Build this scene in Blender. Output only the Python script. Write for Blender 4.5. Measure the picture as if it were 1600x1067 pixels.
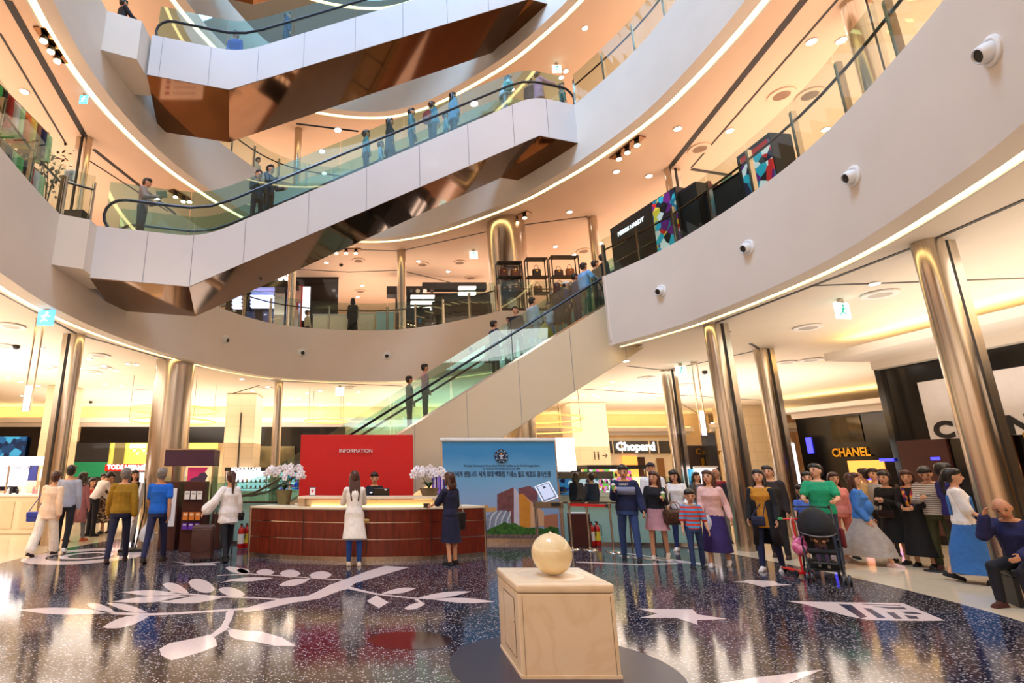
import bpy, bmesh, math, random
from mathutils import Vector, Matrix, noise
from mathutils.geometry import tessellate_polygon
for o in list(bpy.data.objects): bpy.data.objects.remove(o)
SC = bpy.context.scene; COL = SC.collection
PI = math.pi; R = math.radians
def lin(c): return tuple(((v/255)/12.92 if v/255 <= .04045 else ((v/255+.055)/1.055)**2.4) for v in c)

# ---------------------------------------------------------------- camera
PITCH = R(14.0); FPX = 830.0; PX0, PY0 = 600.0, 533.5; EYE = 1.6
cam = bpy.data.cameras.new('camera'); camo = bpy.data.objects.new('camera', cam); COL.objects.link(camo)
camo.location = (0, 0, EYE); camo.rotation_euler = (PI/2+PITCH, 0, 0)
cam.sensor_width = 36; cam.lens = FPX/1600*36; cam.shift_x = (800-PX0)/1600; cam.clip_start = .05; cam.clip_end = 200
SC.camera = camo
SC.view_settings.view_transform = 'Standard'; SC.view_settings.look = 'None'
SC.view_settings.gamma = 1; SC.view_settings.use_curve_mapping = False
SC.view_settings.exposure = 0.08
SC.cycles.use_denoising = True; SC.cycles.max_bounces = 8; SC.cycles.diffuse_bounces = 4; SC.cycles.glossy_bounces = 4
SC.cycles.transparent_max_bounces = 24; SC.cycles.transmission_bounces = 4
SC.cycles.sample_clamp_indirect = 6; SC.cycles.caustics_reflective = False; SC.cycles.caustics_refractive = False
# ---------------------------------------------------------------- daylight through the roof opening
wd = bpy.data.worlds.new('sky'); SC.world = wd; wd.use_nodes = True
bg = wd.node_tree.nodes['Background']; bg.inputs[0].default_value = (.55, .72, 1.0, 1); bg.inputs[1].default_value = 1.0
def area(name, x, y, z, sx, sy, power, col, down=True, rot=None):
    l = bpy.data.lights.new(name, 'AREA'); l.shape = 'RECTANGLE'; l.size = sx; l.size_y = sy; l.energy = power; l.color = col
    o = bpy.data.objects.new(name, l); COL.objects.link(o); o.location = (x, y, z)
    o.rotation_euler = rot if rot else ((0, 0, 0) if down else (PI, 0, 0)); return o
W1 = (1, .90, .80); W2 = (1, .80, .66); W3 = (1, .93, .86)
K = 1.0
for x, y, sx, sy in [(-13, 13, 7, 14), (-9, 25, 12, 6), (3, 25, 8, 6), (13, 22, 8, 10), (11, 6, 3.0, 13), (-12, 2, 8, 8)]:
    a = sx*sy; area('fill_uplight_ground', x, y, 2.9, sx, sy, 5.4*a*K, W1, False); area('ceiling_and_fill_light', x, y, 5.0, sx, sy, 5.0*a*K, W3)  # upward panel is unseen fill, added to brighten the ceiling; downward one stands for downlights
for x, y, sx, sy in [(-12, 10, 6, 16), (-9, 24.5, 10, 5), (2, 25, 10, 6), (13, 21, 8, 9), (13, 8, 8, 14)]:
    for z, k in ((7.3, 1), (13.2, .8)):
        a = sx*sy; area('fill_uplight_upper', x, y, z+1.1, sx, sy, 5.0*a*K*k, W2, False); area('ceiling_and_fill_light', x, y, z+3.55, sx, sy, 2.5*a*K*k, W2)  # upward panel is unseen fill added to light these ceilings evenly
area('ceiling_and_fill_light', 0, -4.5, 4.9, 14, 5, 620*K, W3)  # unseen fill behind the camera, added to brighten fronts that face it
area('ceiling_and_fill_light', 0, -4.5, 10.7, 14, 4, 760*K, W3, True, (R(48), 0, 0))  # second added fill behind the camera, tilted forward, no fitting there

sky = area('skylight', -3.5, 4.0, 27.0, 8, 8, 6000*K, (.42, .66, 1.0)); d_ = Vector((6.0, 9.5, 7.0))-sky.location; sky.rotation_euler = d_.to_track_quat('-Z', 'Y').to_euler()
# ---------------------------------------------------------------- pixel -> place (plain projective geometry of the camera above)
_c, _s = math.cos(PITCH), math.sin(PITCH)
def ray(x, y):
    u = (x-PX0)/FPX; v = (y-PY0)/FPX; return u, _c+v*_s, -v*_c+_s
def G(x, y, z=0.0):
    a, b, d = ray(x, y); t = (z-EYE)/d; return (a*t, b*t)
def AY(x, y, Y):
    a, b, d = ray(x, y); t = Y/b; return (a*t, Y, EYE+d*t)
def HIT(x, y, P, Q):
    a, b, d = ray(x, y); dx, dy = Q[0]-P[0], Q[1]-P[1]
    t = (P[0]*dy-P[1]*dx)/(a*dy-b*dx); return (a*t, b*t, EYE+d*t)

# ---------------------------------------------------------------- materials
MT = {}
def mat(name, rgb=(200, 200, 200), rough=.5, metal=0.0, emis=0.0, ecol=None, coat=0.0, spec=.5, build=None):
    if name in MT: return MT[name]
    m = bpy.data.materials.new(name); m.use_nodes = True; nt = m.node_tree; b = nt.nodes['Principled BSDF']
    c = (*lin(rgb), 1); b.inputs['Base Color'].default_value = c; b.inputs['Roughness'].default_value = rough
    b.inputs['Metallic'].default_value = metal; b.inputs['Coat Weight'].default_value = coat; b.inputs['Specular IOR Level'].default_value = spec
    if emis: b.inputs['Emission Color'].default_value = (*lin(ecol or rgb), 1); b.inputs['Emission Strength'].default_value = emis
    m.diffuse_color = c
    if build: build(nt, b)
    MT[name] = m; return m
def noisy(amount=.08, scale=3.0, bump=0.0, bscale=60., stretch=None):
    def f(nt, b):
        N = nt.nodes.new; L = nt.links.new
        tc = N('ShaderNodeTexCoord'); n = N('ShaderNodeTexNoise'); n.inputs['Scale'].default_value = scale; n.inputs['Detail'].default_value = 5
        src = tc.outputs['Object']
        if stretch:
            mp = N('ShaderNodeMapping'); mp.inputs['Scale'].default_value = stretch; L(src, mp.inputs[0]); src = mp.outputs[0]
        L(src, n.inputs['Vector'])
        c = b.inputs['Base Color'].default_value[:]
        r = N('ShaderNodeValToRGB'); r.color_ramp.elements[0].position = .3; r.color_ramp.elements[1].position = .7
        r.color_ramp.elements[0].color = tuple(v*(1-amount) for v in c[:3])+(1,); r.color_ramp.elements[1].color = tuple(min(1, v*(1+amount)) for v in c[:3])+(1,)
        L(n.outputs[0], r.inputs[0]); L(r.outputs[0], b.inputs['Base Color'])
        if bump:
            n2 = N('ShaderNodeTexNoise'); n2.inputs['Scale'].default_value = bscale; L(src, n2.inputs['Vector'])
            bp = N('ShaderNodeBump'); bp.inputs['Strength'].default_value = bump; bp.inputs['Distance'].default_value = .02
            L(n2.outputs[0], bp.inputs['Height']); L(bp.outputs[0], b.inputs['Normal'])
    return f
def cloth(rgb, rough=.85):
    return mat('cloth_%d_%d_%d' % tuple(rgb), rgb, rough, build=noisy(.12, 9, .5, 14))
def plain(rgb, rough=.5, metal=0): return mat('paint_%d_%d_%d_%d_%d' % (*rgb, int(rough*100), int(metal*10)), rgb, rough, metal, build=noisy(.04, 5))
def glow(rgb, k): return mat('glow_%d_%d_%d_%g' % (*rgb, k), rgb, .5, emis=k)
def glass(name, tint=(225, 240, 238), refl=.10, opac=0.0):
    if name in MT: return MT[name]
    m = bpy.data.materials.new(name); m.use_nodes = True; nt = m.node_tree; N = nt.nodes.new; L = nt.links.new
    nt.nodes.remove(nt.nodes['Principled BSDF']); out = nt.nodes['Material Output']
    tr = N('ShaderNodeBsdfTransparent'); tr.inputs[0].default_value = (*lin(tint), 1)
    gl = N('ShaderNodeBsdfGlossy'); gl.inputs['Roughness'].default_value = .02; gl.inputs[0].default_value = (.9, .97, 1, 1)
    lw = N('ShaderNodeLayerWeight'); lw.inputs[0].default_value = .5; pw = N('ShaderNodeMath'); pw.operation = 'POWER'; pw.inputs[1].default_value = 4.0; L(lw.outputs['Facing'], pw.inputs[0])
    mx = N('ShaderNodeMixShader'); ad = N('ShaderNodeMath'); ad.operation = 'MULTIPLY_ADD'; ad.inputs[1].default_value = .5; ad.inputs[2].default_value = refl; ad.use_clamp = True
    L(pw.outputs[0], ad.inputs[0]); L(ad.outputs[0], mx.inputs[0]); L(tr.outputs[0], mx.inputs[1]); L(gl.outputs[0], mx.inputs[2])
    last = mx.outputs[0]
    if opac:
        df = N('ShaderNodeBsdfDiffuse'); df.inputs[0].default_value = (*lin(tint), 1); m2 = N('ShaderNodeMixShader'); m2.inputs[0].default_value = opac
        L(last, m2.inputs[1]); L(df.outputs[0], m2.inputs[2]); last = m2.outputs[0]
    L(last, out.inputs[0]); MT[name] = m; return m
def f_terrazzo(nt, b):
    N = nt.nodes.new; L = nt.links.new
    tc = N('ShaderNodeTexCoord')
    n = N('ShaderNodeTexNoise'); n.inputs['Scale'].default_value = .33; n.inputs['Detail'].default_value = 0; L(tc.outputs['Object'], n.inputs['Vector'])
    r = N('ShaderNodeValToRGB'); r.color_ramp.interpolation = 'CONSTANT'; e = r.color_ramp.elements
    e[0].position = 0; e[0].color = (.030, .022, .024, 1); e[1].position = .42; e[1].color = (.020, .022, .040, 1)
    for p, c in ((.50, (.012, .012, .026, 1)), (.57, (.046, .030, .034, 1)), (.66, (.024, .024, .036, 1))):
        x = e.new(p); x.color = c
    L(n.outputs[0], r.inputs[0])
    v = N('ShaderNodeTexVoronoi'); v.inputs['Scale'].default_value = 48; L(tc.outputs['Object'], v.inputs['Vector'])
    sep = N('ShaderNodeSeparateColor'); L(v.outputs['Color'], sep.inputs[0])
    lt = N('ShaderNodeMath'); lt.operation = 'LESS_THAN'; lt.inputs[1].default_value = .42; L(v.outputs['Distance'], lt.inputs[0])
    gt = N('ShaderNodeMath'); gt.operation = 'GREATER_THAN'; gt.inputs[1].default_value = .50; L(sep.outputs[0], gt.inputs[0])
    mu = N('ShaderNodeMath'); mu.operation = 'MULTIPLY'; L(lt.outputs[0], mu.inputs[0]); L(gt.outputs[0], mu.inputs[1])
    cr = N('ShaderNodeValToRGB'); cr.color_ramp.elements[0].color = (.10, .10, .13, 1); cr.color_ramp.elements[1].color = (.62, .55, .56, 1); L(sep.outputs[1], cr.inputs[0])
    mx = N('ShaderNodeMix'); mx.data_type = 'RGBA'; L(mu.outputs[0], mx.inputs[0]); L(r.outputs[0], mx.inputs[6]); L(cr.outputs[0], mx.inputs[7])
    L(mx.outputs[2], b.inputs['Base Color'])
def f_marble(nt, b):
    N = nt.nodes.new; L = nt.links.new
    tc = N('ShaderNodeTexCoord'); n = N('ShaderNodeTexNoise'); n.inputs['Scale'].default_value = 1.6; n.inputs['Detail'].default_value = 9; n.inputs['Distortion'].default_value = 1.3
    L(tc.outputs['Object'], n.inputs['Vector']); c = b.inputs['Base Color'].default_value[:]
    r = N('ShaderNodeValToRGB'); e = r.color_ramp.elements; e[0].position = .44; e[0].color = c; e[1].position = .56; e[1].color = c
    x = e.new(.5); x.color = tuple(v*k for v, k in zip(c[:3], (.95, .91, .86)))+(1,)
    L(n.outputs[0], r.inputs[0]); L(r.outputs[0], b.inputs['Base Color'])
def tiled(sx, sy, gap=.015, dark=.72, off=0.0):
    def f(nt, b):
        N = nt.nodes.new; L = nt.links.new
        tc = N('ShaderNodeTexCoord'); mp = N('ShaderNodeMapping'); L(tc.outputs['Generated' if False else 'Object'], mp.inputs[0])
        br = N('ShaderNodeTexBrick'); br.offset = off; br.inputs['Scale'].default_value = 1; br.inputs['Brick Width'].default_value = sx; br.inputs['Row Height'].default_value = sy
        br.inputs['Mortar Size'].default_value = gap; c = b.inputs['Base Color'].default_value[:]
        br.inputs['Color1'].default_value = c; br.inputs['Color2'].default_value = tuple(v*.95 for v in c[:3])+(1,); br.inputs['Mortar'].default_value = tuple(v*dark for v in c[:3])+(1,)
        L(mp.outputs[0], br.inputs[0]); L(br.outputs[0], b.inputs['Base Color'])
        f.mp = mp
    return f
def tiled_v(sx, sz):
    def f(nt, b):
        g = tiled(sx, sz, .006, .7); g(nt, b); g.mp.inputs['Rotation'].default_value = (PI/2, 0, 0)
    return f
def f_wood(nt, b):
    noisy(.35, 2.0, .1, 20, (9, 9, 1.2))(nt, b)
def f_brushed(nt, b):
    noisy(.12, 3, 0, 1, (12, 12, .3))(nt, b)
def f_stripes(scale, c2, axis='Z'):
    def f(nt, b):
        N = nt.nodes.new; L = nt.links.new
        tc = N('ShaderNodeTexCoord'); w = N('ShaderNodeTexWave'); w.bands_direction = axis; w.inputs['Scale'].default_value = scale; w.inputs['Distortion'].default_value = .6
        L(tc.outputs['Object'], w.inputs[0]); r = N('ShaderNodeValToRGB'); r.color_ramp.interpolation = 'CONSTANT'
        r.color_ramp.elements[0].color = b.inputs['Base Color'].default_value[:]; r.color_ramp.elements[1].position = .5; r.color_ramp.elements[1].color = (*lin(c2), 1)
        L(w.outputs[0], r.inputs[0]); L(r.outputs[0], b.inputs['Base Color'])
    return f
def f_patches(cols, scale=12):
    def f(nt, b):
        N = nt.nodes.new; L = nt.links.new
        tc = N('ShaderNodeTexCoord'); v = N('ShaderNodeTexVoronoi'); v.inputs['Scale'].default_value = scale; L(tc.outputs['Object'], v.inputs[0])
        sp = N('ShaderNodeSeparateColor'); L(v.outputs['Color'], sp.inputs[0]); r = N('ShaderNodeValToRGB'); r.color_ramp.interpolation = 'CONSTANT'; e = r.color_ramp.elements
        e[0].color = (*lin(cols[0]), 1); e[1].position = 1/len(cols); e[1].color = (*lin(cols[1]), 1)
        for i in range(2, len(cols)): x = e.new(i/len(cols)); x.color = (*lin(cols[i]), 1)
        L(sp.outputs[0], r.inputs[0]); L(r.outputs[0], b.inputs['Base Color'])
        if b.inputs['Emission Strength'].default_value > 0: L(r.outputs[0], b.inputs['Emission Color'])
    return f
M_TERR = mat('terrazzo', (40, 38, 46), .10, spec=.35, build=f_terrazzo)
M_INLAY = mat('inlay', (232, 212, 208), .10, build=noisy(.05, 30))
M_INLAY_D = mat('inlay_dark', (52, 52, 72), .2, build=noisy(.25, 90))
M_MARB = mat('marble_floor', (226, 206, 176), .10, build=tiled(.9, .9, .006, .8))
M_BLOCK = mat('marble_block', (238, 214, 182), .25, build=f_marble)
M_WHITE = mat('plaster', (228, 216, 202), .55, build=noisy(.025, 1.2))
M_CEIL = mat('ceiling_paint', (236, 226, 216), .7, build=noisy(.02, .8))
M_PANEL = mat('enamel_panel', (216, 214, 216), .22, spec=.6, build=noisy(.02, 1))
M_BRONZE = mat('bronze_mirror', (120, 84, 54), .07, 1.0, build=noisy(.08, 1.2))
M_STEEL = mat('brushed_steel', (196, 184, 168), .24, 1.0, build=f_brushed)
M_CHROME = mat('chrome', (215, 212, 208), .1, 1.0, build=noisy(.03, 5))
M_DARK = mat('dark_slot', (28, 22, 20), .5, build=noisy(.1, 5))
M_BLACK = mat('black_gloss', (12, 11, 12), .12, build=noisy(.1, 2))
M_BLACKM = mat('black_matt', (18, 16, 17), .5, build=noisy(.1, 4))
M_RUBBER = mat('handrail_rubber', (26, 30, 40), .35, build=noisy(.1, 4))
M_RAIL = mat('bronze_rail', (70, 42, 26), .3, .6, build=noisy(.1, 4))
M_GLASS = glass('clear_glass', (232, 242, 238), .03)
M_GLASSB = glass('blue_glass', (218, 240, 238), .08)
M_GLASSG = glass('frosted_green_glass', (178, 214, 204), .05, .75)
M_RED = mat('red_panel', (214, 16, 8), .6, build=noisy(.03, 2))
M_WOOD = mat('mahogany', (112, 38, 20), .28, build=f_wood)
M_STONE = mat('stone_tile', (232, 210, 172), .45, build=tiled_v(.6, .45))
M_LED = glow((255, 226, 150), 5.0)
M_COVE = glow((255, 222, 150), 6.0)
M_DL = glow((255, 244, 236), 14.0)
M_SKIN = mat('skin', (216, 160, 126), .5, build=noisy(.04, 10)); M_SKIN2 = mat('skin_tan', (188, 130, 96), .5, build=noisy(.04, 10))

# ---------------------------------------------------------------- mesh helpers
def frame(d, up=Vector((0, 0, 1))):
    d = d.normalized(); u = up if abs(d.dot(up)) < .98 else Vector((0, 1, 0)); a = d.cross(u).normalized(); return a, a.cross(d).normalized()
TMP = bpy.data.scenes.new('workbench_tmp')
def bake(o):
    """turn an object's modifiers into plain mesh data, one object at a time"""
    par = o.parent; o.parent = None; TMP.collection.objects.link(o); vl = TMP.view_layers[0]; vl.update(); ev = o.evaluated_get(vl.depsgraph)
    me = bpy.data.meshes.new_from_object(ev, preserve_all_data_layers=False, depsgraph=vl.depsgraph); me.name = o.data.name
    old = o.data; o.modifiers.clear(); o.data = me; TMP.collection.objects.unlink(o); bpy.data.meshes.remove(old)
    o.parent = par; return o
class MB:
    def __init__(s): s.v = []; s.f = []
    def add(s, vs, fs): n = len(s.v); s.v += [tuple(v) for v in vs]; s.f += [[i+n for i in f] for f in fs]; return s
    def box(s, c, d, rz=0.0, m=None):
        hx, hy, hz = d[0]/2, d[1]/2, d[2]/2; cs, sn = math.cos(rz), math.sin(rz); vs = []
        for z in (-hz, hz):
            for x, y in ((-hx, -hy), (hx, -hy), (hx, hy), (-hx, hy)): vs.append(Vector((c[0]+x*cs-y*sn, c[1]+x*sn+y*cs, c[2]+z)))
        if m: vs = [m @ v for v in vs]
        return s.add(vs, [[3, 2, 1, 0], [4, 5, 6, 7], [0, 1, 5, 4], [1, 2, 6, 5], [2, 3, 7, 6], [3, 0, 4, 7]])
    def bar(s, a, b, w, t):
        a, b = Vector(a), Vector(b); x, y = frame(b-a); vs = [p+x*i*w/2+y*j*t/2 for p in (a, b) for i, j in ((-1, -1), (1, -1), (1, 1), (-1, 1))]
        return s.add(vs, [[3, 2, 1, 0], [4, 5, 6, 7], [0, 1, 5, 4], [1, 2, 6, 5], [2, 3, 7, 6], [3, 0, 4, 7]])
    def prism(s, poly, z0, z1):
        n = len(poly); ar = sum(poly[i][0]*poly[(i+1) % n][1]-poly[(i+1) % n][0]*poly[i][1] for i in range(n))
        if ar < 0: poly = poly[::-1]
        vs = [(p[0], p[1], z0) for p in poly]+[(p[0], p[1], z1) for p in poly]
        fs = [[i, (i+1) % n, (i+1) % n+n, i+n] for i in range(n)]
        tri = tessellate_polygon([[Vector((p[0], p[1], 0)) for p in poly]])
        for t in tri:
            a, b, c = [Vector(poly[i]+(0,) if len(poly[i]) == 2 else (poly[i][0], poly[i][1], 0)) for i in t]
            if (b-a).cross(c-a).z < 0: t = (t[0], t[2], t[1])
            fs.append([i+n for i in t]); fs.append([t[2], t[1], t[0]])
        return s.add(vs, fs)
    def tube(s, pts, r, n=8, closed=False, cap=True):
        pts = [Vector(p) for p in pts]; k = len(pts); rs = r if isinstance(r, (list, tuple)) else [r]*k; vs = []; fs = []
        pa = None
        for i, p in enumerate(pts):
            d = (pts[(i+1) % k]-pts[i-1]) if closed else (pts[min(i+1, k-1)]-pts[max(i-1, 0)])
            if pa is None: x, y = frame(d)
            else:
                d = d.normalized(); x = (pa-d*pa.dot(d)); x = x.normalized() if x.length > 1e-6 else frame(d)[0]; y = x.cross(d)
            pa = x
            for j in range(n): a = 2*PI*j/n; vs.append(p+(x*math.cos(a)+y*math.sin(a))*rs[i])
        for i in range(k if closed else k-1):
            for j in range(n): a, b = i*n, ((i+1) % k)*n; fs.append([a+j, a+(j+1) % n, b+(j+1) % n, b+j])
        if cap and not closed: fs += [list(range(n))[::-1], [(k-1)*n+j for j in range(n)]]
        return s.add(vs, fs)
    def lathe(s, prof, c=(0, 0, 0), n=24, sc=(1, 1), m=None, mod=None):
        vs = []; fs = []; k = len(prof)
        for i, (r, z) in enumerate(prof):
            for j in range(n):
                a = 2*PI*j/n; q = r*(1+(mod(a, i/(k-1)) if mod else 0)); v = Vector((c[0]+q*math.cos(a)*sc[0], c[1]+q*math.sin(a)*sc[1], c[2]+z)); vs.append(m @ v if m else v)
        for i in range(k-1):
            for j in range(n): fs.append([i*n+j, i*n+(j+1) % n, (i+1)*n+(j+1) % n, (i+1)*n+j])
        fs += [list(range(n))[::-1], [(k-1)*n+j for j in range(n)]]
        return s.add(vs, fs)
    def ell(s, c, r, n=12, m=None):
        k = n*2//3+1; prof = [(math.sin(PI*i/k), -math.cos(PI*i/k)) for i in range(k+1)]
        prof[0] = (.02, -1); prof[-1] = (.02, 1); vs = []; fs = []
        for q, z in prof:
            for j in range(n):
                a = 2*PI*j/n; v = Vector((q*math.cos(a)*r[0], q*math.sin(a)*r[1], z*r[2]))
                if m: v = m @ v
                vs.append(v+Vector(c))
        kk = len(prof)
        for i in range(kk-1):
            for j in range(n): fs.append([i*n+j, i*n+(j+1) % n, (i+1)*n+(j+1) % n, (i+1)*n+j])
        fs += [list(range(n))[::-1], [(kk-1)*n+j for j in range(n)]]
        return s.add(vs, fs)
    def rbox(s, c, d, r=.02, rz=0.0, seg=3):
        hx, hy = d[0]/2, d[1]/2; r = min(r, hx*.99, hy*.99, d[2]*.49); pl = []
        for cx, cy, a0 in ((hx-r, hy-r, 0), (-hx+r, hy-r, 90), (-hx+r, -hy+r, 180), (hx-r, -hy+r, 270)):
            for i in range(seg+1): a = R(a0+90*i/seg); pl.append((cx, cy, math.cos(a), math.sin(a)))
        vs = []; fs = []; n = len(pl); lv = []
        for i in range(seg+1): a = PI/2*i/seg; lv.append((-d[2]/2+r-r*math.cos(a), r*math.sin(a)-r))
        lv = lv+[(-z, q) for z, q in lv[::-1]]
        cs, sn = math.cos(rz), math.sin(rz)
        for z, q in lv:
            for x, y, nx, ny in pl:
                X = x+nx*(r+q); Y = y+ny*(r+q); vs.append((c[0]+X*cs-Y*sn, c[1]+X*sn+Y*cs, c[2]+z))
        for i in range(len(lv)-1):
            for j in range(n): fs.append([i*n+j, i*n+(j+1) % n, (i+1)*n+(j+1) % n, (i+1)*n+j])
        fs += [list(range(n))[::-1], [(len(lv)-1)*n+j for j in range(n)]]
        return s.add(vs, fs)
    def wallstrip(s, path, z0, z1, t):
        """a band of thickness t (to the outer side) standing along an open plan path"""
        k = len(path); P = [Vector((p[0], p[1])) for p in path]; O = []
        for i in range(k):
            d = (P[min(i+1, k-1)]-P[max(i-1, 0)]).normalized(); O.append(P[i]+Vector((d.y, -d.x))*t)
        vs = []
        for i in range(k): vs += [(*P[i], z0), (*P[i], z1), (*O[i], z1), (*O[i], z0)]
        fs = []
        for i in range(k-1):
            a, b = 4*i, 4*i+4
            for j in range(4): fs.append([a+j, a+(j+1) % 4, b+(j+1) % 4, b+j])
        fs += [[3, 2, 1, 0], [4*(k-1)+j for j in range(4)]]
        return s.add(vs, fs)
    def build(s, name, m, parent=None, smooth=False, label=None, cat=None, group=None, kind=None, loc=None, bevel=0):
        me = bpy.data.meshes.new(name); me.from_pydata(s.v, [], s.f); me.update()
        if smooth:
            for p in me.polygons: p.use_smooth = True
            if smooth != 'full':
                try: me.set_sharp_from_angle(angle=R(40))
                except Exception: pass
        me.materials.append(m)
        o = bpy.data.objects.new(name, me); COL.objects.link(o)
        if parent: o.parent = parent
        if loc: o.location = loc
        if bevel:
            bv = o.modifiers.new('bevel', 'BEVEL'); bv.width = bevel; bv.segments = 2; bv.limit_method = 'ANGLE'; bake(o)
        tag(o, label, cat, group, kind); return o
def tag(o, label=None, cat=None, group=None, kind=None):
    for k, v in (('label', label), ('category', cat), ('group', group), ('kind', kind)):
        if v: o[k] = v
    return o
def thing(name, label, cat, loc=(0, 0, 0), rz=0.0, group=None):
    o = bpy.data.objects.new(name, None); COL.objects.link(o); o.location = loc; o.rotation_euler = (0, 0, rz); o.empty_display_size = .1
    return tag(o, label, cat, group)
def struct(o): o['kind'] = 'structure'; return o
def kids(o): return [c for c in bpy.data.objects if c.parent == o]
def dup(o, loc=None, rz=None, label=None, group=None, parent=None):
    c = o.copy(); COL.objects.link(c); c.parent = parent
    if loc is not None: c.location = loc
    if rz is not None: c.rotation_euler = (0, 0, rz)
    if label: c['label'] = label
    if group: c['group'] = group
    for k in kids(o): dup(k, parent=c)
    return c
def text(name, s, size, m, parent=None, loc=(0, 0, 0), rz=0.0, align='CENTER', ext=.006, bold=0.0, sx=1.0, space=1.0, rx=PI/2, fit=None):
    cu = bpy.data.curves.new(name, 'FONT'); cu.body = s; cu.size = size; cu.extrude = ext; cu.align_x = align; cu.align_y = 'CENTER'; cu.offset = bold; cu.space_character = space; cu.resolution_u = 3
    f = bpy.data.objects.new('font_tmp', cu); me = bpy.data.meshes.new_from_object(f); me.name = name; bpy.data.objects.remove(f); me.materials.clear(); me.materials.append(m)
    if fit and me.vertices:
        xs = [v.co.x for v in me.vertices]; k = fit/(max(xs)-min(xs)); sx = sx*k
    o = bpy.data.objects.new(name, me); COL.objects.link(o); o.location = loc; o.rotation_euler = (rx, 0, rz); o.scale = (sx, 1, 1)
    if parent: o.parent = parent
    return o
# ================================================================ the atrium ring
CTRL = [(7.3, 9.2), (7.15, 10.9), (6.85, 12.4), (6.12, 14.2), (5.45, 15.4), (4.4, 16.9), (2.6, 18.6), (1.2, 19.5), (-.3, 19.9), (-2.2, 19.7), (-3.8, 19.1),
        (-4.9, 18.0), (-5.8, 16.3), (-6.5, 14.5), (-6.9, 12.5), (-6.95, 10.6), (-6.7, 8.8), (-6.2, 6.6), (-5.4, 4.2), (-4.0, 1.8), (-2.2, 0.2), (0, -.6),
        (2.2, -.2), (4.2, 1.2), (5.6, 3.1), (6.5, 4.9), (7.0, 6.6), (7.25, 7.9)]
def spline(C, k=6):
    n = len(C); out = []
    for i in range(n):
        p0, p1, p2, p3 = [Vector(C[(i+j-1) % n]) for j in range(4)]
        for q in range(k):
            t = q/k; out.append(.5*((2*p1)+(p2-p0)*t+(2*p0-5*p1+4*p2-p3)*t*t+(3*p1-p0-3*p2+p3)*t**3))
    return out
RING = spline(CTRL); CEN = Vector((0, 9.6))
def ang(p): return math.degrees(math.atan2(p[1]-CEN.y, p[0]-CEN.x)) % 360
def offs(ring, d):
    n = len(ring); out = []
    for i in range(n):
        t = (ring[(i+1) % n]-ring[i-1]).normalized(); out.append(ring[i]+Vector((t.y, -t.x))*d)
    return out
RING = sorted(RING, key=ang)
A0, A1 = 36.2, 62.5
def arc(a, b, ring=RING):
    """ring points going counter-clockwise from angle a to b"""
    pts = [p for p in ring if (ang(p)-a) % 360 <= (b-a) % 360]
    return sorted(pts, key=lambda p: (ang(p)-a) % 360)
def at_ang(a, ring=RING):
    n = len(ring)
    for i in range(n):
        p, q = ring[i], ring[(i+1) % n]; w = (ang(q)-ang(p)) % 360; u = (a-ang(p)) % 360
        if u < w: return p.lerp(q, u/w)
def run(a, b, ring=RING): return [at_ang(a, ring)]+[p for p in arc(a, b, ring) if (ang(p)-a) % 360 > .8 and (b-ang(p)) % 360 > .8]+[at_ang(b, ring)]
NOTCH = [(6.16, 14.12), (7.6, 14.15), (9.6, 13.95), (9.7, 17.1), (6.3, 17.35)]
RING2 = run(A1, A0+360 if False else A0)+[Vector(p) for p in NOTCH[1:]]
OUT = [(-26, -10), (26, -10), (26, 34), (-26, 34)]
def slab(name, hole, z0, z1, m, kind='structure', top=None):
    """a flat slab between the building outline and the hole; underside z0, top z1"""
    outer = [Vector((x, y, 0)) for x, y in OUT]; inner = [Vector((p[0], p[1], 0)) for p in hole]
    tri = tessellate_polygon([outer, inner]); P = outer+inner; n = len(P)
    vs = [(p.x, p.y, z0) for p in P]+[(p.x, p.y, z1) for p in P]; fs = []
    for t in tri:
        a, b, c = [P[i] for i in t]
        if (b-a).cross(c-a).z < 0: t = (t[0], t[2], t[1])
        fs += [[t[2], t[1], t[0]], [i+n for i in t]]
    return MB().add(vs, fs).build(name, m, kind=kind)
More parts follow.
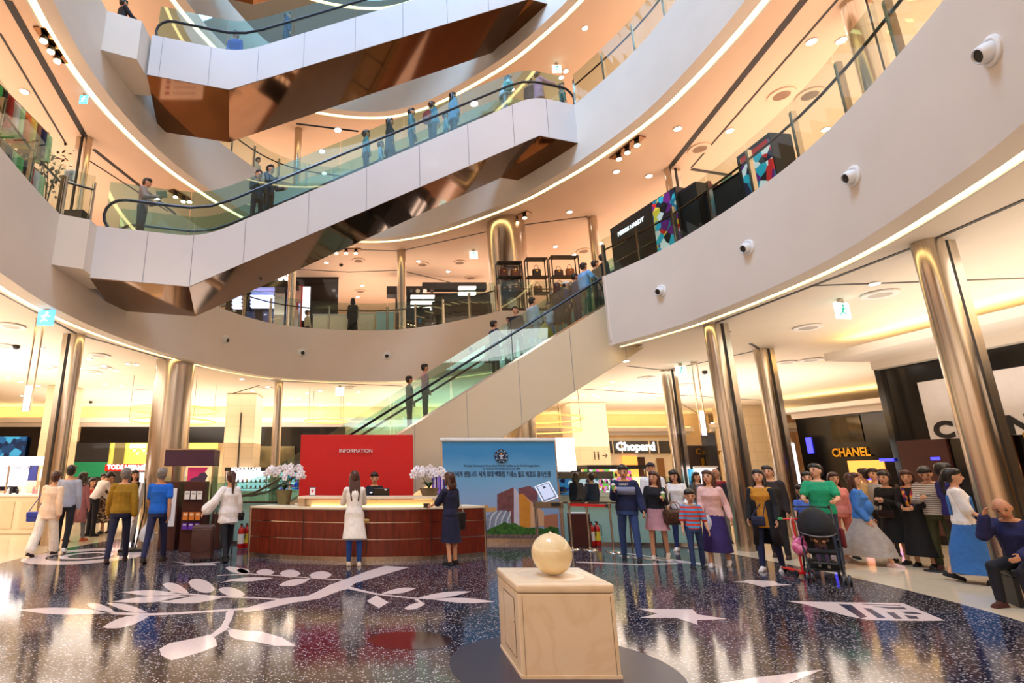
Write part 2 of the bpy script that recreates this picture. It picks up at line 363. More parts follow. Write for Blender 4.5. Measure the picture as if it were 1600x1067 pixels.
# ---- floors
fl = MB(); R0 = offs(RING, .15); fl.prism([tuple(p) for p in R0], -.25, 0.0); fl.build('floor', M_TERR, kind='structure')
slab('floor_marble', R0, -.25, 0.0, M_MARB)
M_C1 = mat('ceiling_ground', (240, 226, 208), .7, build=noisy(.02, .8)); M_C2 = mat('ceiling_peach', (238, 206, 178), .7, build=noisy(.02, .8))
R1 = offs(RING, .30)
def notch_hole(off):
    r = offs(RING, off); return run(A1, A0, r)+[Vector(p) for p in NOTCH[1:]]
LV = [(5.06, 6.92, 7.0, True), (10.96, 12.82, 12.9, False), (16.86, 18.72, 18.8, False), (22.76, 24.6, 24.7, False)]
for i, (zc, zf, zt, nt_) in enumerate(LV):
    hole = notch_hole(.02) if nt_ else offs(RING, .02)
    if nt_:
        r_ = offs(RING, .02); slab('ceiling', run(A1, A0, r_)+[Vector(p) for p in ((7.15, 14.2), (7.15, 17.2), (6.3, 17.35))], zc, zc+.05, M_C1); slab('floor_slab', hole, 6.6, zf, M_C1)
    else: slab('ceiling', hole, zc, zf, M_C2)
    slab('floor_upper', hole, zf, zf+.02, M_MARB)
    # fascia: smooth white parapet band round the opening
    path = (run(A1, A0)) if nt_ else RING+[RING[0]]
    fb = MB().wallstrip(path, zc-.06, zt, .10)
    if nt_: fb.wallstrip([Vector(p) for p in NOTCH]+[RING2[0]], zc+.055, zt, .10)
    fb.build('wall_fascia', M_WHITE, smooth=True, kind='structure')
    # underside lip, cove light and inner lip of the soffit
    def band(name, d0, d1, z, h, m, **kw):
        a = offs(RING, d0); b = offs(RING, d1)
        if nt_: a = run(A1, A0, a); b = run(A1, A0, b)
        else: a = a+[a[0]]; b = b+[b[0]]
        vs = []; fs = []
        for p, q in zip(a, b): vs += [(*p, z), (*q, z), (*q, z+h), (*p, z+h)]
        for j in range(len(a)-1):
            for w in range(4): fs.append([4*j+w, 4*j+(w+1) % 4, 4*j+4+(w+1) % 4, 4*j+4+w])
        return MB().add(vs, fs).build(name, m, **kw)
    band('trim_1', .10, .34, zc-.06, .05, M_WHITE, kind='structure')
    o = band('cove_light', .35, .51, zc-.022, .015, M_COVE)
    tag(o, ['glowing cove light strip under the lowest curved parapet', 'glowing cove light strip under the second curved parapet up', 'glowing cove light strip under the third curved parapet up', 'glowing cove light strip under the topmost curved parapet'][i], 'cove light')
    band('trim_2', .52, .58, zc-.04, .035, M_WHITE, kind='structure')
# roof ring and outer walls
for nm, a, b in (('wall_front', (-26, -10), (26, -10)), ('wall_right', (26, -10), (26, 34)), ('wall_back', (26, 34), (-26, 34)), ('wall_left', (-26, 34), (-26, -10))):
    MB().wallstrip([a, b], -.2, 25, .3).build(nm, M_C2, kind='structure')
# ---- dark tracks in the ceilings
def track(pts, z, w=.07, n=[0]):
    m = MB()
    for a, b in zip(pts, pts[1:]): m.bar((a[0], a[1], z-.004), (b[0], b[1], z-.004), w, .012)
    n[0] += 1; m.build('trim_%d' % (10+n[0]), M_DARK, kind='structure')
CA, CBIG, CB, CC, CD, CE, CF, CGc = (-7.82, 13.13), (-6.62, 16.57), (-4.03, 20.18), (.75, 21.34), (9.69, 17.97), (7.8, 12.18), (10.74, 14.78), (8.35, 7.56)
track([(-7.0, 3.5), CA, CBIG, CB, CC], 5.06)
track([(8.2, 1.5), CGc, CE], 5.06); track([CE, (8.7, 12.9)], 5.06); track([CF, (10.0, 14.1)], 5.06); track([(8.0, 17.2), CD, G(1180, 548, 5.06), CF], 5.06)
track([G(850, 604, 5.06), G(1190, 625, 5.06)], 5.06); track([G(1060, 628, 5.06), G(1130, 672, 4.9)], 5.06, .04)
track([G(356, 617, 5.06), G(405, 602, 5.06)], 5.06); track([G(300, 612, 5.06), G(210, 608, 5.06)], 5.06, .04)
Z2 = 10.96
track([G(12, 0, Z2), G(140, 226, Z2)], Z2, .16); track([G(146, 233, Z2), G(275, 335, Z2)], Z2, .12); track([G(0, 52, Z2), G(104, 226, Z2)], Z2, .05); track([G(115, 235, Z2), G(262, 330, Z2)], Z2, .05)
track([G(1256, 0, Z2), G(1048, 260, Z2)], Z2, .16); track([G(1308, 0, Z2), G(1080, 262, Z2)], Z2, .05)
track([G(1080, 264, Z2), G(1142, 274, Z2)], Z2, .12); track([G(560, 390, Z2), G(625, 392, Z2), G(760, 362, Z2)], Z2, .05); track([G(455, 420, Z2), G(545, 425, Z2), G(625, 422, Z2), G(715, 444, Z2)], Z2, .06)
track([G(812, 352, Z2), G(918, 338, Z2)], Z2, .06); track([G(463, 193, Z2), G(560, 205, Z2)], Z2, .06)
track([G(1490, 5, 5.06), G(1600, 282, 5.06)] if False else [(8.1, 9.5), (12.5, 9.0)], 5.06, .05)

# ================================================================ columns
def column(x, y, r, z0, z1, label, side=1, guide=True, group=None):
    t = thing('column', label, 'column', (x, y, z0), 0, group)
    h = z1-z0
    MB().lathe([(r, 0), (r, h)], n=32 if r < .4 else 48).build('shaft', M_STEEL, t, smooth=True)
    if guide:
        MB().box((side*(r+.02), .02, h/2), (.06, .20, h)).build('shutter_slot', M_DARK, t)
        MB().box((side*(r+.11), .04, h/2), (.12, .24, h)).build('shutter_guide', M_STEEL, t)
    return t
column(*CA, .165, 0, 5.06, 'slim steel column with shutter guide, leftmost on the ground floor', -1)
column(*CBIG, .58, 0, 5.06, 'thick brushed steel column behind the blue t-shirt man', -1, False)
column(*CB, .17, 0, 5.06, 'slim steel column rising behind the white orchids at the desk end', -1, False)
column(*CD, .17, 0, 5.06, 'slim steel column behind the couple with green drinks', 1)
column(*CE, .18, 0, 5.06, 'slim steel column beside the woman with purple skirt and striped boy', 1)
column(*CF, .17, 0, 5.06, 'slim steel column just behind the woman in mustard top', 1)
column(*CGc, .19, 0, 5.06, 'slim steel column behind the seated man', 1)
column(4.68, 18.75, .62, 0, 5.06, 'thick steel column half hidden beneath the lowest escalator', 1, False)
column(-8.5, 13.4, .12, 6.94, 10.96, 'slim bronze column with dark slot behind the pink shirt man upstairs', -1)
column(.75, 21.34, .19, 6.94, 10.96, 'slim steel column rising in front of the black cap display shelves', 1, False)
column(4.68, 18.75, .72, 6.94, 10.96, 'thick steel column behind the handbag rack on the second level', 1, False)
column(7.83, 18.27, .17, 6.94, 10.96, 'slim steel column beside the top of the lowest escalator', 1, False)
column(9.02, 15.0, .15, 6.94, 10.96, 'slim steel column rising behind the black brand kiosk', 1)
column(9.56, 8.86, .19, 6.94, 10.96, 'slim steel column highest at the upper right balustrade', 1)
column(*G(463, 193, Z2), .14, 6.94, 10.96, 'slim bronze column seen above the middle escalator glass', 1, False) if False else column(-3.9, 21.2, .17, 6.94, 10.96, 'slim bronze column beside the striped mannequin display', -1, False)
x_, y_ = G(459, 190, 16.86)
column(-3.9, 21.2, .17, 12.84, 16.86, 'slim bronze column standing above the middle escalator', 1, False)
# stone clad piers
def pier(px, py, w, d, label, z=5.06):
    x, y = G(px, py, z); z = 5.05; t = thing('stone_pier', label, 'pier', (x, y, 0))
    MB().box((0, d/2, z/2), (w, d, z)).build('pier_body', M_STONE, t, bevel=.01); MB().box((0, d/2, .06), (w+.03, d+.03, .12)).build('pier_base', M_STEEL, t); return t
p_ = pier(93, 602, .95, .95, 'beige tiled stone pier just right of the leftmost slim column')
p_ = pier(378, 614, 1.3, 1.3, 'beige tiled stone pier between the thick column and the slim one')
MB().box((.03, -.02, 2.5), (.05, .04, 3.4)).build('track_slot', M_DARK, p_)
p_ = pier(918, 628, 1.75, 1.5, 'beige tiled stone pier with restroom pictograms')
M_ICON = plain((70, 56, 44), .5)
for i, dx in enumerate((.1, .28)):
    pi = MB(); pi.ell((dx, -.012, 2.62), (.035, .012, .035), 10); pi.box((dx, -.012, 2.47), (.07 if i else .05, .012, .2)); pi.box((dx, -.012, 2.33), (.04, .012, .12)); pi.build('restroom_pictogram', M_ICON, p_)
text('lettering', '→', .34, M_ICON, p_, (.6, -.012, 2.46))
pier(1168, 633, 1.9, 1.5, 'wide warm tiled stone pier behind the mustard top woman')

# ================================================================ balustrades
def balustrade(path, z, label, step=1.15, hgl=1.12, name='glass_balustrade', closed=False):
    """glass panels, flat posts and a dark handrail following a plan path (inner side = left of path)"""
    t = thing(name, label, 'balustrade', (path[0][0], path[0][1], z)); o = Vector((path[0][0], path[0][1]))
    P = [Vector(p)-o for p in path]; L = [0]
    for a, b in zip(P, P[1:]): L.append(L[-1]+(b-a).length)
    def pt(s):
        for i in range(len(P)-1):
            if s <= L[i+1]+1e-6: return P[i].lerp(P[i+1], (s-L[i])/max(1e-6, L[i+1]-L[i])), (P[i+1]-P[i]).normalized()
        return P[-1], (P[-1]-P[-2]).normalized()
    n = max(1, round(L[-1]/step)); st = L[-1]/n
    off = .06
    for k in range(n):
        q = []
        for j in range(4):
            p, d = pt(k*st+.012+(st-.024)*j/3); q.append(p+Vector((d.y, -d.x))*off)
        MB().wallstrip(q, .0, hgl, .012).build('glass_panel', M_GLASS, t)
    rl = []; posts = []
    for k in range(n+1):
        p, d = pt(k*st); nn = Vector((d.y, -d.x)); c = p+nn*(off+.06); a = math.atan2(d.y, d.x)
        pk_ = MB().box((c.x, c.y, .49), (.045, .09, .98), a).box((c.x+d.x*.05, c.y+d.y*.05, .49), (.012, .07, .98), a).build('post', M_STEEL, t); posts.append(pk_)
    for k in range(n*2+1): p, d = pt(k*st/2); c = p+Vector((d.y, -d.x))*(off+.15); rl.append((c.x, c.y, .86))
    MB().tube(rl, .026, 8).build('handrail', M_RAIL, t, smooth=True)
    for k in range(0, n+1):
        p, d = pt(k*st); nn = Vector((d.y, -d.x)); a = p+nn*(off+.10); b = p+nn*(off+.15)
        MB().bar((a.x, a.y, .80), (b.x, b.y, .85), .02, .02).build('rail_bracket', M_STEEL, posts[k])
    return t
balustrade(run(64, 147), 7.0, 'long glass balustrade across the back of the second level')
balustrade([Vector((-6.46, 10.70)), Vector((-6.90, 10.38))], 7.0, 'short glass balustrade corner beside the pink shirt man')
balustrade(run(172.5, 214), 7.0, 'glass balustrade before the colourful clothes racks upstairs')
balustrade(run(-72, A0-.3), 7.0, 'glass balustrade before the black brand kiosks on the second level')
balustrade([Vector(p) for p in NOTCH[3:]]+[RING2[0]], 7.0, 'short glass balustrade beside the head of the lowest escalator')
balustrade(run(63, 140), 12.9, 'glass balustrade across the back of the third level')
balustrade(run(174, 200), 12.9, 'glass balustrade with a dark figure behind it on the third level')
balustrade(run(-40, 39), 12.9, 'glass balustrade right of the middle escalator head on the third level')
# ---- side boxes where the escalators leave the left of the ring
def landing_box(z0, z1, x1, y1, label):
    pl = [(-7.3, 10.25), (x1, y1-.55), (x1, y1-.02), (-7.3, y1+.6)]
    MB().prism(pl, z0, z1).build('wall_landing', M_WHITE, kind='structure')
MB().prism([(-7.2, 10.36), (-6.93, 10.36), (-6.42, 10.62), (-6.46, 11.9), (-7.3, 11.8)], 5.84, 6.99).build('wall_landing', M_WHITE, kind='structure')
MB().prism([(-7.2, 10.9), (-6.93, 10.95), (-6.22, 11.25), (-6.25, 12.6), (-7.3, 12.5)], 11.72, 12.89).build('wall_landing', M_WHITE, kind='structure')

# ================================================================ escalators
def escalator(label, P0, ang_deg, W, top, bot, ends, lane, seams, bal, gl, near_m, soff_m, hr_end=(-.2, 0), base=0.0, far_glow=False):
    """profile in (s, z) along the run; near face at w=0, depth W away from the viewer"""
    t = thing('escalator', label, 'escalator', (P0[0], P0[1], base), R(ang_deg))
    def prof_poly(T, B): return T+B[::-1]
    def side(w0, th, m, name):
        pl = prof_poly(top, bot); n = len(pl); vs = [(s, w0, z) for s, z in pl]+[(s, w0+th, z) for s, z in pl]
        fs = [[i, (i+1) % n, (i+1) % n+n, i+n] for i in range(n)]
        for tr in tessellate_polygon([[Vector((s, z, 0)) for s, z in pl]]): fs += [list(tr), [i+n for i in tr[::-1]]]
        return MB().add(vs, fs).build(name, m, t)
    side(0, .06, near_m, 'side_panel'); side(W-.06, .06, near_m, 'side_panel')
    def zt(s, T=top):
        for a, b in zip(T, T[1:]):
            if a[0] <= s <= b[0]: return a[1]+(b[1]-a[1])*(s-a[0])/max(1e-6, b[0]-a[0])
        return T[0][1] if s < T[0][0] else T[-1][1]
    vs = []; fs = []
    for s, z in bot: vs += [(s, .02, z-.01), (s, W-.02, z-.01), (s, W-.02, z+.05), (s, .02, z+.05)]
    for i in range(len(bot)-1):
        for j in range(4): fs.append([4*i+j, 4*i+(j+1) % 4, 4*i+4+(j+1) % 4, 4*i+4+j])
    fs += [[0, 1, 2, 3], [4*len(bot)-1-j for j in range(4)]]
    MB().add(vs, fs).build('soffit', soff_m, t)
    for s in seams: zb = zt(s, bot); MB().box((s, -.003, (zt(s)+zb)/2), (.012, .01, zt(s)-zb-.02)).build('panel_seam', plain((150, 146, 150), .5), t)
    # truss ends
    e = MB(); e.box((top[0][0]+.03, W/2, (top[0][1]+bot[0][1])/2), (.06, W-.1, abs(top[0][1]-bot[0][1]))); e.box((top[-1][0]-.03, W/2, (top[-1][1]+bot[-1][1])/2), (.06, W-.1, top[-1][1]-bot[-1][1])); e.build('end_panel', near_m, t)
    # inner decking, steps
    w0, w1 = lane; s0, s1 = top[0][0], top[-1][0]; za, zb_ = top[0][1], top[-1][1]
    st = MB(); s_ = s0+.9
    deck = MB(); N_ = 60
    for (wa, wb) in ((.06, w0), (w1, W-.06)):
        vs = []; fs = []
        for i in range(N_+1): s = s0+(s1-s0)*i/N_; z = zt(s)-.02; vs += [(s, wa, z-.05), (s, wb, z-.05), (s, wb, z), (s, wa, z)]
        for i in range(N_):
            for j in range(4): fs.append([4*i+j, 4*i+(j+1) % 4, 4*i+4+(j+1) % 4, 4*i+4+j])
        deck.add(vs, fs)
    deck.build('deck', M_CHROME, t)
    dz = .20; run_ = [s for s in [s0+.001+i*(s1-s0)/400 for i in range(400)]]
    nst = max(2, int((zb_-za)/dz)); 
    st.box(((s0+lane_s[0])/2 if False else s0+.6, (w0+w1)/2, za+.01), (1.2, w1-w0, .04))
    for k in range(nst):
        zz = za+(k+.5)*dz; s = next((q for q in run_ if zt(q) >= zz), s1); st.box((s+.05, (w0+w1)/2, zz-.14+.05), (.42, w1-w0, .24))
    st.box((s1-.5, (w0+w1)/2, zb_+.01), (1.2, w1-w0, .04)); st.build('steps', M_STEEL, t)
    # glass and rails
    gm = gl; hb = bal
    for side_i, w in enumerate((w0-.08, w1+.08)):
        k = max(2, round((s1-s0)/1.9)); 
        for i in range(k):
            a = s0+hr_end[0]+.25+(s1-s0-hr_end[0]-.3)*i/k; b = s0+hr_end[0]+.25+(s1-s0-hr_end[0]-.3)*(i+1)/k-.02; q = [a+(b-a)*j/6 for j in range(7)]; vs = []; fs = []
            for s in q: vs += [(s, w, zt(s)-.03), (s, w+.014, zt(s)-.03), (s, w+.014, zt(s)+hb), (s, w, zt(s)+hb)]
            for j in range(6):
                for x in range(4): fs.append([4*j+x, 4*j+(x+1) % 4, 4*j+4+(x+1) % 4, 4*j+4+x])
            fs += [[0, 1, 2, 3], [27-x for x in range(4)]]
            MB().add(vs, fs).build('glass_panel', gm, t)
        hs = []
        H = .92; se = s0+hr_end[0]+.45; r = H/2-.02
        for i in range(9): a = PI*1.5-PI*i/8; hs.append((se+.2+r*math.cos(a), w, za+.02+r+r*math.sin(a)))
        n = 26
        for i in range(1, n+1): s = se+.2+(s1-.35-se)*i/n; hs.append((s, w, zt(s)+H-.02))
        hs2 = []
        for i in range(9): a = PI/2-PI*i/8; hs2.append((s1-.15+r*math.cos(a), w, zb_+.02+r+r*math.sin(a)))
        MB().tube(hs+hs2, .036, 8).build('handrail', M_RUBBER, t, smooth=True)
        sk = MB(); vs = []; fs = []
        for i in range(N_+1): s = s0+.5+(s1-s0-1)*i/N_; z = zt(s); vs += [(s, w-.02, z-.02), (s, w+.03, z-.02), (s, w+.03, z+.10), (s, w-.02, z+.10)]
        for i in range(N_):
            for j in range(4): fs.append([4*i+j, 4*i+(j+1) % 4, 4*i+4+(j+1) % 4, 4*i+4+j])
        MB().add(vs, fs).build('skirt', M_CHROME, t)
    return t, zt
lane_s = [0, 0]
def curve_top(za, zb, sa, sb, s0, s1, k=5, r=.55):
    """flat - incline - flat with eased bends"""
    m = (zb-za)/(sb-sa); T = [(s0, za)]
    for i in range(k+1): u = i/k; T.append((sa-r+2*r*u, za+m*r*u*u))
    for i in range(k+1): u = i/k; T.append((sb-r+2*r*u, zb-m*r*(1-u)*(1-u)))
    T.append((s1, zb)); return T
ANG2 = math.degrees(math.atan2(3.49, 12.33))
T2 = curve_top(0.02, 5.92, 2.25, 11.45, 0, 12.95); B2 = [(0, -1.22), (2.05, -1.22), (11.57, 4.55), (12.95, 4.55)]
E2, zt2 = escalator('middle escalator with a white panel side and a bronze mirror underside, people riding up', (-6.43, 10.93), ANG2, 2.45, T2, B2, None, (.45, 1.65), [1.06, 2.05, 3.2, 4.7, 6.2, 7.7, 9.2, 10.7, 11.9], 1.32, M_GLASSB, M_PANEL, M_BRONZE, base=6.98)
E3, zt3 = escalator('upper escalator with a pale blue-lit panel side and dark bronze underside', (-6.15, 11.70), ANG2, 2.45, T2, B2, None, (.45, 1.65), [.28, 1.5, 2.75, 4.0, 5.5, 7.0, 8.5, 10.0], 1.32, M_GLASSB, M_PANEL, M_BRONZE, base=12.88)
E4, zt4 = escalator('topmost escalator, only its bronze underside peeping in at the top', (-5.9, 12.3), ANG2, 2.45, T2, B2, None, (.45, 1.65), [1.5, 3.0], 1.32, M_GLASSB, M_PANEL, M_BRONZE, base=18.78)
ANG1 = math.degrees(math.atan2(-.1, 1))
# lowest escalator: s=0 at X=-5.3
T1 = curve_top(0.03, 7.0, 1.37, 12.85, 0, 14.6); B1 = [(0, -.02), (1.3, -.02), (4.35, -.015), (14.6, 6.22)]
E1, zt1 = escalator('lowest escalator with a beige panel side and green-tinted glass, crowded near its top', (-5.3, 15.86), ANG1, 2.2, T1, B1, None, (.40, 1.60), [6.2, 7.7, 9.2, 10.7, 12.2], 1.32, M_GLASSB, mat('beige_panel', (222, 202, 168), .3, spec=.6, build=noisy(.02, 1)), M_PANEL)
def on_esc(P0, a, base, zt, s, w, lane_off=0.0):
    c, n = math.cos(R(a)), math.sin(R(a)); return (P0[0]+c*s-n*w, P0[1]+n*s+c*w, base+zt(s)+.05)
def esc_px(px, P0, a, w):
    """distance along an escalator lane seen at image column px (lane centre at height of the rider)"""
    return None

# ================================================================ floor inlays
def inlay(polys, z=.0015, m=None, name='floor_inlay'):
    mb = MB()
    for pl in polys:
        g = [G(x, y) for x, y in pl]; mb.prism(g, -.01, z)
    return mb.build(name, m or M_INLAY, kind='structure')
def leaf(a, b, h, n=8, fat=1.0):
    """lens between pixels a and b, half width h pixels"""
    up = []; dn = []
    for i in range(n+1):
        t = i/n; w = h*math.sin(PI*t)**fat; x = a[0]+(b[0]-a[0])*t; y = a[1]+(b[1]-a[1])*t; up.append((x, y-w)); dn.append((x, y+w))
    return up+dn[-2:0:-1]
def stroke(pts, w):
    """a line of width w metres on the floor through pixel points, as quads"""
    g = [Vector(G(*p)) for p in pts]; ws = w if isinstance(w, list) else [w]*len(g); L_ = []; R_ = []
    for i, p in enumerate(g):
        d = (g[min(i+1, len(g)-1)]-g[max(i-1, 0)]).normalized(); n = Vector((-d.y, d.x))*ws[i]/2; L_.append(tuple(p+n)); R_.append(tuple(p-n))
    return L_+R_[::-1]
br = [[(602, 884), (638, 886.5), (592.5, 900), (555, 911), (543.7, 920), (530, 923), (500, 935), (455, 942), (405, 954), (380, 957), (380, 951), (412, 942), (440, 935), (480, 931), (492, 926), (515, 914), (540, 905), (575, 892)],
      leaf((26, 953), (175, 957), 5.5), leaf((135, 944), (179, 956), 6, fat=.6), leaf((166, 942), (231, 957), 5), leaf((160, 980), (232, 963), 8, fat=.8), leaf((191, 925), (292, 929), 4.5), leaf((175, 940), (298, 932), 5),
      leaf((248, 940), (347, 934), 5.5), leaf((254, 913), (295, 926), 7.5, fat=.7), leaf((294, 910), (336, 920), 10, fat=.55), leaf((341, 921), (383, 929), 7, fat=.6), leaf((352, 887), (390, 895), 4.5, fat=.5),
      [(268, 1032), (252, 1024), (249, 1014), (265, 1005), (300, 998), (331, 991), (338, 1001), (339, 1009), (320, 1017), (290, 1026)],
      [(355, 982), (380, 985), (410, 987), (440, 996), (462, 1009), (430, 1009), (400, 1003), (370, 999), (359, 994)],
      [(362, 951), (366, 956), (362, 968), (356, 978), (361, 983), (352, 985), (335, 995), (330, 991), (345, 979), (352, 966), (353, 957)],
      leaf((400, 894), (429, 894), 5, fat=.6), leaf((437, 896), (470, 896), 6, fat=.6), leaf((483, 899), (519, 898), 6, fat=.6), leaf((370, 891), (391, 893), 4, fat=.6), leaf((436, 914), (482, 906), 5, fat=.7), leaf((352, 907), (427, 903), 3.2),
      leaf((597, 927), (650, 919), 4, fat=.8), [(588, 930), (573, 939), (592, 950), (607, 941)], leaf((650, 935), (736, 924), 4.2), leaf((675, 936), (773, 940), 4), leaf((632, 951), (664, 943), 4.5, fat=.7),
      [(1082, 1074), (1180, 1059), (1284, 1046), (1265, 1055), (1215, 1074)]]
mb = MB()
for pl in br: mb.prism([G(*p) for p in pl], -.01, .0015)
for pts, w in (([(175, 958), (232, 960), (262, 959), (330, 955), (385, 951)], .10), ([(290, 928), (340, 932), (400, 934), (450, 937)], .07), ([(340, 899), (390, 896.5), (460, 901), (545, 907)], .055),
               ([(345, 910), (390, 903)], .04), ([(540, 917), (560, 922), (588, 928), (640, 934), (700, 937)], [.14, .09, .07, .05, .04]), ([(480, 906), (484, 902)], .05), ([(650, 936), (660, 943)], .05)):
    mb.prism(stroke(pts, w), -.01, .0018)
mb.build('floor_inlay', M_INLAY, kind='structure')
inlay([[(998, 951), (1082, 952), (1090, 960), (1136, 967), (1089, 969), (1090, 976), (1056, 965), (998, 965.6), (1028, 959)]])
inlay([[(1145, 909), (1162, 908), (1166, 906), (1210, 908), (1216, 911.6), (1237, 914), (1208, 915), (1192, 917), (1182, 914), (1168, 910.5)]])
inlay([[(270, 877.5), (300, 880), (320, 879), (348, 877.5), (332, 880), (339, 883), (285, 883.5), (292, 880.5)]])
lg = MB()
for pl in [[(1229.5, 939), (1320, 941), (1412, 942.5), (1476, 969.5), (1440, 970), (1360, 969), (1325, 962.5), (1282, 951), (1257, 944)]]: lg.prism([G(*p) for p in pl], -.01, .0015)
lg.build('floor_inlay', M_INLAY, kind='structure')
inlay([[(1310, 944), (1330, 945), (1355, 964), (1345, 966)], [(1349, 950), (1361, 951), (1385, 966), (1372, 966)], [(1384, 956), (1397, 957), (1410, 967), (1399, 967)], [(1413, 961), (1432, 963), (1436, 967), (1421, 967)],
       [(1346, 943.6), (1406, 945.4), (1408, 946.8), (1352, 945)], [(1362, 947.4), (1412, 948.6), (1418, 952), (1392, 951.5)], [(1408, 956), (1426, 956), (1441, 959), (1440, 960), (1416, 959)]], .0022, M_INLAY_D)
def disc(px, py, r, m, r0=0, z=.0012, wob=0):
    x, y = G(px, py); n = 48; pl = [(x+math.cos(2*PI*i/n)*r, y+math.sin(2*PI*i/n)*r*(1+wob)) for i in range(n)]
    if not r0: return MB().prism(pl, -.01, z).build('floor_inlay', m, kind='structure')
    mb = MB(); q = [(x+math.cos(2*PI*i/n)*r0, y+math.sin(2*PI*i/n)*r0) for i in range(n)]
    mb.add([(*p, z) for p in pl]+[(*p, z) for p in q], [[i, (i+1) % n, n+(i+1) % n, n+i] for i in range(n)]); return mb.build('floor_inlay', m, kind='structure')
disc(136, 868, 1.12, M_INLAY, .72); disc(136, 868, .5, M_INLAY, .34)
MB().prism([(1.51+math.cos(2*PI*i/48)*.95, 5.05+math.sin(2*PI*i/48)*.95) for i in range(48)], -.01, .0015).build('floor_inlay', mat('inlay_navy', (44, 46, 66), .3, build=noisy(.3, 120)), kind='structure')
M_T2 = mat('terrazzo_brown', (58, 36, 34), .08, build=noisy(.5, 90)); 
disc(640, 1000, .42, M_T2, z=.001, wob=-.3)
crk = MB()
for i in range(9):   # pale lettering-like scroll inlay before the walking couples
    x0 = 965+i*17; crk.prism([G(*p) for p in leaf((x0, 868+i*1.6), (x0+26, 871+i*1.7), 1.5)], -.01, .0015)
crk.prism(stroke([(900, 878), (1000, 882), (1060, 880)], .12), -.01, .0015); crk.prism(stroke([(960, 862), (1050, 874), (1110, 884)], .12), -.01, .0016)
crk.build('floor_inlay', M_INLAY, kind='structure')
# ================================================================ shop fronts round the ground floor
M_CREAM = plain((236, 220, 190), .5); M_WH = plain((238, 236, 234), .4); M_GOLD = mat('gold', (222, 170, 60), .25, 1.0, build=noisy(.05, 6))
M_GREEN = plain((20, 150, 104), .5); M_PURP = plain((62, 18, 56), .45); M_NAVY = plain((20, 26, 60), .4); M_WALLW = plain((232, 206, 170), .6)
M_SCR_B = mat('screen_blue', (40, 110, 160), .3, emis=1.0, build=f_patches([(18, 40, 70), (30, 90, 140), (60, 150, 190), (20, 60, 100)], 3))
M_WGLOW = glow((255, 250, 246), 3.0); M_WGLOW2 = glow((250, 244, 255), 1.6); M_YGLOW = glow((226, 206, 90), .8); M_BGLOW = glow((60, 60, 255), 2.5); M_OGLOW = glow((240, 160, 70), 1.2)
def fr(x0, y0, x1, y1, Y):
    """pixel rectangle -> x range and z range on a wall facing the viewer at depth Y"""
    ym = (y0+y1)/2; a = AY(x0, ym, Y); b = AY(x1, ym, Y); return a[0], b[0], AY((x0+x1)/2, y1, Y)[2], AY((x0+x1)/2, y0, Y)[2]
def slabf(mb, x0, y0, x1, y1, Y, th=.05, ox=0, oy=0, oz=0):
    a, b, c, d = fr(x0, y0, x1, y1, Y); return mb.box(((a+b)/2-ox, Y+th/2-oy, (c+d)/2-oz), (b-a, th, d-c))
def panelf(name, x0, y0, x1, y1, Y, m, parent, th=.05): return slabf(MB(), x0, y0, x1, y1, Y, th, *parent.location).build(name, m, parent)
def textf(s, px, py, Y, size, m, parent, **kw):
    x, y, z = AY(px, py, Y); l = parent.location; return text('lettering', s, size, m, parent, (x-l[0], y-l[1], z-l[2]), **kw)
# continuous back wall band with a cove above it
YB = 28.0
def cove_shelf(P, Q, z, label, out=.7, h=.24):
    P, Q = Vector(P), Vector(Q); t = thing('cove_cornice', label, 'cornice', (P.x, P.y, z)); d = (Q-P); L_ = d.length; t.rotation_euler = (0, 0, math.atan2(d.y, d.x))
    MB().box((L_/2, -out/2, 0), (L_, out, h)).box((L_/2, -.1, -.2), (L_, .25, .22)).build('cornice_body', M_WHITE, t)
    MB().box((L_/2, -out*.45, h/2+.02), (L_, .12, .02)).build('light_strip', glow((255, 222, 150), 22.0), t); return t
cove_shelf((-24, YB), (-.5, YB), 4.28, 'long cornice with cove light above the black shop band')
cove_shelf((1.0, YB), (7.0, YB), 4.28, 'cornice with cove light behind the lowest escalator')
MB().box((-12, YB+.4, 2.55), (25, .2, 5.1)).build('wall_back', M_WALLW, kind='structure')
MB().box((4, YB+.4, 2.55), (7, .2, 5.1)).build('wall_back', M_WALLW, kind='structure')
def shop(label, x, y, name='shop_front', cat='shop front', rz=0): return thing(name, label, cat, (x, y, 0), rz)
s = shop('black shop band with a blue picture screen, far end by the beige stone pier', -20, YB)
MB().box((0, -.06, 3.1), (7.4, .3, 2.0)).build('fascia_band', M_BLACK, s); MB().box((0, .05, 1.05), (7.4, .2, 2.1)).build('shop_wall', M_NAVY, s)
panelf('picture_screen', -12, 682, 40, 712, YB-.4, M_SCR_B, s); mb = MB(); mb.ell((-6.0+20-1.0, -.45, 0), (.1, .02, .1)) if False else None
s = shop('black shop band over green and dark hoardings beside the red signed shop', -9.5, YB)
MB().box((-2.15, -.06, 3.63), (8.1, .3, .95)).build('fascia_band', M_BLACK, s)
panelf('dark_hoarding', 112, 690, 170, 722, YB-.2, plain((40, 40, 44), .4), s); panelf('green_hoarding', 108, 722, 166, 745, YB-.25, M_GREEN, s); MB().box((-3.4, -.1, 1.0), (5.0, .1, 2.0)).build('hoarding_base', plain((60, 54, 50), .5), s)
panelf('glowing_wall', 166, 690, 240, 726, YB, M_YGLOW, s); panelf('glowing_wall', 296, 692, 340, 712, YB, M_YGLOW, s); panelf('inner_pillar', 178, 688, 194, 726, YB-.2, plain((120, 110, 70), .5), s)
for i in range(6): panelf('ceiling_lamp', 203+i*5, 697+(i % 3)*5, 206+i*5, 700+(i % 3)*5, YB-.3, M_WGLOW, s)
panelf('lamp_row', 203, 694, 228, 699, YB-.25, M_WGLOW, s)
